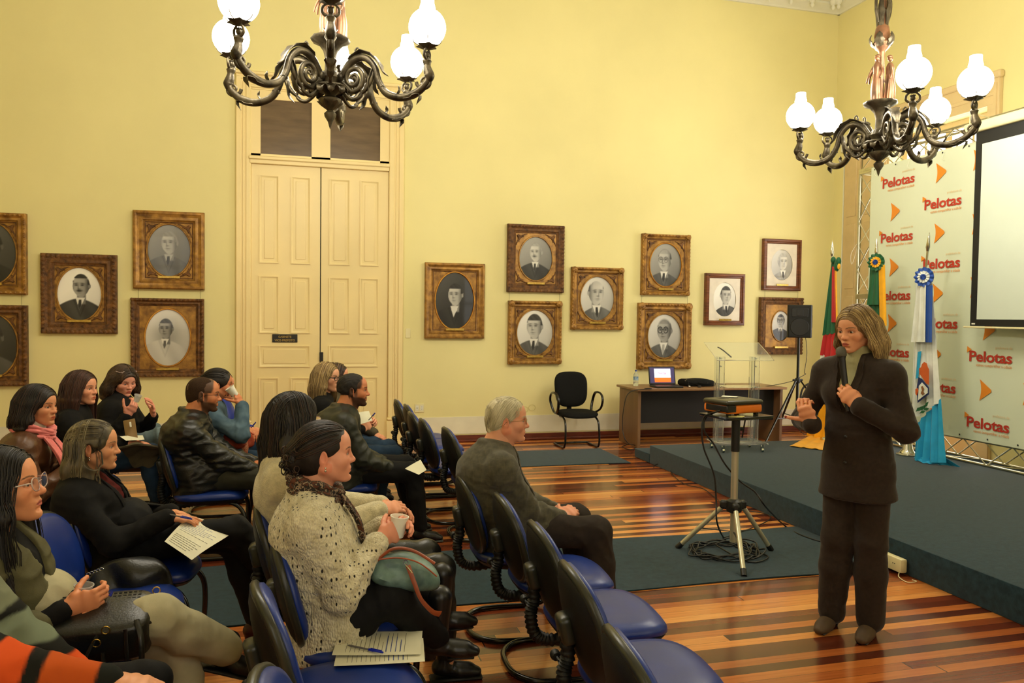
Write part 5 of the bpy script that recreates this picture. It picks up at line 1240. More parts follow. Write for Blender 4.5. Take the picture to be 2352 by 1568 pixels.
# ================================================================ PEOPLE: implicit surfaces meshed with surface nets
def nrm(v): v = np.asarray(v, float); return v/max(np.linalg.norm(v), 1e-9)
def A_(*v): return np.array(v, float)
class Field:
    def __init__(s): s.P = []
    def cone(s, a, b, ra, rb, k=.02, op='u'):
        a, b = np.asarray(a, float), np.asarray(b, float); R = max(ra, rb)
        s.P.append(('c', (a, b, ra, rb), np.minimum(a, b)-R, np.maximum(a, b)+R, k, op)); return s
    def ell(s, c, r, R=None, k=.02, op='u'):
        c = np.asarray(c, float); r = np.asarray(r, float); m = r.max()
        s.P.append(('e', (c, r, None if R is None else np.asarray(R, float)), c-m, c+m, k, op)); return s
    def econe(s, a, b, wa, da, wb, db, side, k=.03, op='u', cap=1.0):
        a, b = np.asarray(a, float), np.asarray(b, float); t = nrm(b-a); sd = nrm(np.asarray(side, float)-t*np.dot(side, t)); f = np.cross(sd, t); m = max(wa, wb, da, db)
        s.P.append(('x', (a, b, wa, da, wb, db, sd, f, t, cap), np.minimum(a, b)-m, np.maximum(a, b)+m, k, op)); return s
    def plane(s, p, n, k=.004, op='s'):
        s.P.append(('p', (np.asarray(p, float), nrm(n)), np.full(3, -9.), np.full(3, 9.), k, op)); return s
    def dist(s, pr, X, Y, Z):
        t, q = pr[0], pr[1]
        if t == 'c':
            a, b, ra, rb = q; d = b-a; L = max(np.dot(d, d), 1e-12); px, py, pz = X-a[0], Y-a[1], Z-a[2]
            h = np.clip((px*d[0]+py*d[1]+pz*d[2])/L, 0, 1)
            return np.sqrt((px-d[0]*h)**2+(py-d[1]*h)**2+(pz-d[2]*h)**2)-(ra+(rb-ra)*h)
        if t == 'e':
            c, r, R = q; px, py, pz = X-c[0], Y-c[1], Z-c[2]
            if R is not None: px, py, pz = (px*R[0][i]+py*R[1][i]+pz*R[2][i] for i in range(3))
            k0 = np.sqrt((px/r[0])**2+(py/r[1])**2+(pz/r[2])**2)+1e-9; k1 = np.sqrt((px/r[0]**2)**2+(py/r[1]**2)**2+(pz/r[2]**2)**2)+1e-9
            return k0*(k0-1)/k1
        if t == 'x':
            a, b, wa, da, wb, db, sd, f, tt, cap = q; L = np.linalg.norm(b-a); px, py, pz = X-a[0], Y-a[1], Z-a[2]
            ax = px*tt[0]+py*tt[1]+pz*tt[2]; h = np.clip(ax/L, 0, 1); la = px*sd[0]+py*sd[1]+pz*sd[2]; de = px*f[0]+py*f[1]+pz*f[2]; ov = ax-h*L
            w = wa+(wb-wa)*h; d = da+(db-da)*h; m = np.minimum(w, d)
            return (np.sqrt((la/w)**2+(de/d)**2+(ov/(m*cap))**2)-1)*m
        p, n = q; return (X-p[0])*n[0]+(Y-p[1])*n[1]+(Z-p[2])*n[2]
    def bounds(s):
        lo = np.min([p[2] for p in s.P if p[5] == 'u'], 0); hi = np.max([p[3] for p in s.P if p[5] == 'u'], 0); return lo, hi
    def mesh(s, h, lo=None, hi=None, post=None):
        l0, h0 = s.bounds(); lo = l0-2*h if lo is None else np.asarray(lo, float); hi = h0+2*h if hi is None else np.asarray(hi, float)
        n = np.ceil((hi-lo)/h).astype(int)+1; ax = [lo[i]+h*np.arange(n[i]) for i in range(3)]
        F = np.full(n, .25, np.float32)
        for pr in s.P:
            pad = pr[4]+.012+2*h
            i0 = [max(0, int(np.searchsorted(ax[i], pr[2][i]-pad))) for i in range(3)]; i1 = [min(n[i], int(np.searchsorted(ax[i], pr[3][i]+pad))) for i in range(3)]
            if any(i1[i] <= i0[i] for i in range(3)): continue
            X = ax[0][i0[0]:i1[0], None, None]; Y = ax[1][None, i0[1]:i1[1], None]; Z = ax[2][None, None, i0[2]:i1[2]]
            d = s.dist(pr, X, Y, Z); sl = (slice(i0[0], i1[0]), slice(i0[1], i1[1]), slice(i0[2], i1[2])); f = F[sl]; k = pr[4]
            if pr[5] == 'u':
                e = np.maximum(k-np.abs(f-d), 0)/k; F[sl] = np.minimum(f, d)-e*e*k*.25
            elif pr[5] == 's':
                d = -d; e = np.maximum(k-np.abs(f-d), 0)/k; F[sl] = np.maximum(f, d)+e*e*k*.25
            else:
                F[sl] = np.maximum(f, d)
        if post is not None: F = post(F, ax)
        return surface_nets(F, lo, h)
    def value(s, P):
        """signed distance at points (n,3)"""
        X, Y, Z = P[:, 0], P[:, 1], P[:, 2]; f = np.full(len(P), .25)
        for pr in s.P:
            d = s.dist(pr, X, Y, Z); k = pr[4]
            if pr[5] == 'u': e = np.maximum(k-np.abs(f-d), 0)/k; f = np.minimum(f, d)-e*e*k*.25
            elif pr[5] == 's': d = -d; e = np.maximum(k-np.abs(f-d), 0)/k; f = np.maximum(f, d)+e*e*k*.25
        return f
def surface_nets(F, lo, h):
    ins = F < 0; n = np.array(F.shape)
    c = ins[:-1, :-1, :-1].astype(np.int8)
    for dx in (0, 1):
        for dy in (0, 1):
            for dz in (0, 1):
                if dx+dy+dz: c = c+ins[dx:n[0]-1+dx, dy:n[1]-1+dy, dz:n[2]-1+dz]
    act = (c > 0) & (c < 8); I = np.argwhere(act); idx = -np.ones(act.shape, np.int32); idx[act] = np.arange(len(I))
    acc = np.zeros((len(I), 3)); cnt = np.zeros(len(I))
    cor = [(dx, dy, dz) for dx in (0, 1) for dy in (0, 1) for dz in (0, 1)]
    val = {q: F[I[:, 0]+q[0], I[:, 1]+q[1], I[:, 2]+q[2]] for q in cor}
    for q in cor:
        for a in range(3):
            if q[a] == 0:
                r = list(q); r[a] = 1; r = tuple(r); v0, v1 = val[q], val[r]; m = (v0 < 0) != (v1 < 0)
                t = np.where(m, v0/np.where(np.abs(v0-v1) < 1e-9, 1, v0-v1), 0)
                for k in range(3): acc[:, k] += np.where(m, q[k]+(t if k == a else 0), 0)
                cnt += m
    V_ = lo+h*(I+acc/np.maximum(cnt, 1)[:, None]); Q = []
    for a in range(3):
        b, c2 = (a+1) % 3, (a+2) % 3
        s0 = [slice(None)]*3; s1 = [slice(None)]*3; s0[a] = slice(0, -1); s1[a] = slice(1, None)
        for k in (b, c2): s0[k] = slice(1, -1); s1[k] = slice(1, -1)
        e0, e1 = ins[tuple(s0)], ins[tuple(s1)]
        for flip, m in ((False, e0 & ~e1), (True, ~e0 & e1)):
            J = np.argwhere(m)
            if not len(J): continue
            J = J.copy(); J[:, b] += 1; J[:, c2] += 1
            def ix(db, dc): K = J.copy(); K[:, b] -= db; K[:, c2] -= dc; return idx[K[:, 0], K[:, 1], K[:, 2]]
            q = np.stack([ix(1, 1), ix(0, 1), ix(0, 0), ix(1, 0)], 1)
            Q.append(q[:, ::-1] if flip else q)
    Q = np.concatenate(Q) if Q else np.zeros((0, 4), int)
    Q = Q[(Q >= 0).all(1)]
    return V_, Q
def vnormals(Vv, Q):
    a = Vv[Q[:, 2]]-Vv[Q[:, 0]]; b = Vv[Q[:, 3]]-Vv[Q[:, 1]]; fn = np.cross(a, b); N = np.zeros_like(Vv)
    for k in range(4): np.add.at(N, Q[:, k], fn)
    return N/np.maximum(np.linalg.norm(N, axis=1), 1e-12)[:, None]
def relax(Vv, Q, it=1, lam=.5):
    for _ in range(it):
        S = np.zeros_like(Vv); c = np.zeros(len(Vv))
        for k in range(4):
            j = Q[:, (k+1) % 4]; np.add.at(S, Q[:, k], Vv[j]); np.add.at(c, Q[:, k], 1); np.add.at(S, j, Vv[Q[:, k]]); np.add.at(c, j, 1)
        Vv = Vv*(1-lam)+lam*S/np.maximum(c, 1)[:, None]
    return Vv
def snoise(P, freq, seed=0, warp=1.2, stretch=(1, 1, 1)):
    r = np.random.RandomState(seed); P = P*np.array(stretch); o = 0
    for i in range(5):
        d = r.normal(size=3); d /= np.linalg.norm(d); e = r.normal(size=3); e /= np.linalg.norm(e)
        f = freq*(.7+.6*r.rand()); o = o+np.sin(P @ d*f+r.rand()*6+warp*np.sin(P @ e*f*.6+r.rand()*6))
    return o/5
def merge(parts):
    Vs, Qs, Cs, b = [], [], [], 0
    for v, q, c in parts:
        Vs.append(v); Qs.append(q+b); Cs.append(c); b += len(v)
    return np.concatenate(Vs), np.concatenate(Qs), np.concatenate(Cs)
def rotm(yaw, pitch=0, roll=0):
    """columns: forward, left, up. pitch>0 looks up"""
    y, p, r = map(math.radians, (yaw, pitch, roll))
    f = A_(math.cos(y)*math.cos(p), math.sin(y)*math.cos(p), math.sin(p)); l = A_(-math.sin(y), math.cos(y), 0); u = np.cross(f, l)
    l2 = l*math.cos(r)+u*math.sin(r); u2 = np.cross(f, l2); return np.stack([f, l2, u2], 1)
# ---------------------------------------------------------------- head
def head_field(P):
    f = Field(); fem = P.get('fem', 1); w = P.get('face_w', 1.0); fat = P.get('chub', 0.0); ns = P.get('nose', 1.0)
    f.ell((-.014, 0, .036), (.100, .076, .084), k=.01)
    f.ell((.040, 0, .040), (.050, .060, .055), k=.03)
    f.ell((.030, 0, -.030), (.056, .058*w+fat, .068), k=.03)
    for s in (1, -1):
        f.ell((.052, s*.040*w, -.020), (.026, .024+fat, .024), k=.025)
        f.cone((-.006, s*(.052*w+fat*.8), -.042), (.058, s*.018, -.090), .019+fat*.5, .016, k=.02)
    f.ell((.075, 0, -.093), (.018, .020 if fem else .025, .016), k=.02)
    f.ell((.069, 0, -.060), (.022, .030, .026), k=.02)
    f.cone((.080, 0, .016), (.0895+.010*ns, 0, -.024), .0078, .0092*ns, k=.014)
    f.ell((.0895+.0115*ns, 0, -.0275), (.0095*ns, .0110*ns, .0085), k=.010)
    for s in (1, -1): f.ell((.089, s*.0125*ns, -.029), (.012, .0075, .008), k=.008)
    for s in (1, -1): f.cone((.080, s*.012, .024), (.066, s*.047, .023), .008 if fem else .0105, .008, k=.014)
    for s in (1, -1): f.ell((.094, s*.033, .004), (.021, .017, .0115), k=.012, op='s')
    for s in (1, -1):
        f.ell((.0690, s*.0325, .0035), (.0150, .0158, .0140), k=.004)
        f.ell((.0850, s*.0330, .0026), (.0120, .0132, P.get('eye_open', .0034)), k=.0025, op='s')
    # mouth
    f.cone((.0862, -.017, -.0565), (.0862, .017, -.0565), .0046, .0046, k=.008); f.ell((.0885, 0, -.0568), (.0045, .015, .0040), k=.007)
    f.ell((.0865, 0, -.0662), (.0062, .019, .0052), k=.008)
    f.cone((.0945, -.021, -.0614), (.0945, .021, -.0614), .0024, .0024, k=.004, op='s')
    f.ell((.088, 0, -.078), (.008, .016, .005), k=.010, op='s')
    for s in (1, -1):   # ears
        R = rotm(s*22, 0, 0); f.ell((-.012, s*.079, -.002), (.019, .0075, .031), R=R, k=.006)
        f.ell((-.009, s*.0865, .003), (.0105, .0055, .018), R=R, k=.004, op='s'); f.ell((-.006, s*.077, -.028), (.009, .006, .010), k=.005)
    return f
def skin_colors(Vh, P):
    """local head coordinates -> colours"""
    n = len(Vh); base = np.array(P.get('skin', srgb(222, 160, 118))); C = np.tile(base, (n, 1)); x, y, z = Vh[:, 0], Vh[:, 1], Vh[:, 2]; ay = np.abs(y)
    def blend(m, col): nonlocal C; m = np.clip(m, 0, 1)[:, None]; C = C*(1-m)+np.array(col)*m
    red = base*np.array([1.05, .72, .66])
    blend(.35*np.exp(-(((x-.07)/.03)**2+((ay-.045)/.02)**2+((z+.025)/.02)**2)), red)
    blend(.35*np.exp(-(((x-.105)/.02)**2+(y/.016)**2+((z+.026)/.014)**2)), red)
    blend(.5*(np.abs(y) > .074)*(np.abs(x+.01) < .03), red)
    lip = P.get('lip', base*np.array([.78, .42, .38])); dz = np.abs(z+.0612); wl = np.clip(1-(ay/.0245)**2, 0, 1)
    blend(sst(.0, .25, wl-dz/.0105)*(x > .075), lip)
    blend(.75*sst(.0022, .0008, dz)*(x > .08)*(ay < .021), base*np.array([.25, .10, .09]))
    # eyelid line and brows
    e = np.sqrt(((ay-.0328)/.0165)**2+((z-.0035)/.0078)**2)
    blend(.75*sst(.32, .1, np.abs(e-1.0))*(x > .060)*(z > .000)*(ay > .0145), base*np.array([.18, .13, .12]) if P.get('liner', 1) else base*.45)
    blend(.35*sst(1.9, 1.1, e)*(x > .055), base*np.array([.70, .52, .48]))
    bz = .0235+.004*np.clip(1-((ay-.036)/.02)**2, -1, 1); bw = .0032 if P.get('fem', 1) else .0048
    blend(.85*sst(1.0, .45, np.abs(z-bz)/bw)*sst(.008, .013, ay)*sst(.060, .050, ay)*(x > .045), P.get('browc', (.03, .018, .01)))
    # nostrils
    blend(.8*np.exp(-(((x-.098)/.008)**2+((ay-.009)/.0035)**2+((z+.037)/.003)**2)), base*.12)
    if P.get('beard'):
        bc = P['beard']; m = sst(-.028, -.048, z+.25*np.clip(x-.03, -1, .05))*sst(.018, .030, x+ay*.5)*sst(-.15, -.105, z)
        m = m*(1-sst(1.25, .8, np.sqrt((y/.026)**2+((z+.060)/.012)**2))*(x > .07)); m2 = sst(1, .6, np.abs(z+.0475)/.0055)*(ay < .030)*(x > .075)
        m3 = sst(.0, .01, x-.0)*sst(.035, .02, x)*(z < .02)*(z > -.06)*(ay > .05)
        blend(np.maximum(np.maximum(m*.9, m2*.85), m3*.75), bc)
    if P.get('buzz'):
        hl = .060+.10*np.clip(.06-x, -.05, .3)*0; m = np.clip(sst(.068, .052, x+.9*np.clip(.085-z, 0, .1)*(ay < .04)+.35*np.clip(.05-z, 0, .2)*(ay >= .0)), 0, 1)*sst(-.055, -.03, z+.5*np.clip(-x-.02, 0, .1))
        m = m*(1-(x > -.0)*(z < .02)*1.0); blend(m*.92, P['buzz'])
    return C
def eyes(P, M, o):
    out = []; wh = A_(.46, .42, .37); ir = np.array(P.get('iris', (.05, .025, .012))); R = .0122
    gaze = nrm(P.get('gaze', (1, 0, 0)))
    for s in (1, -1):
        c = A_(.0715, s*.0325, .0035); f = nrm(gaze); l = nrm(np.cross((0, 0, 1), f)); u = np.cross(f, l); vs, qs, cs = [], [], []
        angs = [0.001, 12, 13, 35, 37, 60, 100, 179.9]; n = 16
        for a in angs:
            for k in range(n):
                q = 2*PI*k/n; aa = math.radians(a); vs.append(c+R*(f*math.cos(aa)+(l*math.cos(q)+u*math.sin(q))*math.sin(aa))); cs.append((.004, .004, .004) if a <= 12 else (ir if a <= 35 else wh))
        for i in range(len(angs)-1):
            for k in range(n): qs.append([i*n+k, (i+1)*n+k, (i+1)*n+(k+1) % n, i*n+(k+1) % n])
        out.append((np.array(vs) @ M.T+o, np.array(qs), np.array(cs)))
    return out
# ---------------------------------------------------------------- hand
def hand_field(W, f, nn, side, curl, spread=0.0, thumb=(.55, .75, .35), sc=1.0, tcurl=.3):
    """W wrist, f finger direction, nn palm normal (the way the palm faces), side: +1 if thumb lies to cross(nn,f)"""
    F = Field(); f = nrm(f); nn = nrm(nn-f*np.dot(nn, f)); s = np.cross(nn, f)*side; tips = []
    pt = lambda a, b, c: W+(f*a+s*b+nn*c)*sc
    F.econe(pt(-.03, 0, 0), pt(.012, 0, 0), .026*sc, .019*sc, .030*sc, .018*sc, s, k=.01)
    F.econe(pt(.012, 0, 0), pt(.050, .0, 0), .030*sc, .016*sc, .038*sc, .0145*sc, s, k=.014)
    F.econe(pt(.050, .0, 0), pt(.082, .0, 0), .038*sc, .0145*sc, .037*sc, .012*sc, s, k=.012)
    F.ell(pt(.030, .022, .010), A_(.026, .016, .013)*sc, R=np.stack([f, s, nn], 1), k=.01)
    cl = curl if isinstance(curl, (list, tuple)) else [curl]*4
    for i, (b, l0, r0) in enumerate(((.029, .043, .0094), (.010, .047, .0096), (-.0095, .044, .0091), (-.0275, .035, .0080))):
        p = pt(.083-.004*(i in (0, 3))-.004*(i == 3), b, -.001); an = 0.0; fd = nrm(f+s*(b*spread*12)); L_ = [l0, l0*.62, l0*.50]; r = r0*sc
        c_ = cl[i]
        for j in range(3):
            an += c_*(.75, 1.0, .75)[j]; d = fd*math.cos(an)+nn*math.sin(an); q = p+d*L_[j]*sc
            F.cone(p, q, r, r*.90, k=.004); r *= .90; p = q
        tips.append((p, d, fd, an))
    p = pt(.022, .030, .006); d = nrm(f*thumb[0]+s*thumb[1]+nn*thumb[2]); q = p+d*.040*sc; F.cone(p, q, .0125*sc, .0105*sc, k=.010); F.cone(pt(.02, .012, .004), p, .016*sc, .0125*sc, k=.01)
    d2 = nrm(d+(f*.6-s*.5+nn*.4)*tcurl); q2 = q+d2*.032*sc; F.cone(q, q2, .0103*sc, .0092*sc, k=.004); d3 = nrm(d2+(f*.4-s*.4)*tcurl); F.cone(q2, q2+d3*.022*sc, .0092*sc, .0078*sc, k=.004)
    tips.append((q2+d3*.022*sc, d3, f, 0))
    return F, tips
def ik(a, b, l1, l2, pole):
    a, b, pole = map(lambda v: np.asarray(v, float), (a, b, pole)); d = b-a; L = np.linalg.norm(d)
    if L > (l1+l2)*.985: b = a+d/L*(l1+l2)*.985; d = b-a; L = np.linalg.norm(d)
    x = (l1*l1-l2*l2+L*L)/(2*L); h = math.sqrt(max(l1*l1-x*x, 1e-6)); u = d/L; p = pole-u*np.dot(pole, u); p = nrm(p)
    return a+u*x+p*h, b
_mat_skin = pm('human_skin', (1, 1, 1), .48, attr=True, var=.06, vs=60, spec=.35, sss=.12, bump=.05, bs=300)
def hairmat(name, c1, c2=None):
    return pm('hair_'+name, c1, .5, var=.3, vs=26, col2=c2 or tuple(k*.45 for k in c1), spec=.45, stretch=(1, 1, .25), bump=.35, bs=170, bdist=.002)
# ---------------------------------------------------------------- hair
def hair_build(P, M, o, hs, root):
    h = P['hair']; kind = h['kind']; t = h.get('t', .010); f = Field(); rnd = random.Random(h.get('seed', 1)); L = h.get('len', .25)
    f.ell((-.014, 0, .036), (.100+t, .076+t, .084+t), k=.01)
    if kind in ('short', 'white'):
        f.ell((-.048, 0, -.012), (.062+t*.6, .062+t*.7, .066), k=.02)
    else: f.ell((-.045, 0, -.015), (.068+t*.8, .066+t, .080), k=.03)
    if kind in ('long', 'bob', 'curly', 'halfup'):
        w = h.get('vol', 1.0)
        for s in (1, -1):
            a = A_(-.02, s*(.080+t*.5), .03); b = A_(-.028, s*(.090+.012*w), -.07); c = A_(-.028+h.get('fx', 0), s*(.098+.02*w), -L)
            f.econe(a, b, .048, .018*w, .056, .020*w, (1, 0, 0), k=.03); f.econe(b, c, .056, .020*w, .040, .013*w, (1, 0, 0), k=.03)
        f.econe((-.085, 0, .02), (-.10, 0, -.10), .080, .035*w, .092, .030*w, (0, 1, 0), k=.03); f.econe((-.10, 0, -.10), (-.112, 0, -L-.01), .092, .030*w, .070, .018, (0, 1, 0), k=.03)
    if kind == 'bun' and h.get('bun'):
        f.ell(h['bun'], h.get('bunr', (.045, .05, .045)), k=.02)
    hl = h.get('hl', .075)      # hairline height at the middle of the forehead
    f.ell((.105, h.get('part', 0)*.25, hl-.086), (.056+h.get('temple', 0), .078+h.get('facew', 0), .086), k=.012, op='s')
    if kind in ('short', 'white'):
        for s in (1, -1): f.ell((.030, s*.095, -.035), (.048, .045, .055+h.get('sb', 0)), k=.008, op='s'); f.ell((-.008, s*.090, -.004), (.022, .022, .034), k=.004, op='s')
        f.plane((-.06, 0, h.get('nape', -.062)), (.25, 0, 1), k=.012)
    elif kind in ('bun', 'halfup'):
        for s in (1, -1): f.ell((.020, s*.098, -.040), (.045, .040, .050), k=.01, op='s'); f.ell((-.004, s*.096, -.006), (.022, .026, .034), k=.006, op='s')
        if kind == 'bun': f.plane((-.05, 0, -.080), (.3, 0, 1), k=.012)
    V_, Q = f.mesh(h.get('h', .005)); V_ = relax(V_, Q, 1, .5); N_ = vnormals(V_, Q)
    flow = (3, 3, 1) if kind in ('long', 'bob', 'curly') else (1, 3, 2)
    ra_ = .35 if kind not in ('short', 'white') else 1.0; V_ = V_+N_*(.0022*ra_*h.get('rough', 1)*snoise(V_, 130, 3, 1.5, flow)+.003*ra_*snoise(V_, 45, 5, 1, flow))[:, None]
    if kind == 'white': b_ = np.clip((-.02-V_[:, 2])/.03, 0, 1)*np.clip((-.03-V_[:, 0])/.03, 0, 1); V_ = V_+N_*(.006*b_*(1+np.sin(V_[:, 1]*150)))[:, None]
    V_ = V_*hs
    ob = np_mesh('hair', V_ @ M.T+o, Q, h['mat'], root)
    if kind == 'short': return
    ALL = []; m = MB(); m.mi = 0; RX, RY, RZ = .100+t+.003, .076+t+.003, .084+t+.003; C = A_(-.014, 0, .036); K = h.get('n', 150); curl = h.get('curl', 0.0); px = h.get('part', 0.0)
    for i in range(K):
        s = 1 if rnd.random() < .5 else -1; x0 = rnd.uniform(-.095, .100); pts = []; k2 = 'long' if kind == 'halfup' and rnd.random() < .6 else kind; x0 = min(x0, .0) if k2 != kind else x0; ph = rnd.uniform(0, 6.28); lay = rnd.uniform(.001, .008)
        if k2 in ('long', 'bob', 'curly'):
            back = rnd.random() < .3; LL = L*rnd.uniform(.82, 1.08); fall = rnd.uniform(80, 100)
            for k in range(16):
                u = k/15
                if not back:
                    if u < .5:
                        a = math.radians(4+fall*u/.5); xr = x0-.02*u; q = math.sqrt(max(.05, 1-((xr)/RX)**2)); p = C+A_(xr, s*RY*q*math.sin(a)+px*(1-u), RZ*q*math.cos(a))
                        e = p
                    else:
                        g = (u-.5)/.5; p = e+A_((h.get('fx', 0)-.012)*g+(-.03-e[0])*.45*g, s*(.004+.024*math.sin(g*2.0)+.006*h.get('vol', 1)), -(LL+e[2])*g)
                else:
                    y0 = x0*.7
                    if u < .5: a = math.radians(10+88*u/.5); q = math.sqrt(max(.05, 1-(y0/RY)**2)); p = C+A_(-RX*q*math.sin(a), y0*(1+.3*u), RZ*q*math.cos(a)); e = p
                    else: g = (u-.5)/.5; p = e+A_(-.035*g-.012*math.sin(g*3), y0*.3*g, -(LL+e[2])*g)
                w = curl*u; p = p+A_(math.sin(ph+u*h.get('cf', 14))*w, math.cos(ph*1.7+u*h.get('cf', 14))*w*1.0, 0)+nrm(p-C)*lay*.6
                pts.append(p)
        else:   # pulled back to a tie
            tie = np.array(h.get('tie', (-.105, 0, .03))); a0 = rnd.uniform(-1.35, 1.35)
            if kind == 'white': a0 *= 1.15; tie = A_(-.100+.02*abs(a0)/1.5, .060*a0/1.5, -.052)
            ev = rnd.uniform(.62 if abs(a0) < .8 else .15, 1.35); st = C+A_(RX*math.cos(a0)*math.cos(ev), RY*math.sin(a0)*math.cos(ev), RZ*math.sin(ev))
            for k in range(14):
                u = k/13; p = st*(1-u)+tie*u; d = (p-C)/A_(RX, RY, RZ); n_ = np.linalg.norm(d); p = C+(p-C)/max(n_, .3)*(1+lay*3) if u < 1 else p
                pts.append(p)
            if kind == 'halfup' and rnd.random() < .35:
                LL = L*rnd.uniform(.7, 1.05); e = pts[-1]; sy = rnd.uniform(-1, 1)*.085; fr = rnd.random() < .35
                if fr: e = C+A_(.045-.02*rnd.random(), s*RY*.86, -.01); pts = [C+A_(.065, s*RY*.55, RZ*.62), C+A_(.062, s*RY*.80, .03), e]; sy = s*.105
                for k in range(1, 10):
                    g = k/9; pts.append(e+A_(-.02*g+(.03*math.sin(g*2) if fr else 0), (sy-e[1])*min(1, g*1.6), -(LL+e[2])*g)+A_(math.sin(ph+g*9), math.cos(ph+g*9), 0)*.006*g)
        ALL.append((pts, lay))
    off = np.cumsum([0]+[len(a[0]) for a in ALL]); PA = np.array([p for a in ALL for p in a[0]]); LY = np.concatenate([np.full(len(a[0]), a[1]) for a in ALL]) if ALL else np.zeros(0)
    for _ in range(5):      # lay the strands on the surface of the hair mass
        d = f.value(PA); e_ = 1e-3; G = np.stack([(f.value(PA+np.eye(3)[k]*e_)-d)/e_ for k in range(3)], 1); G /= np.maximum(np.linalg.norm(G, axis=1), .3)[:, None]
        dd = np.where(d < LY*.5, LY*.5-d, np.where((PA[:, 2] > -.5*L) | (PA[:, 0] < .02), np.minimum(0, LY*.5-d)*.5, 0)); PA = PA+G*np.clip(dd, -.02, .03)[:, None]
    PA = (PA*hs) @ M.T+o
    for i in range(len(ALL)):
        m.mi = 1 if rnd.random() < h.get('hi', .35) else 0
        r = h.get('r', .0022)*rnd.uniform(.7, 1.3); m.tube([Vector(tuple(p)) for p in PA[off[i]:off[i+1]]], [r*.8, r, r, r*.35], 4, caps=False)
    if kind == 'bun' and h.get('bun') and curl:
        b = np.array(h['bun']); br = h.get('bunr', (.045, .05, .045))
        for i in range(90):
            d = nrm([rnd.gauss(0, 1), rnd.gauss(0, 1), rnd.gauss(0, 1)]); c = b+d*np.array(br)*rnd.uniform(.7, 1.15); ax = nrm([rnd.gauss(0, 1), rnd.gauss(0, 1), rnd.gauss(0, 1)]); e1 = nrm(np.cross(ax, (0, 0, 1))); e2 = np.cross(ax, e1); R = rnd.uniform(.008, .016); pts = []
            for k in range(12): q = k*.7; pts.append(Vector(tuple(M @ ((c+(e1*math.cos(q)+e2*math.sin(q))*R+ax*k*.0016)*hs)+o)))
            m.mi = i % 2; m.tube(pts, .0022, 4, caps=False)
    m.build('hair_strands', [h['mat'], h.get('mat2', h['mat'])], root, smooth=180)
def glasses_build(P, M, o, hs, root):
    g = P['glasses']; mt = g['mat']; m = MB(); T = lambda p: Vector(tuple(M @ (np.array(p)*hs)+o)); r = g.get('r', .0014); up = g.get('up', 0)
    z0 = .001+up; a, b = g.get('size', (.0245, .0175)); e = g.get('e', 3.0); xo = g.get('x', .099)
    for s in (1, -1):
        if not g.get('rimless'):
            m.tube([T((xo-.010*(abs(x+.034)/.03)**2*.5 if 0 else xo-.16*abs(x)*(.0+abs(x)/.025)*.35, s*(.034+x*s*s), z0+y+g.get('cat', 0)*x*.25)) for x, y in superell(a, b, 24, e)], r, 6, closed=True)
        else: m.tube([T((xo-.03*abs(x), s*.034+x*s, z0+y)) for x, y in superell(a, b, 24, e) if y > b*.3], r*.8, 5)
        m.tube(spline([T((xo-.004, s*.0585, z0+.008)), T((xo-.014, s*.066, z0+.009)), T((.04, s*.076, z0+.007)), T((-.004, s*.083, z0+.004)), T((-.022, s*.082, z0-.018))], 4), r*1.15, 6)
    m.tube(spline([T((xo-.001, .0105, z0+.003)), T((xo+.004, 0, z0+.006)), T((xo-.001, -.0105, z0+.003))], 4), r, 6)
    o_ = m.build('glasses', mt, root, smooth=80)
    if g.get('lens', 1):
        m = MB()
        for s in (1, -1):
            pts = [T((xo-.16*abs(x)*(abs(x)/.025)*.35, s*(.034+x), z0+y)) for x, y in superell(a*.97, b*.97, 20, e)]
            n = len(pts); d = Vector(tuple(M @ A_(.0008, 0, 0))); m._add(pts+[p+d for p in pts], [list(range(n)), [n+k for k in range(n)][::-1]])
        m.build('lens', M_lens, o_, smooth=0)
M_lens = pm('thin_clear_lens', (.97, .98, .97), .02, trans=.97, ior=1.03, var=.005, spec=.5)
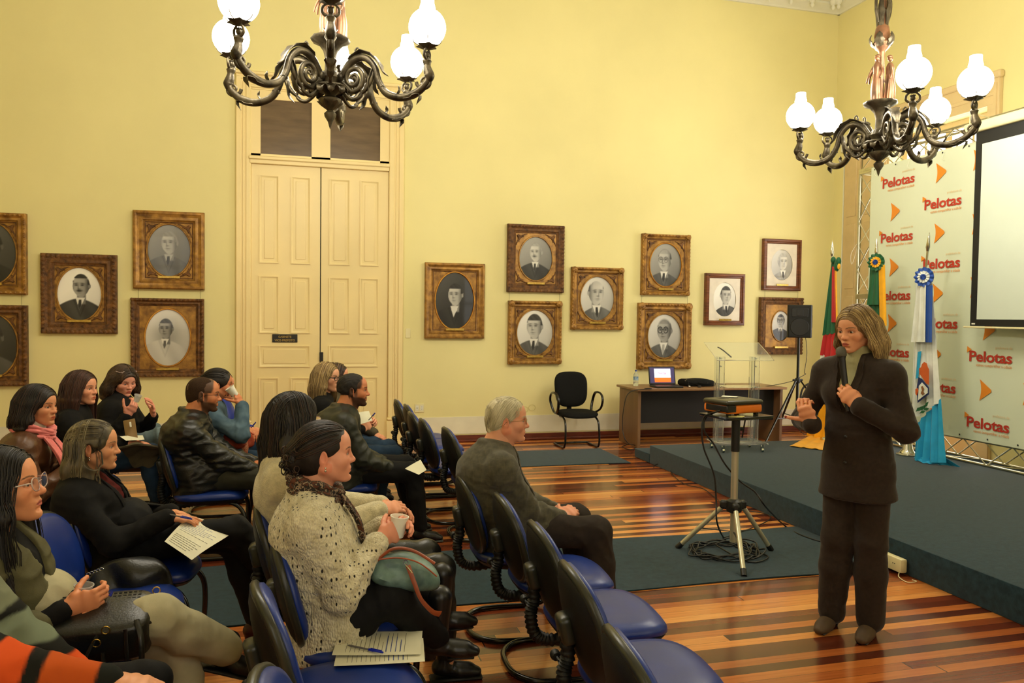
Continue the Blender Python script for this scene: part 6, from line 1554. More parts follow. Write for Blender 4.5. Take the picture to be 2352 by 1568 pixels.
# ---------------------------------------------------------------- person
_persons = {}
def person(key, label, loc, yaw, P):
    """builds a figure; all targets in the person frame: x forward, y to the left, z up"""
    sc = P.get('s', .96); fem = P.get('fem', 1); rootyaw = R_(yaw); cy, sy = math.cos(rootyaw), math.sin(rootyaw)
    def toL(p): x, y = p[0]-loc[0], p[1]-loc[1]; return A_(x*cy+y*sy, -x*sy+y*cy, p[2])
    root = empty('person', (loc[0], loc[1], 0), rootyaw); tag(root, label, 'person')
    hh = P.get('h', .010); hc = P.get('hc', .0034)
    seated = P.get('seated', True)
    H = A_(0, 0, SEAT_Z+.100*sc) if seated else A_(*P['hip'])
    hx = P['head']; head = toL(atY(hx[0], hx[1], loc[1]+P.get('hdy', 0))) if len(hx) == 2 else A_(*hx)
    hyaw, hpit, hrol = P.get('face', (0, 0, 0)); M = rotm(hyaw, hpit, hrol); hs = P.get('hs', 1.0)*.97
    ty = P.get('tyaw', 0); tf = A_(math.cos(R_(ty)), math.sin(R_(ty)), 0); tl = A_(-math.sin(R_(ty)), math.cos(R_(ty)), 0); Z = A_(0, 0, 1)
    NB = head-Z*.158*sc-tf*P.get('neckf', .040)*sc; sp = NB-H; SL = np.linalg.norm(sp); bulge = P.get('slouch', .035)
    waist = H+sp*.36-tf*bulge*.8; chest = H+sp*.70-tf*bulge*.8; nb2 = NB
    b = P.get('bulk', 1.0); sw = P.get('sw', .160 if fem else .190)*sc
    hw, hd = (.172, .125) if fem else (.165, .125); ww, wd = (.132, .105) if fem else (.150, .118); cw, cd = (.150, .112) if fem else (.172, .125)
    hw, hd, ww, wd, cw, cd = [v*sc*b for v in (hw, hd, ww, wd, cw, cd)]; belly = P.get('belly', 0)
    SH = [NB+tl*s*sw-Z*.064*sc-tf*.005+P.get('shrug', 0)*Z for s in (1, -1)]
    ua, fa = .285*sc, .250*sc
    wr = [A_(*P['lw']) if 'lw' in P else A_(.27, .06, SEAT_Z+.20), A_(*P['rw']) if 'rw' in P else A_(.27, -.06, SEAT_Z+.20)]
    for i, k in enumerate(('lwp', 'rwp')):      # wrists given as pixel + world y
        if k in P: q = P[k]; wr[i] = toL(atY(q[0], q[1], q[2]))
    poles = [A_(*P.get('lpole', (-.45, .5, -.8))), A_(*P.get('rpole', (-.45, -.5, -.8)))]
    EL = []
    for i in range(2): e, w = ik(SH[i], wr[i], ua, fa, poles[i]); EL.append(e); wr[i] = w
    hj = [H+tl*s*.085*sc for s in (1, -1)]
    kn = [A_(*P.get('lk', (.43*sc, .11, SEAT_Z+.055))), A_(*P.get('rk', (.43*sc, -.11, SEAT_Z+.055)))]
    an = [A_(*P.get('la', (.44*sc, .11, .085))), A_(*P.get('ra', (.44*sc, -.11, .085)))]
    for i, (k1, k2) in enumerate((('lkp', 'lap'), ('rkp', 'rap'))):
        if k1 in P: kn[i] = toL(atY(*P[k1]))
        if k2 in P: an[i] = toL(atY(*P[k2]))
    def torso(F, inf, arms=True, bust=True):
        F.econe(H-Z*.02, waist, hw+inf, hd+inf, ww+inf+belly*.4, wd+inf+belly*.5, tl, k=.05); F.econe(waist, chest, ww+inf+belly*.4, wd+inf+belly*.5, cw+inf, cd+inf, tl, k=.05)
        F.econe(chest, nb2-Z*.035*sc, cw+inf, cd+inf, cw*.62+inf, cd*.62+inf, tl, k=.05)
        if belly: F.ell(waist+tf*(wd*.55)-Z*.02, (wd*.8+belly, ww*.85, .12), R=np.stack([tf, tl, Z], 1), k=.06)
        if fem and bust:
            for s in (1, -1): F.ell(chest+tf*(cd*.70)+tl*s*.062*sc-Z*.015, A_(.052, .060, .060)*sc*P.get('bust', 1)+inf*.5, k=.045)
        for s, S in zip((1, -1), SH):
            F.cone(nb2+tl*s*.02-Z*.02, S-tl*s*.01, .050*sc+inf, .056*sc+inf, k=.04)
            F.cone(chest+tl*s*cw*.6+Z*.02, S-Z*.02, .07*sc+inf, .055*sc+inf, k=.04)
    # --- body
    skin = np.array(P.get('skin', srgb(222, 160, 118))); parts = []
    B = Field(); torso(B, -.006); neck_r = (.050 if fem else .060)*sc*P.get('neck', 1)
    hneck = head+M @ (A_(-.022, 0, -.045)*hs)
    B.cone(hneck, nb2-Z*.01-tf*.01, neck_r, neck_r*1.12, k=.03); B.cone(head+M @ (A_(-.01, 0, .02)*hs), hneck, .055*hs, neck_r, k=.02)
    for i in range(2):
        B.cone(SH[i], EL[i], .046*sc, .036*sc, k=.03); B.cone(EL[i], wr[i], .037*sc, .027*sc, k=.02)
        B.cone(hj[i], kn[i], .078*sc, .050*sc, k=.04); B.cone(kn[i], an[i], .050*sc, .034*sc, k=.02); B.cone(an[i], an[i]-Z*.02, .034*sc, .030*sc, k=.02)
    v, q = B.mesh(.016); parts.append((v, q, np.tile(skin, (len(v), 1))))
    HF = head_field(P); HF.cone((-.022, 0, -.045), (-.030, 0, -.105), neck_r/hs, neck_r/hs*1.02, k=.025)
    v, q = HF.mesh(hc, lo=(-.14, -.115, -.135), hi=(.135, .115, .14)); col = skin_colors(v, P)
    if P.get('neckline') is None: pass
    parts.append(((v*hs) @ M.T+head, q, col))
    for v, q, c in eyes(P, M*hs, head): parts.append((v, q, c))
    # neck detail ring joining head and chest
    NK = Field(); NK.cone(hneck, nb2-Z*.02, neck_r, neck_r*1.15, k=.02); NK.cone(nb2-Z*.01, nb2+(SH[0]-nb2)*.6, .045*sc, .04*sc, k=.03); NK.cone(nb2-Z*.01, nb2+(SH[1]-nb2)*.6, .045*sc, .04*sc, k=.03)
    v, q = NK.mesh(.008); parts.append((v, q, np.tile(skin, (len(v), 1))))
    hands = P.get('hands', [{}, {}]); tips_all = []
    for i in range(2):
        hd_ = hands[i] if hands[i] is not None else {}
        if hands[i] is None: continue
        side = 1 if i == 0 else -1; fdef = nrm(wr[i]-EL[i]); f = hd_.get('f'); f = fdef if f is None else A_(*f); n_ = A_(*hd_.get('n', (0, 0, -1)))
        HFd, tips = hand_field(wr[i]+nrm(f)*.012, f, n_, side, hd_.get('curl', .45), hd_.get('spread', 0), hd_.get('thumb', (.6, .7, .35)), hd_.get('sc', .96 if fem else 1.03)*sc/.96, hd_.get('tcurl', .3))
        HFd.cone(EL[i]*.35+wr[i]*.65, wr[i], .030*sc, .0255*sc, k=.015)
        v, q = HFd.mesh(P.get('hh', .0038)); c = np.tile(skin*np.array([1.02, .95, .93]), (len(v), 1))
        for (tp, d, fd, an_) in tips:
            back = nrm(np.cross(np.cross(d, n_), d))*-1; ctr = tp-d*.001+back*.0055
            m_ = np.linalg.norm((v-ctr)*1.0, axis=1) < .0068; c[m_] = P.get('nail', skin*np.array([1.1, .95, .92]))
        parts.append((v, q, c)); tips_all.append(tips)
    v, q, c = merge(parts)
    np_mesh('body', v, q, _mat_skin, root, cols=c)
    if P.get('hair'): hair_build(P, M, head, hs, root)
    if P.get('glasses'): glasses_build(P, M, head, hs, root)
    if P.get('earring'):
        m = MB()
        for s in (1, -1):
            p = Vector(tuple(M @ (A_(-.004, s*.085, -.037)*hs)+head))
            if P['earring'] == 'hoop': m.tube([p+V(.016*math.cos(2*PI*k/20), 0, .016*math.sin(2*PI*k/20)-.014) for k in range(20)], .0013, 5, closed=True)
            else: m.ball(p, .004, 8, 6); m.ball(p-V(0, 0, .010), .0045, 8, 6)
        m.build('earring', P.get('ear_mat', M_chrome), root)
    # --- trousers
    tr_ = P.get('trousers')
    if tr_:
        F = Field(); g = tr_.get('inf', .012); lw_ = tr_.get('loose', 0)
        F.econe(H-Z*.03, H+Z*.09*1, hw+g*.8, hd+g*.8, ww+g, wd+g, tl, k=.05)
        for i in range(2):
            F.cone(hj[i]-Z*.005, kn[i], (.083)*sc*P.get('thigh', 1)+g, .056*sc+g+lw_*.4, k=.045); e = kn[i]+(an[i]-kn[i])*tr_.get('len', .93)
            F.cone(kn[i], kn[i]+(an[i]-kn[i])*.4, .056*sc+g+lw_*.5, .052*sc+g+lw_, k=.03); F.cone(kn[i]+(an[i]-kn[i])*.4, e, .052*sc+g+lw_, .036*sc+g+lw_*1.2, k=.02)
        if seated:
            F.plane((0, 0, SEAT_Z+.006), (0, 0, -1), k=.02) if 0 else None
        v, q = F.mesh(hh); nv = vnormals(v, q)
        amp = np.zeros(len(v))
        for i in range(2):
            amp += .007*np.exp(-np.sum((v-kn[i])**2, 1)/.11**2)+.006*np.exp(-np.sum((v-hj[i]-A_(.06, 0, .03))**2, 1)/.10**2)+.007*np.exp(-np.sum((v-an[i])**2, 1)/.10**2)
        amp = (amp+.0022)*tr_.get('wr', 1); ns_ = snoise(v, 42, 7, 1.6, (1, 1, 1.6)); v = v+nv*(amp*(1-2*np.abs(ns_)))[:, None]
        np_mesh('trousers', v, q, tr_['mat'], root)
    # --- shoes
    sh = P.get('shoes')
    if sh:
        for i in range(2):
            dy = P.get('ldir', None) if i == 0 else P.get('rdir', None); fd = nrm(dy) if dy is not None else nrm((1, (.12 if i == 0 else -.12), 0)); up = nrm(np.cross(np.cross(fd, Z), fd)) if abs(fd[2]) < .95 else A_(-1, 0, 0); lt_ = np.cross(up, fd)
            a = an[i]; F = Field(); g = lambda x, z: a+fd*x*sc+up*z*sc; hl = sh.get('heel', 0)
            zt = -.055; F.cone(g(-.035, -.030), g(.10, zt+.005-hl*.0), .034*sc, .036*sc, k=.02); F.econe(g(.06, zt+.008), g(.145, zt-.004), .042*sc, .028*sc, .030*sc, .020*sc, lt_, k=.02); F.cone(a+up*(.03 if not sh.get('boot') else .16), g(-.01, -.02), (.040 if not sh.get('boot') else .050)*sc, .038*sc, k=.02)
            F.plane(g(0, -.080), up, k=.003)
            v, q = F.mesh(.007); s_ = np_mesh('shoe', v, q, sh['mat'], root)
            m = MB(); R = Matrix((tuple(fd), tuple(lt_), tuple(up))).transposed()
            if hl: m.tube([Vector(tuple(g(-.035, -.05))), Vector(tuple(g(-.038, -.083)))], [.028*sc, .018*sc], 10); m.box(Vector(tuple(g(.085, -.078))), (.11*sc, .056*sc, .010), R, bev=.004)
            else: m.box(Vector(tuple(g(.045, -.080))), (.245*sc, .076*sc, .014), R, bev=.006)
            m.build('sole', sh.get('sole', M_black), s_)
    # --- tops
    ctx = dict(root=root, H=H, waist=waist, chest=chest, NB=nb2, SH=SH, EL=EL, wr=wr, kn=kn, an=an, hj=hj, tf=tf, tl=tl, sc=sc, M=M, head=head, hs=hs, toL=toL, neck_r=neck_r, tips=tips_all, dims=(hw, hd, ww, wd, cw, cd), hneck=hneck)
    for gm in P.get('tops', []):
        F = Field(); inf = gm.get('inf', .014); torso(F, inf); sl = gm.get('sleeve', 1.0); ai = gm.get('ainf', inf)
        if sl > 0:
            for i in range(2):
                af = (.90 if fem else 1.04)*P.get('arm', 1); F.cone(SH[i], EL[i], .049*sc*af+ai, .038*sc*af+ai, k=.035); F.cone(EL[i], EL[i]+(wr[i]-EL[i])*sl, .038*sc*af+ai, .027*sc+gm.get('cuff', ai), k=.025)
        hem = gm.get('hem', 0)
        if hem > 0:
            d = gm.get('hemdir', (0.0, 0, -1)); F.econe(waist-Z*.02, H+A_(*d)*hem, ww+inf*.9, wd+inf*.9, hw+inf+gm.get('flare', .02), hd+inf+gm.get('flare', .02), tl, k=.03, cap=.10)
        if gm.get('lapover'):    # coat front resting over the thighs
            for i in range(2): F.cone(hj[i]+A_(.02, 0, .03), hj[i]*(1-gm['lapover'])+kn[i]*gm['lapover']+Z*.012, .088*sc+inf, .074*sc+inf, k=.05)
        if gm.get('turtle'): F.econe(nb2-Z*.01, hneck-Z*gm.get('tdrop', .02), neck_r+.02, neck_r+.02, neck_r+.012, neck_r+.012, tl, k=.02, cap=.2)
        if gm.get('collar'):
            cc = gm['collar']; 
            for k in range(14):
                q0, q1 = [(-2.45+4.9*kk/14) for kk in (k, k+1)]
                pc = lambda q_, up: nb2-tf*(math.cos(q_)*(gm.get('cr', .072)+cc*.3)*sc)+tl*(math.sin(q_)*(gm.get('cr', .072)+.003)*sc)+Z*(up+gm.get('cz', .028)-.05*(1-math.cos(q_))*.5)
                F.cone(pc(q0, 0), pc(q1, 0), .014, .014, k=.012); F.cone(pc(q0, cc), pc(q1, cc), .010, .010, k=.014)
        if gm.get('vneck'):     # open front, the garment below shows in the opening
            wv, dv = gm['vneck']
            a = nb2+tf*.10+Z*.05; b_ = nb2+tf*(.155+gm.get('vx', 0))-Z*dv
            F.econe(a, b_, wv, .075, .010, .05, tl, k=.008, op='s')
        else:
            F.cone(hneck+Z*.02, nb2+Z*.008, neck_r*.9, neck_r*.9, k=.006, op='s') if not gm.get('turtle') else None
        h_ = gm.get('h', hh); v, q = F.mesh(h_); nv = vnormals(v, q); amp = np.full(len(v), gm.get('amp0', .0018))
        for i in range(2):
            amp += gm.get('amp', .007)*(np.exp(-np.sum((v-EL[i])**2, 1)/.095**2)+.6*np.exp(-np.sum((v-SH[i]+Z*.08)**2, 1)/.08**2)+.5*np.exp(-np.sum((v-(EL[i]+wr[i])/2)**2, 1)/.08**2))
        amp += gm.get('amp', .007)*.9*np.exp(-np.sum((v-waist)**2, 1)/.17**2)
        ns_ = snoise(v, gm.get('freq', 45), gm.get('seed', 11), 1.7, gm.get('fdir', (1, 1, 1.7))); v = v+nv*(amp*(1-2.2*np.abs(ns_)))[:, None]
        if gm.get('post'): v = gm['post'](v, nv, ctx)
        cols = gm['cols'](v, ctx) if gm.get('cols') else None
        fo = np_mesh(gm.get('name', 'jacket'), v, q, gm['mat'], root, cols=cols); ctx['F_'+gm.get('name', 'jacket')] = F
        if gm.get('lapel'):
            lp = gm['lapel']; wv, dv = gm['vneck']; m = MB()
            for s in (1, -1):
                G = []
                for i in range(15):
                    u = i/14; row = []
                    for j in range(5):
                        t = j/4; wdt = lp*(math.sin(min(1, u*1.25+.0)*PI*.55+.15) if u < .82 else math.sin((.82*1.25)*PI*.55+.15)*(1-(u-.82)/.18*.75))
                        yy = s*(.010+(wv*.78)*(1-u)*1.0+.004+wdt*t+(.012 if 0 else 0)); zz = nb2[2]+.028-(dv+.028)*u+t*wdt*.35*(1-u)
                        # cast onto the garment from the front
                        lo_, x = -.05, .35; P3 = None; base = A_(0, 0, 0)
                        xs = np.linspace(.42, -.12, 90); pt = (nb2*A_(1, 1, 0))+tf*xs[:, None]+tl*yy+Z*zz; d_ = F.value(pt); hit = np.argmax(d_ < 0) if (d_ < 0).any() else 60
                        row.append(Vector(tuple(pt[hit]+tf*.009)))
                    G.append(row)
                m.sheet(G, .006)
            m.build('lapel', gm['mat'], fo, smooth=60)
    for e in P.get('extras', []): e(ctx)
    return ctx
# ================================================================ CLOTH MATERIALS
def knit_mat():
    m = pm('cream_knit_wool', srgb(232, 222, 190), .9, var=.12, vs=26, sheen=.3, spec=.15, col2=srgb(200, 188, 152))
    nt = m.node_tree; N = nt.nodes; L = nt.links; b = N['Principled BSDF']
    tc = N.new('ShaderNodeTexCoord'); mp = N.new('ShaderNodeMapping'); mp.inputs['Scale'].default_value = (1, 1, .55); L.new(tc.outputs['Object'], mp.inputs[0])
    vo = N.new('ShaderNodeTexVoronoi'); vo.inputs['Scale'].default_value = 150; L.new(mp.outputs[0], vo.inputs['Vector'])
    bp = N.new('ShaderNodeBump'); bp.inputs['Strength'].default_value = 1.0; bp.inputs['Distance'].default_value = .006; bp.invert = True; L.new(vo.outputs['Distance'], bp.inputs['Height']); L.new(bp.outputs[0], b.inputs['Normal'])
    # openwork holes: small dark eyelets in diagonal columns
    v2 = N.new('ShaderNodeTexVoronoi'); v2.inputs['Scale'].default_value = 62; v2.inputs['Randomness'].default_value = .25; L.new(mp.outputs[0], v2.inputs['Vector'])
    cr = N.new('ShaderNodeValToRGB'); cr.color_ramp.elements[0].position = .20; cr.color_ramp.elements[0].color = (1, 1, 1, 1); cr.color_ramp.elements[1].position = .27; cr.color_ramp.elements[1].color = (0, 0, 0, 1); L.new(v2.outputs['Distance'], cr.inputs[0])
    nz = N.new('ShaderNodeTexNoise'); nz.inputs['Scale'].default_value = 5; L.new(tc.outputs['Object'], nz.inputs['Vector'])
    c3 = N.new('ShaderNodeValToRGB'); c3.color_ramp.elements[0].position = .44; c3.color_ramp.elements[1].position = .48; L.new(nz.outputs['Fac'], c3.inputs[0])
    mu = N.new('ShaderNodeMath'); mu.operation = 'MULTIPLY'; L.new(cr.outputs[0], mu.inputs[0]); L.new(c3.outputs[0], mu.inputs[1])
    old = b.inputs['Base Color'].links[0].from_socket; mx = N.new('ShaderNodeMix'); mx.data_type = 'RGBA'; L.new(mu.outputs[0], mx.inputs['Factor']); L.new(old, mx.inputs['A']); mx.inputs['B'].default_value = (.02, .017, .012, 1); L.new(mx.outputs['Result'], b.inputs['Base Color'])
    return m
def spot_mat(name, base, c1, c2, sc=30):
    m = bpy.data.materials.new(name); m.use_nodes = True; nt = m.node_tree; N = nt.nodes; L = nt.links; b = N['Principled BSDF']; b.inputs['Roughness'].default_value = .8
    tc = N.new('ShaderNodeTexCoord'); nz = N.new('ShaderNodeTexNoise'); nz.inputs['Scale'].default_value = sc; nz.inputs['Detail'].default_value = 1.0; nz.inputs['Distortion'].default_value = 1.5; L.new(tc.outputs['Object'], nz.inputs['Vector'])
    cr = N.new('ShaderNodeValToRGB'); e = cr.color_ramp.elements; cr.color_ramp.interpolation = 'CONSTANT'; e[0].position = 0; e[0].color = (*c2, 1); e[1].position = .42; e[1].color = (*base, 1)
    k = e.new(.52); k.color = (*c1, 1); k = e.new(.60); k.color = (*base, 1); L.new(nz.outputs['Fac'], cr.inputs[0]); L.new(cr.outputs[0], b.inputs['Base Color']); return m
C_suit = pm('brown_grey_suiting', srgb(48, 38, 30), .8, var=.12, vs=60, bump=.3, bs=700, spec=.2, sheen=.15)
C_greysuit = pm('dark_check_wool', srgb(84, 80, 64), .85, var=.2, vs=40, bump=.4, bs=600, spec=.2, sheen=.2)
def add_check(m, s=.017, amt=1.22):
    nt = m.node_tree; N = nt.nodes; L = nt.links; b = N['Principled BSDF']; tc = N.new('ShaderNodeTexCoord'); sx = N.new('ShaderNodeSeparateXYZ'); L.new(tc.outputs['Object'], sx.inputs[0]); outs = []
    for ax in 'XZ':
        f = N.new('ShaderNodeMath'); f.operation = 'PINGPONG'; f.inputs[1].default_value = s; L.new(sx.outputs[ax], f.inputs[0]); g = N.new('ShaderNodeMath'); g.operation = 'LESS_THAN'; g.inputs[1].default_value = s*.06; L.new(f.outputs[0], g.inputs[0]); outs.append(g)
    a = N.new('ShaderNodeMath'); a.operation = 'MAXIMUM'; L.new(outs[0].outputs[0], a.inputs[0]); L.new(outs[1].outputs[0], a.inputs[1]); mx = N.new('ShaderNodeMix'); mx.data_type = 'RGBA'; mx.blend_type = 'MULTIPLY'
    old = b.inputs['Base Color'].links[0].from_socket; L.new(a.outputs[0], mx.inputs['Factor']); L.new(old, mx.inputs['A']); mx.inputs['B'].default_value = (amt, amt*.97, amt*.85, 1); L.new(mx.outputs['Result'], b.inputs['Base Color'])
add_check(C_greysuit)
C_greytr = pm('dark_brown_trouser_wool', srgb(48, 40, 34), .85, var=.12, vs=40, bump=.3, bs=600, spec=.2)
C_sage = pm('sage_ribbed_knit', srgb(176, 170, 124), .85, var=.1, vs=30, bump=.4, bs=220, stretch=(1, 1, .1), spec=.2)
C_blackw = pm('black_wool', srgb(20, 19, 18), .85, var=.15, vs=30, bump=.3, bs=500, spec=.2)
C_blackt = pm('black_cotton_trousers', srgb(17, 17, 18), .8, var=.15, vs=20, bump=.2, bs=400, spec=.25)
C_leather = pm('black_leather', srgb(30, 30, 25), .34, var=.2, vs=18, bump=.45, bs=130, spec=.5, rvar=.08)
C_leather2 = pm('dark_green_black_waxed_jacket', srgb(42, 44, 34), .45, var=.18, vs=12, bump=.3, bs=160, spec=.4, rvar=.08)
C_brownl = pm('brown_leather', srgb(92, 58, 34), .38, var=.25, vs=9, bump=.4, bs=110, spec=.45, rvar=.1)
C_greytt = pm('charcoal_jeans', srgb(58, 57, 46), .8, var=.2, vs=14, bump=.3, bs=400, spec=.25)
C_denim = pm('blue_denim', srgb(44, 66, 88), .8, var=.25, vs=9, bump=.3, bs=500, col2=srgb(26, 42, 60), spec=.2)
C_paled = pm('pale_washed_denim', srgb(130, 146, 146), .8, var=.25, vs=9, bump=.3, bs=500, col2=srgb(80, 98, 104), spec=.2)
C_denimj = pm('mid_blue_denim_jacket', srgb(96, 118, 130), .8, var=.3, vs=12, bump=.4, bs=300, col2=srgb(60, 82, 98), spec=.2)
C_blue = pm('royal_blue_jersey', srgb(16, 44, 140), .8, var=.15, vs=12, bump=.2, bs=300, sheen=.2)
C_cream = pm('cream_fluffy_knit', srgb(222, 210, 172), .95, var=.12, vs=40, bump=.9, bs=160, bdist=.006, sheen=.5, spec=.1)
C_knit = knit_mat()
C_olive = pm('olive_canvas', srgb(96, 92, 62), .75, var=.15, vs=16, bump=.3, bs=400, spec=.25)
C_pale = pm('stone_denim', srgb(190, 182, 148), .8, var=.1, vs=12, bump=.2, bs=500, spec=.2)
C_wine = pm('wine_red_knit', srgb(84, 26, 24), .9, var=.25, vs=60, bump=.5, bs=260, spec=.1)
C_pink = pm('coral_pink_scarf', srgb(236, 128, 122), .8, var=.12, vs=14, bump=.4, bs=300, stretch=(1, 1, .3), sheen=.3)
C_wht = pm('white_shirt_cotton', srgb(230, 226, 208), .7, var=.04, vs=20)
C_shoeb = pm('black_shoe_leather', srgb(18, 17, 16), .35, var=.15, vs=14, spec=.5)
C_shoebr = pm('brown_suede_shoe', srgb(78, 58, 34), .7, var=.15, vs=14)
C_shoered = pm('dark_red_leather', srgb(70, 22, 18), .4, var=.15, vs=14)
C_spot = spot_mat('animal_print_silk', srgb(40, 32, 28), srgb(150, 128, 104), srgb(92, 48, 28), 34)
C_stripe = attrmat('striped_knit', .9, .15)
C_dkgreen = pm('dark_olive_parka', srgb(74, 64, 38), .8, var=.2, vs=12, bump=.3, bs=300)
Hm = dict(blond=hairmat('ash_blonde', srgb(150, 122, 78), srgb(92, 72, 44)), blondl=hairmat('light_blonde', srgb(206, 178, 118), srgb(140, 112, 66)), dark=hairmat('near_black', srgb(30, 22, 17)), brown=hairmat('dark_brown', srgb(62, 38, 24)), red=hairmat('auburn_brown', srgb(78, 44, 28)),
          curl=hairmat('curly_brown', srgb(84, 60, 38), srgb(34, 24, 16)), grey=hairmat('grey_blonde', srgb(112, 98, 68), srgb(48, 42, 30)), greyl=hairmat('silver_streak', srgb(150, 138, 100), srgb(104, 92, 64)), whited=hairmat('silver_darker', srgb(190, 180, 148), srgb(150, 140, 110)), white=hairmat('silver_white', srgb(222, 212, 178), srgb(176, 164, 128)))  # whited: slightly darker silver, mixed at random among the white strands
SK = srgb
M_gold = pm('gold_metal', srgb(222, 180, 90), .22, metal=.95, var=.05)
M_wire = pm('dark_metal_spectacle_frame', srgb(40, 38, 36), .3, metal=.7); M_specb = pm('black_acetate', srgb(14, 13, 14), .2); M_specr = pm('burgundy_and_white_acetate', srgb(120, 50, 50), .25, col2=srgb(230, 215, 205), vs=30); M_specg = pm('gold_wire_frame', srgb(170, 140, 90), .25, metal=.8)
M_cup = pm('white_polystyrene_cup', srgb(240, 236, 220), .5, var=.02, sss=.1)
def lp(ctx, p): return Vector(tuple(p))
def world_of(ctx, p):
    r = ctx['root']; q = Matrix.Rotation(r.rotation_euler[2], 4, 'Z') @ Vector(tuple(p)); return q+r.location
def cup(ctx, p, axis, label, h=.072, r0=.023, r1=.033, mat=None):
    w = world_of(ctx, p); o = empty('drinking_cup', w); ax = Matrix.Rotation(ctx['root'].rotation_euler[2], 3, 'Z') @ Vector(tuple(nrm(axis)))
    m = MB(); m.lathe([(.001, 0), (r0, 0), (r0+.001, .003), (r1, h), (r1+.0025, h+.001), (r1+.0025, h+.004), (r1-.001, h+.004), (r0, .006), (.001, .005)], (0, 0, 0), 28); o_ = m.build('cup_body', mat or M_cup, o, smooth=50)
    o.rotation_mode = 'QUATERNION'; o.rotation_quaternion = V(0, 0, 1).rotation_difference(ax); tag(o, label, 'cup'); return o
def scarf_ring(ctx, mat, name='scarf', r=.028, wraps=2, seed=1, drop=None, big=1.0, smoothn=1):
    """wrapped scarf: folds of cloth round the neck, optional hanging end"""
    m = MB(); rnd = random.Random(seed); nb = ctx['NB']; tf, tl = ctx['tf'], ctx['tl']
    for w in range(wraps*3):
        pts = []; z0 = .012+.020*(w % 3)+.006*rnd.random(); a = (.078+.010*(w//3)+.004*rnd.random())*big; b = (.082+.008*(w//3))*big
        for k in range(22):
            q = 2*PI*k/22; pts.append(Vector(tuple(nb+tf*(.012+a*math.cos(q))+tl*(b*math.sin(q))+A_(0, 0, z0-.040*math.cos(q)*(1 if math.cos(q) > 0 else .3)+.006*math.sin(3*q+w)))))
        m.tube(pts, [r*(.75+.25*math.sin(k*1.3+w)) for k in range(22)], 8, closed=True, flat=.62)
    o = m.build(name, mat, ctx['root'], smooth=90)
    if drop:
        for (pts, w0, fr) in drop:
            G = []; P_ = spline(pts, 6); n = len(P_)
            for i, p in enumerate(P_):
                t = (P_[min(i+1, n-1)]-P_[max(i-1, 0)]).normalized(); s = t.cross(V(*tf)).normalized(); s = V(*tl) if s.length < .5 else s
                ww = w0*(.7+.3*i/n); row = []
                for j in range(11): u = j/10-.5; row.append(p+V(*tl)*u*ww*2+V(*tf)*(.010*math.sin(j*2.0+i*.12)))
                G.append(row)
            m = MB(); m.sheet(G, .004); o2 = m.build(name+'_end', mat, o, smooth=90)
            if fr:
                m = MB(); last = G[-1]
                for j in range(0, 41): u = j/40; p = last[0].lerp(last[-1], u); m.tube([p, p+V(.004*math.sin(j), .002, -fr*.5), p+V(.006*math.sin(j*1.7), 0, -fr)], [.0022, .0018, .0008], 4)
                m.build('fringe', mat, o2)
    return o

def paperq(cs, name, label, seed=1, curl=.004, ink=True):
    """sheet spanned between four corner points: near left, near right, far right, far left"""
    A, B, C, D = [atY(*c) for c in cs]; o = empty(name, A); tag(o, label, 'paper'); rnd = random.Random(seed); nn = (B-A).cross(D-A).normalized(); nn = nn if nn.z > 0 else -nn
    P = lambda u, v, h=0: A.lerp(B, u).lerp(D.lerp(C, u), v)-A+nn*(curl*(math.sin(v*PI*1.3+u)-.6*u)+h)
    m = MB(); m.sheet([[P(i/12, j/16) for j in range(17)] for i in range(13)], .0007); m.build('sheet', M_paper, o)
    if ink:
        for nm, mt, rows in (('printed_lines', M_ink, [(.06+.042*k, rnd.uniform(.3, .92)) for k in range(6)]+[(.90, .4), (.40, .9), (.85, .7)]), ('handwriting', M_bink, [(.45+.045*k, rnd.uniform(.5, .92)) for k in range(8)])):
            m = MB()
            for v, e in rows:
                for k in range(8):
                    a, b = .08+(e-.08)*k/8, .08+(e-.08)*(k+.8)/8; m._add([P(a, v, .001), P(b, v, .001), P(b, v+.008, .001), P(a, v+.008, .001)], [[0, 1, 2, 3]])
            m.build(nm, mt, o, smooth=0)
    return o
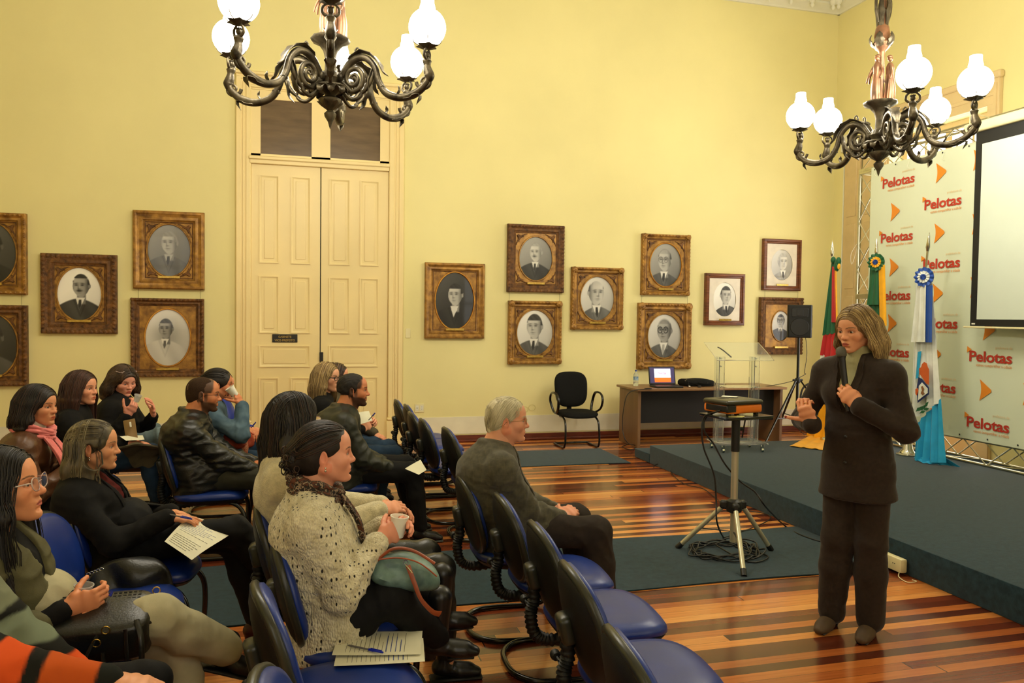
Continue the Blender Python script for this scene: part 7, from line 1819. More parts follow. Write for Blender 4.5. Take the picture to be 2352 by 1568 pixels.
# ================================================================ THE PEOPLE
# ---- speaker, standing with a microphone
SPL = (2.77, 3.36); SY = 3.34
def spk(px, py, y): return (px, py, y)
def speaker_extra(ctx):
    # microphone gripped in the left fist
    hd = P_speaker['hands'][0]; f = nrm(hd['f']); n_ = nrm(A_(*hd['n'])-f*np.dot(f, A_(*hd['n']))); c = ctx['wr'][0]+f*.085+n_*.030
    top = ctx['head']+ctx['M'] @ A_(.125, .0, -.085); u_ = nrm(top-c)
    mo = empty('microphone', world_of(ctx, c)); tag(mo, 'black handheld microphone held up by the speaker', 'microphone')
    R = Matrix.Rotation(ctx['root'].rotation_euler[2], 3, 'Z'); u = (R @ Vector(tuple(u_))).normalized(); L = float(np.linalg.norm(top-c))
    m = MB(); m.tube([u*-.09, u*-.07, u*(L-.045), u*(L-.03)], [.012, .013, .0165, .021], 16); m.build('mic_handle', M_black, mo, smooth=60)
    m = MB(); m.tube([u*(L-.032), u*(L-.028), u*(L-.012), u*(L+.0), u*(L+.015), u*(L+.022)], [.020, .0245, .0255, .025, .019, .004], 18); m.build('mic_grille', pm('grey_mic_mesh', srgb(96, 94, 80), .55, metal=.3, var=.2, vs=600, bump=.6, bs=900), mo, smooth=60)
    for i, j, k in ((0, 0, .033), (0, 1, .030), (1, 2, .030)):
        hh_ = P_speaker['hands'][i]; f = nrm(hh_['f']); n_ = nrm(A_(*hh_['n'])-f*np.dot(f, A_(*hh_['n']))); s_ = np.cross(n_, f)*(1 if i == 0 else -1); b_ = (.029, .010, -.0095)[j]
        cu = hh_['curl'][j]*.75; dd = f*math.cos(cu)+n_*math.sin(cu); ctr = ctx['wr'][i]+f*.095+s_*b_+dd*.02; e2 = np.cross(dd, s_); m = MB()
        m.tube([Vector(tuple(ctr+(s_*math.cos(q*PI/8)+e2*math.sin(q*PI/8))*.0103)) for q in range(16)], .0018, 6, closed=True); m.build('ring', M_gold, ctx['root'])
    m = MB()
    # blazer buttons
    F = ctx['F_blazer']
    for z in (1.03, .90):
        xs = np.linspace(.42, -.1, 120); pt = ctx['NB']*A_(1, 1, 0)+ctx['tf']*xs[:, None]+ctx['tl']*.012+A_(0, 0, z); d_ = F.value(pt); k = np.argmax(d_ < 0)
        c = Vector(tuple(pt[k]+ctx['tf']*.006)); m = MB(); m.ball(c, (.005, .009, .009), 10, 6); m.build('blazer_button', M_black, ctx['root'])
hipz = .885
P_speaker = dict(s=1.0, bulk=.95, fem=1, seated=False, hip=(0, 0, hipz), head=(1966, 758), hdy=-.02, face=(-14, -9, 0), h=.0075, hc=.0027, hh=.0032, skin=SK(224, 158, 116), hs=1.0, tyaw=-6, neckf=.02, slouch=.0, sw=.165,
    gaze=(1, -.12, -.12), browc=(.10, .06, .03), lip=np.array(SK(176, 84, 66)), eye_open=.0036, nose=.95,
    hair=dict(kind='long', len=.150, t=.013, mat=Hm['blond'], mat2=Hm['blondl'], hi=.45, part=.02, vol=1.15, n=340, curl=.006, cf=7, fx=.0, r=.0016, h=.0045, hl=.070, facew=-.004),
    earring='hoop', ear_mat=M_gold, nail=np.array(SK(120, 20, 20)),
    lk=(.02, .085, .49), la=(.00, .085, .084), rk=(.05, -.075, .49), ra=(.04, -.10, .084), ldir=(1, .10, 0), rdir=(1, .02, 0),
    trousers=dict(mat=C_suit, inf=.009, loose=.017, len=.99, wr=.6), shoes=dict(mat=C_shoebr, heel=1, sole=C_shoeb), thigh=1.03,
    lwp=(1972, 932, SY-.14), rwp=(1866, 975, SY+.02), lpole=(-.35, .75, -.8), rpole=(-.5, -.75, -.7),
    hands=[dict(f=(.15, -.68, .70), n=(-.85, -.35, -.1), curl=[1.15, 1.2, 1.22, 1.25], thumb=(.7, .35, .75), tcurl=.35), dict(f=(.30, -.30, .85), n=(-.80, .1, -.3), curl=[.8, 1.05, 1.1, 1.05], spread=.15, thumb=(.45, 1.0, -.1), tcurl=.05)],
    tops=[dict(name='turtleneck', mat=C_sage, inf=.004, sleeve=0, turtle=1, tdrop=.045, h=.0075, amp=.002, fdir=(1, 1, 1)),
          dict(name='blazer', mat=C_suit, inf=.018, ainf=.017, cuff=.020, sleeve=.97, hem=.17, flare=.018, vneck=(.066, .25), lapel=.040, h=.0075, amp=.0055, freq=38)],
    extras=[speaker_extra])
# speaker faces the audience
person('speaker', 'woman standing in dark brown trouser suit speaking into a microphone', SPL, 180+28, P_speaker)
jeans = lambda m, **k: dict(mat=m, inf=.008, wr=1.0, **k)
flat = dict(mat=C_shoeb)
LAPL = dict(f=(.75, -.55, -.1), n=(-.3, -.3, -.9), curl=.6); LAPR = dict(f=(.7, .6, .0), n=(-.3, .3, -.9), curl=.65)
# ---- old man
P_old = dict(fem=0, head=(1166, 966), face=(-12, 0, 0), bulk=1.10, belly=.045, sw=.195, skin=SK(220, 154, 120), chub=.010, nose=1.15, browc=(.45, .36, .26), lip=np.array(SK(176, 92, 80)), liner=0, hc=.0032, h=.008, hs=1.02, slouch=.06, neck=1.15, neckf=.07,
    hair=dict(kind='white', t=.007, mat=Hm['white'], mat2=Hm['whited'], hi=.35, n=420, r=.0015, hl=.092, nape=-.075, temple=-.004, sb=-.01), glasses=dict(mat=M_specg, size=(.022, .015), r=.0011),
    rwp=(1290, 1188, 3.80), lwp=(1272, 1168, 3.96), rpole=(-.8, -.5, -.8), lpole=(-.5, .6, -.7), hands=[dict(f=(.75, -.65, .0), n=(-.2, -.4, -.9), curl=.7), dict(f=(.8, .55, .25), n=(-.2, .5, -.85), curl=.8)],
    lk=(.43, .14, .50), rk=(.45, -.13, .50), la=(.47, .15, .085), ra=(.50, -.13, .085), trousers=dict(mat=C_greytr, inf=.016, loose=.016, len=.97, wr=1.1), shoes=flat,
    tops=[dict(name='shirt', mat=C_wht, inf=.002, sleeve=.99, cuff=.010, collar=.012, cr=.050, cz=.02), dict(name='suit_jacket', mat=C_greysuit, inf=.022, ainf=.020, cuff=.014, sleeve=.95, hem=.10, flare=.012, vneck=(.05, .30), collar=.020, lapel=.04, amp=.010, amp0=.003, lapover=.30, h=.008)],
    extras=[lambda c: (lambda m: (m.tube([Vector(tuple(c['wr'][1]-nrm(c['wr'][1]-c['EL'][1])*.012+a)) for a in [(nrm(np.cross(c['wr'][1]-c['EL'][1], (0, 0, 1)))*math.cos(q*PI/8)+nrm(np.cross(np.cross(c['wr'][1]-c['EL'][1], (0, 0, 1)), c['wr'][1]-c['EL'][1]))*math.sin(q*PI/8))*.031 for q in range(16)]], .004, 6, closed=True), m.build('wristwatch', M_chrome, c['root'])))(MB())])
person('old', 'old white-haired man in dark grey suit sitting alone in the front row', (1.02, 3.86), -2, P_old)
# ---- woman in knitted cardigan
def card_extra(c):
    s_ = scarf_ring(c, C_spot, 'scarf', .026, 2, 3, drop=[([Vector(tuple(c['NB']+A_(.10, -.02, .01))), Vector(tuple(c['NB']+A_(.17, -.04, -.10))), Vector(tuple(c['chest']+A_(.20, -.05, -.10))), Vector(tuple(c['waist']+A_(.22, -.05, -.02)))], .05, .04)], big=1.0)
    w = atY(912, 1232, 2.90); L = c['toL'](w); cup(c, L, (.12, -.02, 1), 'white plastic cup in the hands of the woman in the knitted cardigan', h=.075, mat=M_cup)
P_card = dict(fem=1, head=(748, 1043), face=(0, 2, 0), bulk=1.10, sw=.168, skin=SK(228, 158, 128), chub=.009, face_w=1.05, neck=1.12, hc=.0028, h=.0075, hs=1.0, slouch=.045, hh=.0034, lip=np.array(SK(176, 84, 76)), belly=.03, neckf=.05, arm=1.18,
    hair=dict(kind='bun', t=.008, mat=Hm['dark'], mat2=Hm['brown'], hi=.4, bun=(-.118, 0, -.012), bunr=(.040, .052, .062), tie=(-.105, 0, .0), curl=1, n=260, r=.0016, seed=4, hl=.082),
    earring='drop', rwp=(870, 1240, 2.86), lwp=(882, 1206, 3.0), rpole=(-.7, -.7, -.8), lpole=(-.5, .5, -.7), hands=[dict(f=(.75, -.6, .25), n=(-.2, -.75, -.5), curl=[.55, .6, .65, .7], thumb=(.6, .4, .7)), dict(f=(.85, .35, .30), n=(-.25, .85, -.1), curl=[.6, .65, .7, .75], thumb=(.6, .4, .8))],
    lkp=(925, 1335, 3.05), rkp=(900, 1372, 2.80), lap=(1015, 1405, 3.15), rap=(1010, 1465, 2.93), trousers=dict(mat=C_blackt, inf=.012, wr=.7), shoes=dict(mat=C_shoeb, boot=1, heel=1), thigh=1.12,
    tops=[dict(name='blouse', mat=C_blackt, inf=.006, sleeve=.9, h=.01), dict(name='cardigan', mat=C_knit, inf=.020, ainf=.020, cuff=.018, sleeve=.92, hem=.15, hemdir=(-.25, 0, -1), flare=.008, vneck=(.06, .42), collar=.03, amp=.007, amp0=.003, freq=55)], extras=[card_extra])
person('card', 'woman in cream openwork cardigan and animal-print scarf holding a cup', (.14, 2.93), 0, P_card)
# ---- woman with long dark hair
P_long = dict(fem=1, head=(676, 968), face=(28, 0, 0), skin=SK(226, 160, 124), hair=dict(kind='long', len=.40, t=.013, mat=Hm['dark'], mat2=Hm['brown'], hi=.15, n=260, r=.0018, vol=1.0, fx=.0, seed=8), glasses=dict(mat=M_specr, size=(.023, .016)), h=.009,
    rwp=(872, 1172, 3.36), lwp=(878, 1160, 3.50), hands=[dict(f=(.85, -.4, -.1), n=(-.2, -.5, -.8), curl=.5), dict(f=(.85, .35, .05), n=(-.1, .5, -.8), curl=.55)], lk=(.50, .10, .50), rk=(.52, -.10, .49), la=(.56, .12, .085), ra=(.55, -.12, .085), trousers=dict(mat=C_leather, inf=.008, wr=.8), shoes=dict(mat=C_shoeb, boot=1),
    tops=[dict(name='sweater', mat=C_cream, inf=.026, ainf=.020, cuff=.018, sleeve=.96, collar=.03, amp=.008, hem=.08, flare=.02)])
person('long', 'woman with long near-black hair and cream fluffy sweater behind the cardigan woman', (.06, 3.42), 3, P_long)
# ---- bearded man
def beard_extra(c):
    w = world_of(c, c['wr'][1]); paperq([(930, 1076, 5.24), (962, 1090, 5.20), (980, 1078, 5.28), (966, 1055, 5.36)], 'white_leaflet', 'white leaflet held on the knee of the bearded man', 1, .002, False)
P_beard = dict(fem=0, head=(812, 897), face=(-4, 0, 0), bulk=1.12, sw=.20, skin=SK(214, 138, 96), beard=(.012, .008, .006), buzz=(.02, .014, .010), nose=1.15, h=.0085, hc=.0033, hs=1.03, slouch=.05, neckf=.07, neck=1.1,
    hair=dict(kind='short', t=.005, mat=pm('hair_short_black', srgb(26, 20, 16), .7, var=.3, vs=60, bump=.5, bs=300), hl=.092, sb=-.012, rough=1.0, nape=-.02, h=.004), rwp=(902, 1078, 5.42), lwp=(880, 1062, 5.62), rpole=(-.6, -.6, -.8), hands=[dict(f=(.8, -.5, -.2), curl=.5), dict(f=(.9, .1, -.25), n=(0, .2, -1), curl=.25)],
    lk=(.48, .15, .50), rk=(.50, -.12, .50), la=(.52, .16, .085), ra=(.56, -.12, .085), thigh=1.1, trousers=dict(mat=C_blackt, inf=.014, wr=.8), shoes=dict(mat=C_shoeb, sole=M_edge),
    tops=[dict(name='tshirt', mat=C_blackt, inf=.004, sleeve=0, h=.012), dict(name='jacket', mat=C_leather2, inf=.026, ainf=.024, cuff=.02, sleeve=.95, hem=.12, flare=.02, vneck=(.045, .2), collar=.028, amp=.011, amp0=.003, lapover=.25)], extras=[beard_extra])
person('beard', 'bearded man with dark quiff in dark waxed jacket, seen in profile', (.25, 5.55), -1, P_beard)
# ---- blonde woman in glasses, and the person beyond her
def blonde_extra(c):
    paperq([(820, 948, 6.12), (826, 975, 6.08), (857, 964, 6.10), (848, 943, 6.16)], 'folded_leaflet', 'folded white leaflet in the hands of the blonde woman', 1, .008, False)
    pen(atY(846, 965, 6.1), atY(862, 948, 6.08), 'blue pen in the hand of the blonde woman')
P_blonde = dict(fem=1, head=(752, 868), face=(-31, 0, 0), skin=SK(232, 170, 134), hair=dict(kind='long', len=.27, t=.011, mat=Hm['blond'], mat2=Hm['blondl'], hi=.5, n=200, r=.0019, seed=12), glasses=dict(mat=M_specb, size=(.025, .016), r=.0024), h=.011, hc=.0036, browc=(.2, .12, .06), earring='drop',
    rwp=(830, 985, 6.12), lwp=(838, 972, 6.30), hands=[dict(f=(.7, -.6, .3), n=(-.4, -.7, -.4), curl=.8), dict(f=(.7, .6, .35), n=(-.3, .75, -.4), curl=.8)], lk=(.5, .1, .52), rk=(.52, -.08, .50), ra=(.62, -.05, .12), rdir=(1, 0, -.1), trousers=jeans(C_denim), shoes=dict(mat=C_shoebr, boot=1),
    tops=[dict(name='black_top', mat=C_blackw, inf=.016, collar=.01, sleeve=.96, hem=.08, flare=.01)], extras=[blonde_extra])
person('blonde', 'blonde woman in black-rimmed glasses and black top before the tall door', (.18, 6.25), 0, P_blonde)
P_b2 = dict(fem=1, head=(774, 866), face=(-12, 0, 0), skin=SK(226, 158, 120), hair=dict(kind='long', len=.2, t=.011, mat=Hm['brown'], mat2=Hm['blond'], n=70, seed=13), glasses=dict(mat=M_specb), h=.013, hc=.004, hh=.006, trousers=jeans(C_denim), shoes=flat, lwp=(880, 1010, 6.7), tops=[dict(name='dark_top', mat=C_dkgreen, inf=.018, sleeve=.95)])
person('b2', 'person almost wholly hidden behind the blonde woman in black-rimmed glasses', (.18, 6.80), 0, P_b2)
# ---- man in black leather jacket
P_buzz = dict(fem=0, head=(468, 907), face=(4, -3, 0), bulk=1.08, sw=.20, skin=SK(212, 136, 92), beard=(.030, .018, .010), buzz=(.055, .034, .022), nose=1.1, h=.0085, hc=.003, hs=1.03, slouch=.06, neckf=.07, neck=1.1,
    glasses=dict(mat=M_wire, size=(.024, .013), r=.0012, rimless=1), hair=dict(kind='short', t=.0015, mat=pm('cropped_dark_hair', srgb(64, 46, 32), .85, var=.3, vs=300, spec=.15), hl=.084, rough=.3, sb=-.02), rwp=(590, 1082, 5.42), lwp=(585, 1062, 5.66), rpole=(-.7, -.5, -.9), hands=[LAPL, dict(f=(.85, .4, -.2), n=(-.1, .4, -.9), curl=.7)],
    lk=(.46, .13, .50), rk=(.48, -.12, .50), thigh=1.1, trousers=dict(mat=C_greytt, inf=.014, wr=1.0), shoes=flat,
    tops=[dict(name='white_shirt', mat=C_wht, inf=.006, sleeve=0, h=.012), dict(name='leather_jacket', mat=C_leather, inf=.026, ainf=.024, cuff=.018, sleeve=.96, hem=.10, flare=.016, vneck=(.032, .34), collar=.036, amp=.014, amp0=.004, freq=52, fdir=(.6, .6, 2.2), lapover=.2)])
person('buzz', 'man with cropped hair, beard and glasses in black leather jacket', (-.67, 5.52), 0, P_buzz)
# ---- woman in denim jacket drinking, and the person in royal blue beyond her
def denim_extra(c):
    p = c['toL'](atY(541, 902, 5.93)); cup(c, p-A_(0, 0, .02), (-.55, -.1, .8), 'white cup lifted to the mouth of the woman in denim jacket', h=.07)
P_denim = dict(fem=1, head=(503, 885), face=(6, 0, 0), skin=SK(208, 134, 92), hair=dict(kind='bun', t=.010, mat=Hm['dark'], mat2=Hm['dark'], tie=(-.105, 0, .05), n=160, bun=(-.12, 0, .02), bunr=(.03, .03, .05), seed=15), h=.010, hc=.0036,
    rwp=(556, 930, 5.92), lwp=(562, 985, 6.05), rpole=(-.1, -.6, -.9), hands=[dict(f=(.6, -.6, -.1), curl=.6), dict(f=(-.45, .2, .85), n=(-.7, .3, -.4), curl=[.75, .8, .85, .9], thumb=(.6, .5, .6))], nail=np.array((.02, .01, .02)),
    trousers=jeans(C_denim), shoes=flat, tops=[dict(name='denim_jacket', mat=C_denimj, inf=.022, ainf=.020, cuff=.022, sleeve=.93, hem=.06, flare=.01, collar=.03, amp=.010, vneck=(.03, .2))], extras=[denim_extra])
person('denim', 'woman in faded denim jacket with dark hair tied back, drinking from a cup', (-.70, 6.05), 0, P_denim)
P_blue = dict(fem=1, head=(510, 888), face=(0, 0, 0), skin=SK(220, 150, 110), hair=dict(kind='bun', t=.010, mat=Hm['brown'], n=50), h=.012, hc=.0042, bulk=1.1, arm=1.25, rwp=(572, 990, 6.42), lwp=(575, 985, 6.62), rpole=(.25, -.5, -.9), lpole=(.2, .5, -.8), shrug=.01,
    trousers=jeans(C_denim), shoes=flat, hands=[LAPL, LAPR], lk=(.55, .1, .53), rk=(.57, -.1, .53), tops=[dict(name='blue_sweater', mat=C_blue, inf=.034, ainf=.032, cuff=.015, sleeve=.95, amp=.010, hem=.05)],
    extras=[lambda c: pen(atY(568, 992, 6.4), atY(588, 969, 6.38), 'pale pen in the hand of the person in royal blue')])
person('blue', 'person in royal blue sweater mostly hidden behind the drinking woman', (-.62, 6.60), 0, P_blue)
# ---- curly-haired woman
def curly_extra(c):
    cup(c, c['toL'](atY(313, 922, 6.38)), (.3, -.1, .9), 'small clear cup in the raised hand of the curly-haired woman', h=.05, r0=.018, r1=.026, mat=pm('clear_plastic_cup', (.9, .9, .88), .1, trans=.7, ior=1.2, var=.02))
P_curly = dict(fem=1, head=(284, 876), face=(-42, -14, 0), bulk=1.15, skin=SK(232, 160, 132), chub=.006, hair=dict(kind='curly', len=.13, t=.020, vol=2.0, mat=Hm['curl'], mat2=Hm['curl'], n=420, curl=.020, cf=30, r=.0022, seed=21, hl=.07, rough=2.2), glasses=dict(mat=M_specr, up=.088, x=.062, r=.0022), h=.010, hc=.0036, eye_open=.0018, gaze=(1, 0, -.5),
    rwp=(290, 955, 6.45), lwp=(352, 955, 6.60), lpole=(-.1, .5, -.9), rpole=(-.1, -.5, -.9), hands=[dict(f=(.1, -.35, .85), n=(-.85, -.4, 0), curl=.5, spread=.05), dict(f=(.45, .1, .65), n=(-.6, .6, .1), curl=[.8, .9, 1.0, 1.0])],
    lkp=(352, 990, 6.75), rkp=(372, 1000, 6.50), lap=(395, 1090, 6.8), rap=(392, 1092, 6.5), trousers=jeans(C_paled), shoes=dict(mat=C_shoeb, sole=M_white), tops=[dict(name='black_sweater', mat=C_blackw, inf=.026, ainf=.024, cuff=.016, sleeve=.94, turtle=1, hem=.10, flare=.03, amp=.009)], extras=[curly_extra])
person('curly', 'curly-haired woman in black sweater with glasses pushed up, holding a small cup', (-1.38, 6.72), -6, P_curly)
# ---- long brown hair
def brown_extra(c):
    paperq([(275, 1002, 5.60), (290, 1012, 5.54), (332, 1008, 5.60), (328, 999, 5.74)], 'note_sheets', 'folded note sheets under the hand of the woman with long brown hair', 1, .002, False)
    q = atY(300, 988, 5.66); o = empty('mobile_phone', q); tag(o, 'gold mobile phone resting on the lap of the woman with long brown hair', 'phone')
    m = MB(); m.box((0, 0, 0), (.074, .009, .15), Matrix.Rotation(R_(-12), 3, 'Y') @ Matrix.Rotation(R_(-18), 3, 'X'), bev=.004, seg=2); m.build('phone_body', pm('bronze_phone_case', srgb(140, 108, 60), .35), o)
    m = MB(); m.box((.0, -.0055, .04), (.012, .006, .035), Matrix.Rotation(R_(-12), 3, 'Y') @ Matrix.Rotation(R_(-18), 3, 'X'), bev=.002); m.build('camera_strip', M_white, o)
    m = MB(); pts = atY(330, 1030, 5.6); G = []
    for i in range(21):
        r_ = []
        for j in range(15):
            u, v = i/20-.5, j/14; r_.append(V(pts.x+u*(.32-.20*v)+.02*math.sin(v*5)-.02+.05*v, 5.62+.14*math.sin(v*1.6)-.20, pts.z+.055-.17*v**1.5-.03*abs(u)*(1-v)+.01*math.sin(u*9+2)*(v > 0)+.006*math.sin(v*17+u*8)))
        G.append(r_)
    m.sheet(G, .012); o2 = m.build('folded_coat', C_dkgreen, smooth=80); tag(o2, 'dark olive coat draped over the knees of the woman with long brown hair', 'coat')
P_brown = dict(fem=1, head=(188, 893), face=(-20, 1, 0), skin=SK(226, 156, 118), hair=dict(kind='long', len=.46, t=.014, mat=Hm['red'], mat2=Hm['brown'], hi=.3, n=300, r=.0018, vol=1.1, seed=31, hl=.078), earring='drop', h=.009, hc=.0033,
    rwp=(288, 1018, 5.62), lwp=(300, 1012, 5.80), hands=[LAPL, dict(f=(.95, .25, -.05), n=(0, .1, -1), curl=.3)], nail=np.array((.06, .004, .004)), lkp=(345, 1040, 6.0), rkp=(338, 1045, 5.70), lap=(380, 1140, 6.0), rap=(362, 1150, 5.7), thigh=1.05,
    trousers=jeans(C_denim), shoes=dict(mat=C_shoeb, sole=C_shoeb), tops=[dict(name='black_jumper', mat=C_blackw, inf=.022, ainf=.020, sleeve=.95, cuff=.015, amp=.008, hem=.06)], extras=[brown_extra])
person('brown', 'woman with very long straight brown hair in black top by the wall', (-1.56, 5.88), 0, P_brown)
# ---- pink scarf
def pink_extra(c):
    nb = c['NB']; T = lambda *a: Vector(tuple(nb+A_(*a)))
    scarf_ring(c, C_pink, 'scarf', .024, 2, 5, drop=[([T(.07, -.05, .01), T(.16, -.09, -.10), T(.20, -.08, -.22), T(.21, -.06, -.34)], .045, .06), ([T(.06, .05, .01), T(.15, .02, -.09), T(.19, -.02, -.20), T(.20, -.03, -.28)], .04, .06)], big=1.12)
P_pink = dict(fem=1, head=(88, 934), face=(-18, 0, 0), skin=SK(214, 146, 104), hair=dict(kind='bob', len=.115, t=.015, vol=1.3, mat=Hm['dark'], mat2=Hm['brown'], hi=.35, n=260, r=.0018, part=.015, seed=41, hl=.070), earring='drop', h=.0085, hc=.003, sw=.168, arm=1.1,
    rwp=(165, 1075, 4.85), lwp=(160, 1060, 5.0), rpole=(-.6, -.6, -.8), hands=[LAPL, LAPR], trousers=dict(mat=C_blackt, inf=.012), shoes=flat,
    tops=[dict(name='white_rollneck', mat=C_wht, inf=.008, sleeve=0, turtle=1, h=.01), dict(name='leather_jacket', mat=C_brownl, inf=.022, ainf=.020, cuff=.018, sleeve=.96, hem=.08, flare=.015, vneck=(.05, .3), collar=.01, amp=.012, amp0=.003, lapover=.15)], extras=[pink_extra])
person('pink', 'woman with dark bob, coral pink scarf and brown leather jacket', (-1.53, 4.95), 0, P_pink)
P_edge = dict(fem=1, head=(-70, 950), face=(0, 0, 0), h=.013, hc=.005, hh=.006, hair=dict(kind='short', mat=Hm['dark']), trousers=jeans(C_paled), shoes=flat, tops=[dict(name='black_sweater', mat=C_blackw, inf=.022)])
person('edge', 'person in black cut by the left edge of the photo beside the pink-scarf woman', (-2.18, 5.45), 0, P_edge)
# ---- grey-blonde woman
def gray_extra(c):
    p = atY(455, 1228, 3.78); pz = c['toL'](p); paperq([(378, 1243, 3.66), (440, 1287, 3.60), (548, 1208, 3.86), (440, 1180, 3.90)], 'written_form', 'handwritten form on the lap of the grey-blonde woman, held with a pen', 5, .012)
    pen(atY(375, 1178, 3.78), atY(442, 1192, 3.74), 'blue pen in the hand of the grey-blonde woman')
    b = atY(302, 1338, 3.66); o = empty('leather_bag', b, R_(5)); tag(o, 'soft black leather handbag between the grey-blonde woman and the empty chair', 'handbag')
    m = MB(); pad(m, V(0, 0, -.02), V(1, 0, 0), V(0, .25, .97), V(0, -.97, .25), .17, .13, [(.03, .0), (.0, .03), (.0, .07), (.015, .10), (.06, .115), (.12, .11)], 40, 2.8, .12, lambda x, y: .016*math.sin(x*38+y*19)+.012*math.sin(y*44-x*15)); m.build('bag_body', C_leather, o, smooth=80)
    m = MB()
    for k in range(5): m.tube([V(-.105-.012*k+.008*math.cos(q*PI/5), -.09, .10-.004*k+.005*math.sin(q*PI/5)) for q in range(10)], .0016, 5, closed=True)
    m.build('bag_chain', M_chrome, o)
P_gray = dict(fem=1, head=(218, 1026), face=(0, 0, 0), skin=SK(222, 156, 112), nose=1.05, hair=dict(kind='halfup', len=.27, t=.010, mat=Hm['grey'], mat2=Hm['greyl'], hi=.38, n=380, r=.0015, seed=51, tie=(-.105, 0, .03), vol=.9, hl=.082), earring='drop', h=.0075, hc=.0026, hh=.0034, eye_open=.003, slouch=.05, bulk=1.05, browc=(.12, .08, .05), nail=np.array((.05, .005, .01)), neckf=.055,
    rwp=(385, 1188, 3.80), lwp=(392, 1176, 3.98), rpole=(-.7, -.6, -.8), hands=[dict(f=(.8, -.5, -.1), n=(-.1, -.4, -.9), curl=.5), dict(f=(.9, .3, -.2), n=(.0, .1, -1), curl=[.2, .5, .6, .6], thumb=(.8, .5, .1))],
    lk=(.46, .03, .50), rk=(.49, -.06, .57), la=(.58, .0, .085), ra=(.72, .03, .20), rdir=(.85, .1, -.5), trousers=dict(mat=C_blackt, inf=.008), shoes=dict(mat=C_shoered, heel=1, boot=0, sole=C_shoered),
    tops=[dict(name='wine_jumper', mat=C_wine, inf=.008, sleeve=0, turtle=0, h=.009), dict(name='blazer', mat=C_blackw, inf=.020, ainf=.018, cuff=.018, sleeve=.97, hem=.14, flare=.02, vneck=(.07, .42), lapel=.04, amp=.008)], extras=[gray_extra])
person('gray', 'woman with long grey-blonde hair in black blazer with forms on her lap', (-.80, 3.95), 0, P_gray)
# ---- woman in olive jacket
def glas_extra(c):
    cup(c, c['toL'](atY(190, 1362, 2.80))-A_(0, 0, .02), (.1, -.05, 1), 'clear plastic cup between the hands of the woman in the olive jacket', h=.045, r0=.018, r1=.028, mat=pm('clear_plastic_cup', (.9, .9, .88), .1, trans=.7, ior=1.2, var=.02))
    b = atY(226, 1406, 2.78); o = empty('handbag', b, R_(2)); tag(o, 'black perforated handbag with gold rings on the lap of the olive jacket woman', 'handbag')
    m = MB(); pad(m, V(0, 0, -.05), V(1, 0, 0), V(0, 1, .25).normalized(), V(0, -.25, 1).normalized(), .165, .115, [(.02, -.07), (.0, -.05), (.0, .05), (.008, .062), (.03, .068), (.09, .070)], 44, 5, 0); bo = m.build('bag_body', C_leather, o, smooth=60)
    m = MB()
    for i in range(16):
        for j in range(9): m.box(V(-.115+i*.0155, -.07+j*.017, .020+(-.07+j*.017)*.27), (.010, .005, .001), Matrix.Rotation(.25, 3, 'X'))
    m.build('perforations', M_gap, bo)
    m = MB(); m.tube(spline([V(.13, -.10, .0), V(.15, -.14, -.05), V(.15, -.15, -.14), V(.13, -.14, -.19), V(.11, -.14, -.12), V(.10, -.12, -.02)], 7), .009, 8, flat=.45); m.tube(spline([V(.02, -.12, -.03), V(-.01, -.15, -.10), V(-.0, -.15, -.17), V(.04, -.15, -.17), V(.04, -.14, -.08)], 7), .006, 7); m.tube(spline([V(.14, .06, .02), V(.19, .05, .0), V(.19, -.02, -.03), V(.15, -.08, -.02)], 7), .008, 8, flat=.5); m.build('bag_strap', C_leather, o)
    for c_ in (V(.045, -.125, -.015), V(.16, -.03, .0), V(.165, .08, .03), V(.02, -.135, -.05)):
        m = MB(); m.tube([c_+V(.012*math.cos(q*PI/8), 0, .012*math.sin(q*PI/8)) for q in range(16)], .002, 6, closed=True); m.build('gold_ring', M_gold, o)
    pen(atY(243, 1385, 2.76), atY(258, 1358, 2.78), 'blue pen lying on the perforated black handbag')
M_gap = pm('black_hole', (.004, .004, .004), .9)
P_glas = dict(fem=1, head=(6, 1122), face=(-2, 9, 0), hs=1.13, skin=SK(228, 154, 110), nose=1.15, chub=.006, hair=dict(kind='long', len=.30, t=.012, mat=Hm['dark'], mat2=Hm['dark'], n=260, r=.0018, seed=61, hl=.080, part=.0, fx=.02), glasses=dict(mat=M_specr, size=(.026, .020), r=.0019, e=2.6, cat=.6, x=.103), earring='hoop', ear_mat=M_gold, h=.0075, hc=.0024, hh=.0032, lip=np.array(SK(186, 96, 84)), eye_open=.0028, neckf=.05, hdy=-.05,
    rwp=(150, 1398, 2.74), lwp=(168, 1378, 2.88), rpole=(-.7, -.6, -.8), lpole=(-.5, .5, -.8), hands=[dict(f=(.75, -.6, .1), n=(-.3, -.7, -.3), curl=[.7, .7, .75, .8], thumb=(.5, .4, .8), sc=.92), dict(f=(.85, .30, .16), n=(-.2, .9, .05), curl=[.75, .8, .85, .9], thumb=(.5, .5, .8), sc=.92)],
    lkp=(398, 1478, 2.93), rkp=(362, 1420, 2.80), lap=(440, 1690, 2.93), rap=(520, 1490, 2.98), rdir=(.85, .2, -.4), thigh=1.0, trousers=dict(mat=C_pale, inf=.010, loose=.010, wr=1.3, len=.98), shoes=dict(mat=C_shoeb, boot=0),
    tops=[dict(name='black_sleeve', mat=C_blackw, inf=.008, sleeve=.95, h=.01), dict(name='olive_jacket', mat=C_olive, inf=.022, ainf=.022, cuff=.024, sleeve=.62, hem=.10, flare=.02, vneck=(.05, .3), collar=.03, amp=.011, amp0=.003)], extras=[glas_extra])
person('glas', 'woman in winged glasses and olive jacket holding a clear cup, bottom left', (-.86, 2.92), 0, P_glas)
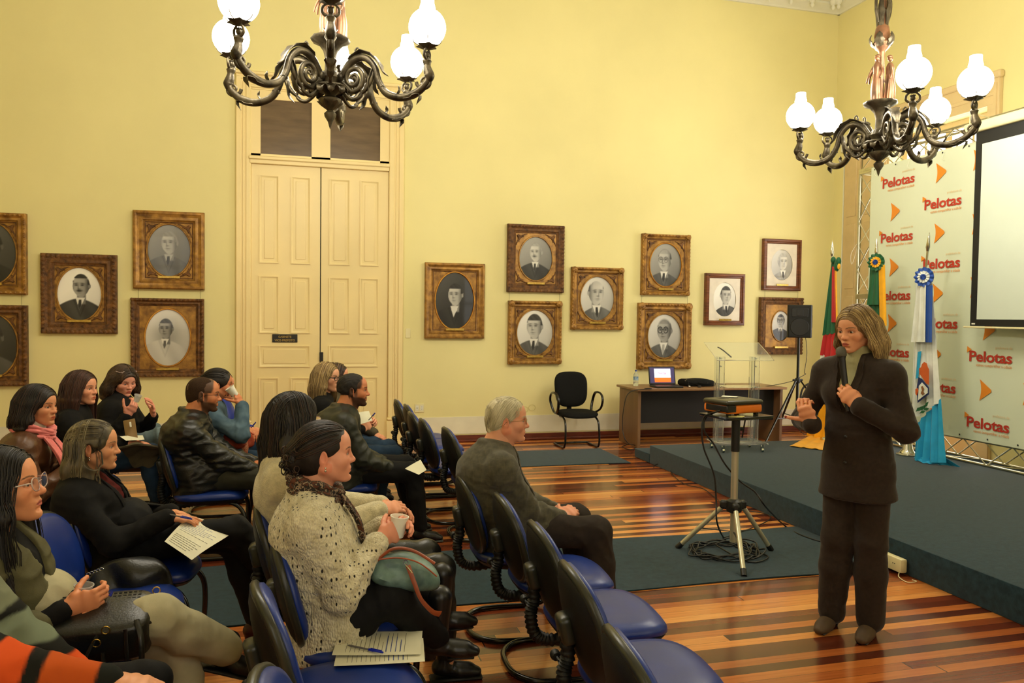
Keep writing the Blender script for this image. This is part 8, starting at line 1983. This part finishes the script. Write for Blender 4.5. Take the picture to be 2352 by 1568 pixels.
# ---- striped jumper
def stripes(v, c):
    S, E, W_ = c['SH'][1], c['EL'][1], c['wr'][1]; d1 = E-S; d2 = W_-E; L1 = np.linalg.norm(d1); L2 = np.linalg.norm(d2)
    t1 = ((v-S) @ d1)/L1; t2 = L1+((v-E) @ d2)/L2; q1 = np.linalg.norm(v-(S+np.clip(t1/L1, 0, 1)[:, None]*d1), axis=1); q2 = np.linalg.norm(v-(E+np.clip((t2-L1)/L2, 0, 1)[:, None]*d2), axis=1)
    t = np.where(q1 < q2, t1, t2); tb = c['NB'][2]-v[:, 2]-.02; t = np.where(np.minimum(q1, q2) < .085, t, tb)
    pal = [(.0, (118, 122, 98)), (.10, (30, 30, 26)), (.125, (118, 128, 106)), (.20, (30, 30, 26)), (.235, (214, 84, 34)), (.33, (30, 30, 26)), (.37, (190, 84, 32)), (.49, (30, 32, 28))]
    C = np.tile(np.array(srgb(*pal[0][1])), (len(v), 1))
    for a, col in pal[1:]: k = sst(a-.004, a+.004, t)[:, None]; C = C*(1-k)+np.array(srgb(*col))*k
    return C
P_str = dict(fem=1, head=(-118, 1188), face=(0, 0, 0), h=.009, hc=.004, hh=.004, bulk=1.1, arm=1.2, hair=dict(kind='bob', len=.12, mat=Hm['brown'], n=60), rwp=(280, 1572, 2.12), lwp=(300, 1640, 2.3), rpole=(-.5, -.5, -.8), hs=1.0, lk=(.44, .08, .52), rk=(.48, -.07, .52), trousers=dict(mat=C_blackt, inf=.012), shoes=flat,
    tops=[dict(name='striped_jumper', mat=C_stripe, inf=.024, ainf=.024, cuff=.012, sleeve=1.0, cols=stripes, h=.0065, amp=.009, hem=.06)])
person('str', 'person in grey, orange and black striped jumper at the bottom left corner', (-.88, 2.34), 0, P_str)
# ================================================================ BAGS ON LAPS
b = atY(932, 1297, 2.80); o = empty('shoulder_bag', b, R_(-8)); o.scale = (.8, .8, .8); tag(o, 'teal and tan soft bag on the lap of the woman in the knitted cardigan', 'handbag')
M_teal = pm('faded_teal_leather', srgb(126, 156, 144), .45, var=.3, vs=9, bump=.3, bs=80, col2=srgb(58, 84, 84)); M_tan = pm('tan_leather', srgb(160, 76, 36), .45, var=.15, vs=12)
m = MB(); pad(m, V(0, 0, -.03), V(1, 0, -.12).normalized(), V(0, .5, .86), V(0, -.86, .5), .15, .085, [(.02, -.05), (.0, -.02), (.0, .02), (.015, .05), (.05, .065), (.08, .066)], 40, 2.6, .25, lambda x, y: .016*math.sin(x*34+y*20)+.010*math.sin(y*60+x*12)); m.build('bag_body', M_teal, o, smooth=80)
m = MB(); m.tube(spline([V(-.13, -.03, .03), V(-.06, -.05, .09), V(.03, -.06, .085), V(.13, -.05, .02)], 8), .007, 8); m.tube(spline([V(-.12, -.07, .05), V(-.03, -.10, .065), V(.06, -.10, .04), V(.14, -.08, -.03)], 8), .0035, 6); m.build('tan_piping', M_tan, o)
m = MB(); m.tube(spline([V(.01, -.10, .03), V(.04, -.13, -.04), V(.07, -.14, -.11), V(.12, -.13, -.17), V(.155, -.11, -.19)], 8), [.011, .010, .009, .011, .016], 8, flat=.3, up=(0, 1, 0)); m.build('hanging_strap', M_tan, o)
m = MB(); m.tube([V(.0+.010*math.cos(q*PI/6), -.105, .045+.010*math.sin(q*PI/6)) for q in range(12)], .002, 6, closed=True); m.bar((.0, -.105, .035), (.03, -.115, .0), .003); m.build('clasp', M_chrome, o)
b = atY(548, 1000, 5.93); o = empty('orange_bag', b); tag(o, 'crumpled orange bag on the lap of the woman in denim jacket', 'handbag')
M_rust = pm('rust_orange_suede', srgb(176, 64, 24), .7, var=.25, vs=16, bump=.4, bs=60)
m = MB(); pad(m, V(0, 0, -.03), V(1, 0, 0), V(0, .4, .9), V(0, -.9, .4), .105, .075, [(.02, -.03), (.0, .0), (.0, .03), (.02, .05), (.06, .055)], 36, 2.6, .2, lambda x, y: .014*math.sin(x*45)+.01*math.sin(y*60)); m.build('bag_body', M_rust, o, smooth=80)
m = MB(); m.tube(spline([V(-.16, -.03, .07), V(-.06, -.05, .06), V(.05, -.05, .045), V(.11, -.04, .01)], 6), .010, 8, flat=.5); m.build('bag_strap', M_rust, o)
m = MB(); m.tube(spline([V(.045, -.06, -.03), V(.05, -.07, -.08), V(.045, -.07, -.13)], 5), [.02, .024, .020], 8, flat=.25, up=(0, 1, 0)); m.build('patterned_tail', spot_mat('rust_print', srgb(190, 90, 50), srgb(220, 180, 140), srgb(150, 60, 30), 200), o)
bpy.context.view_layer.update()
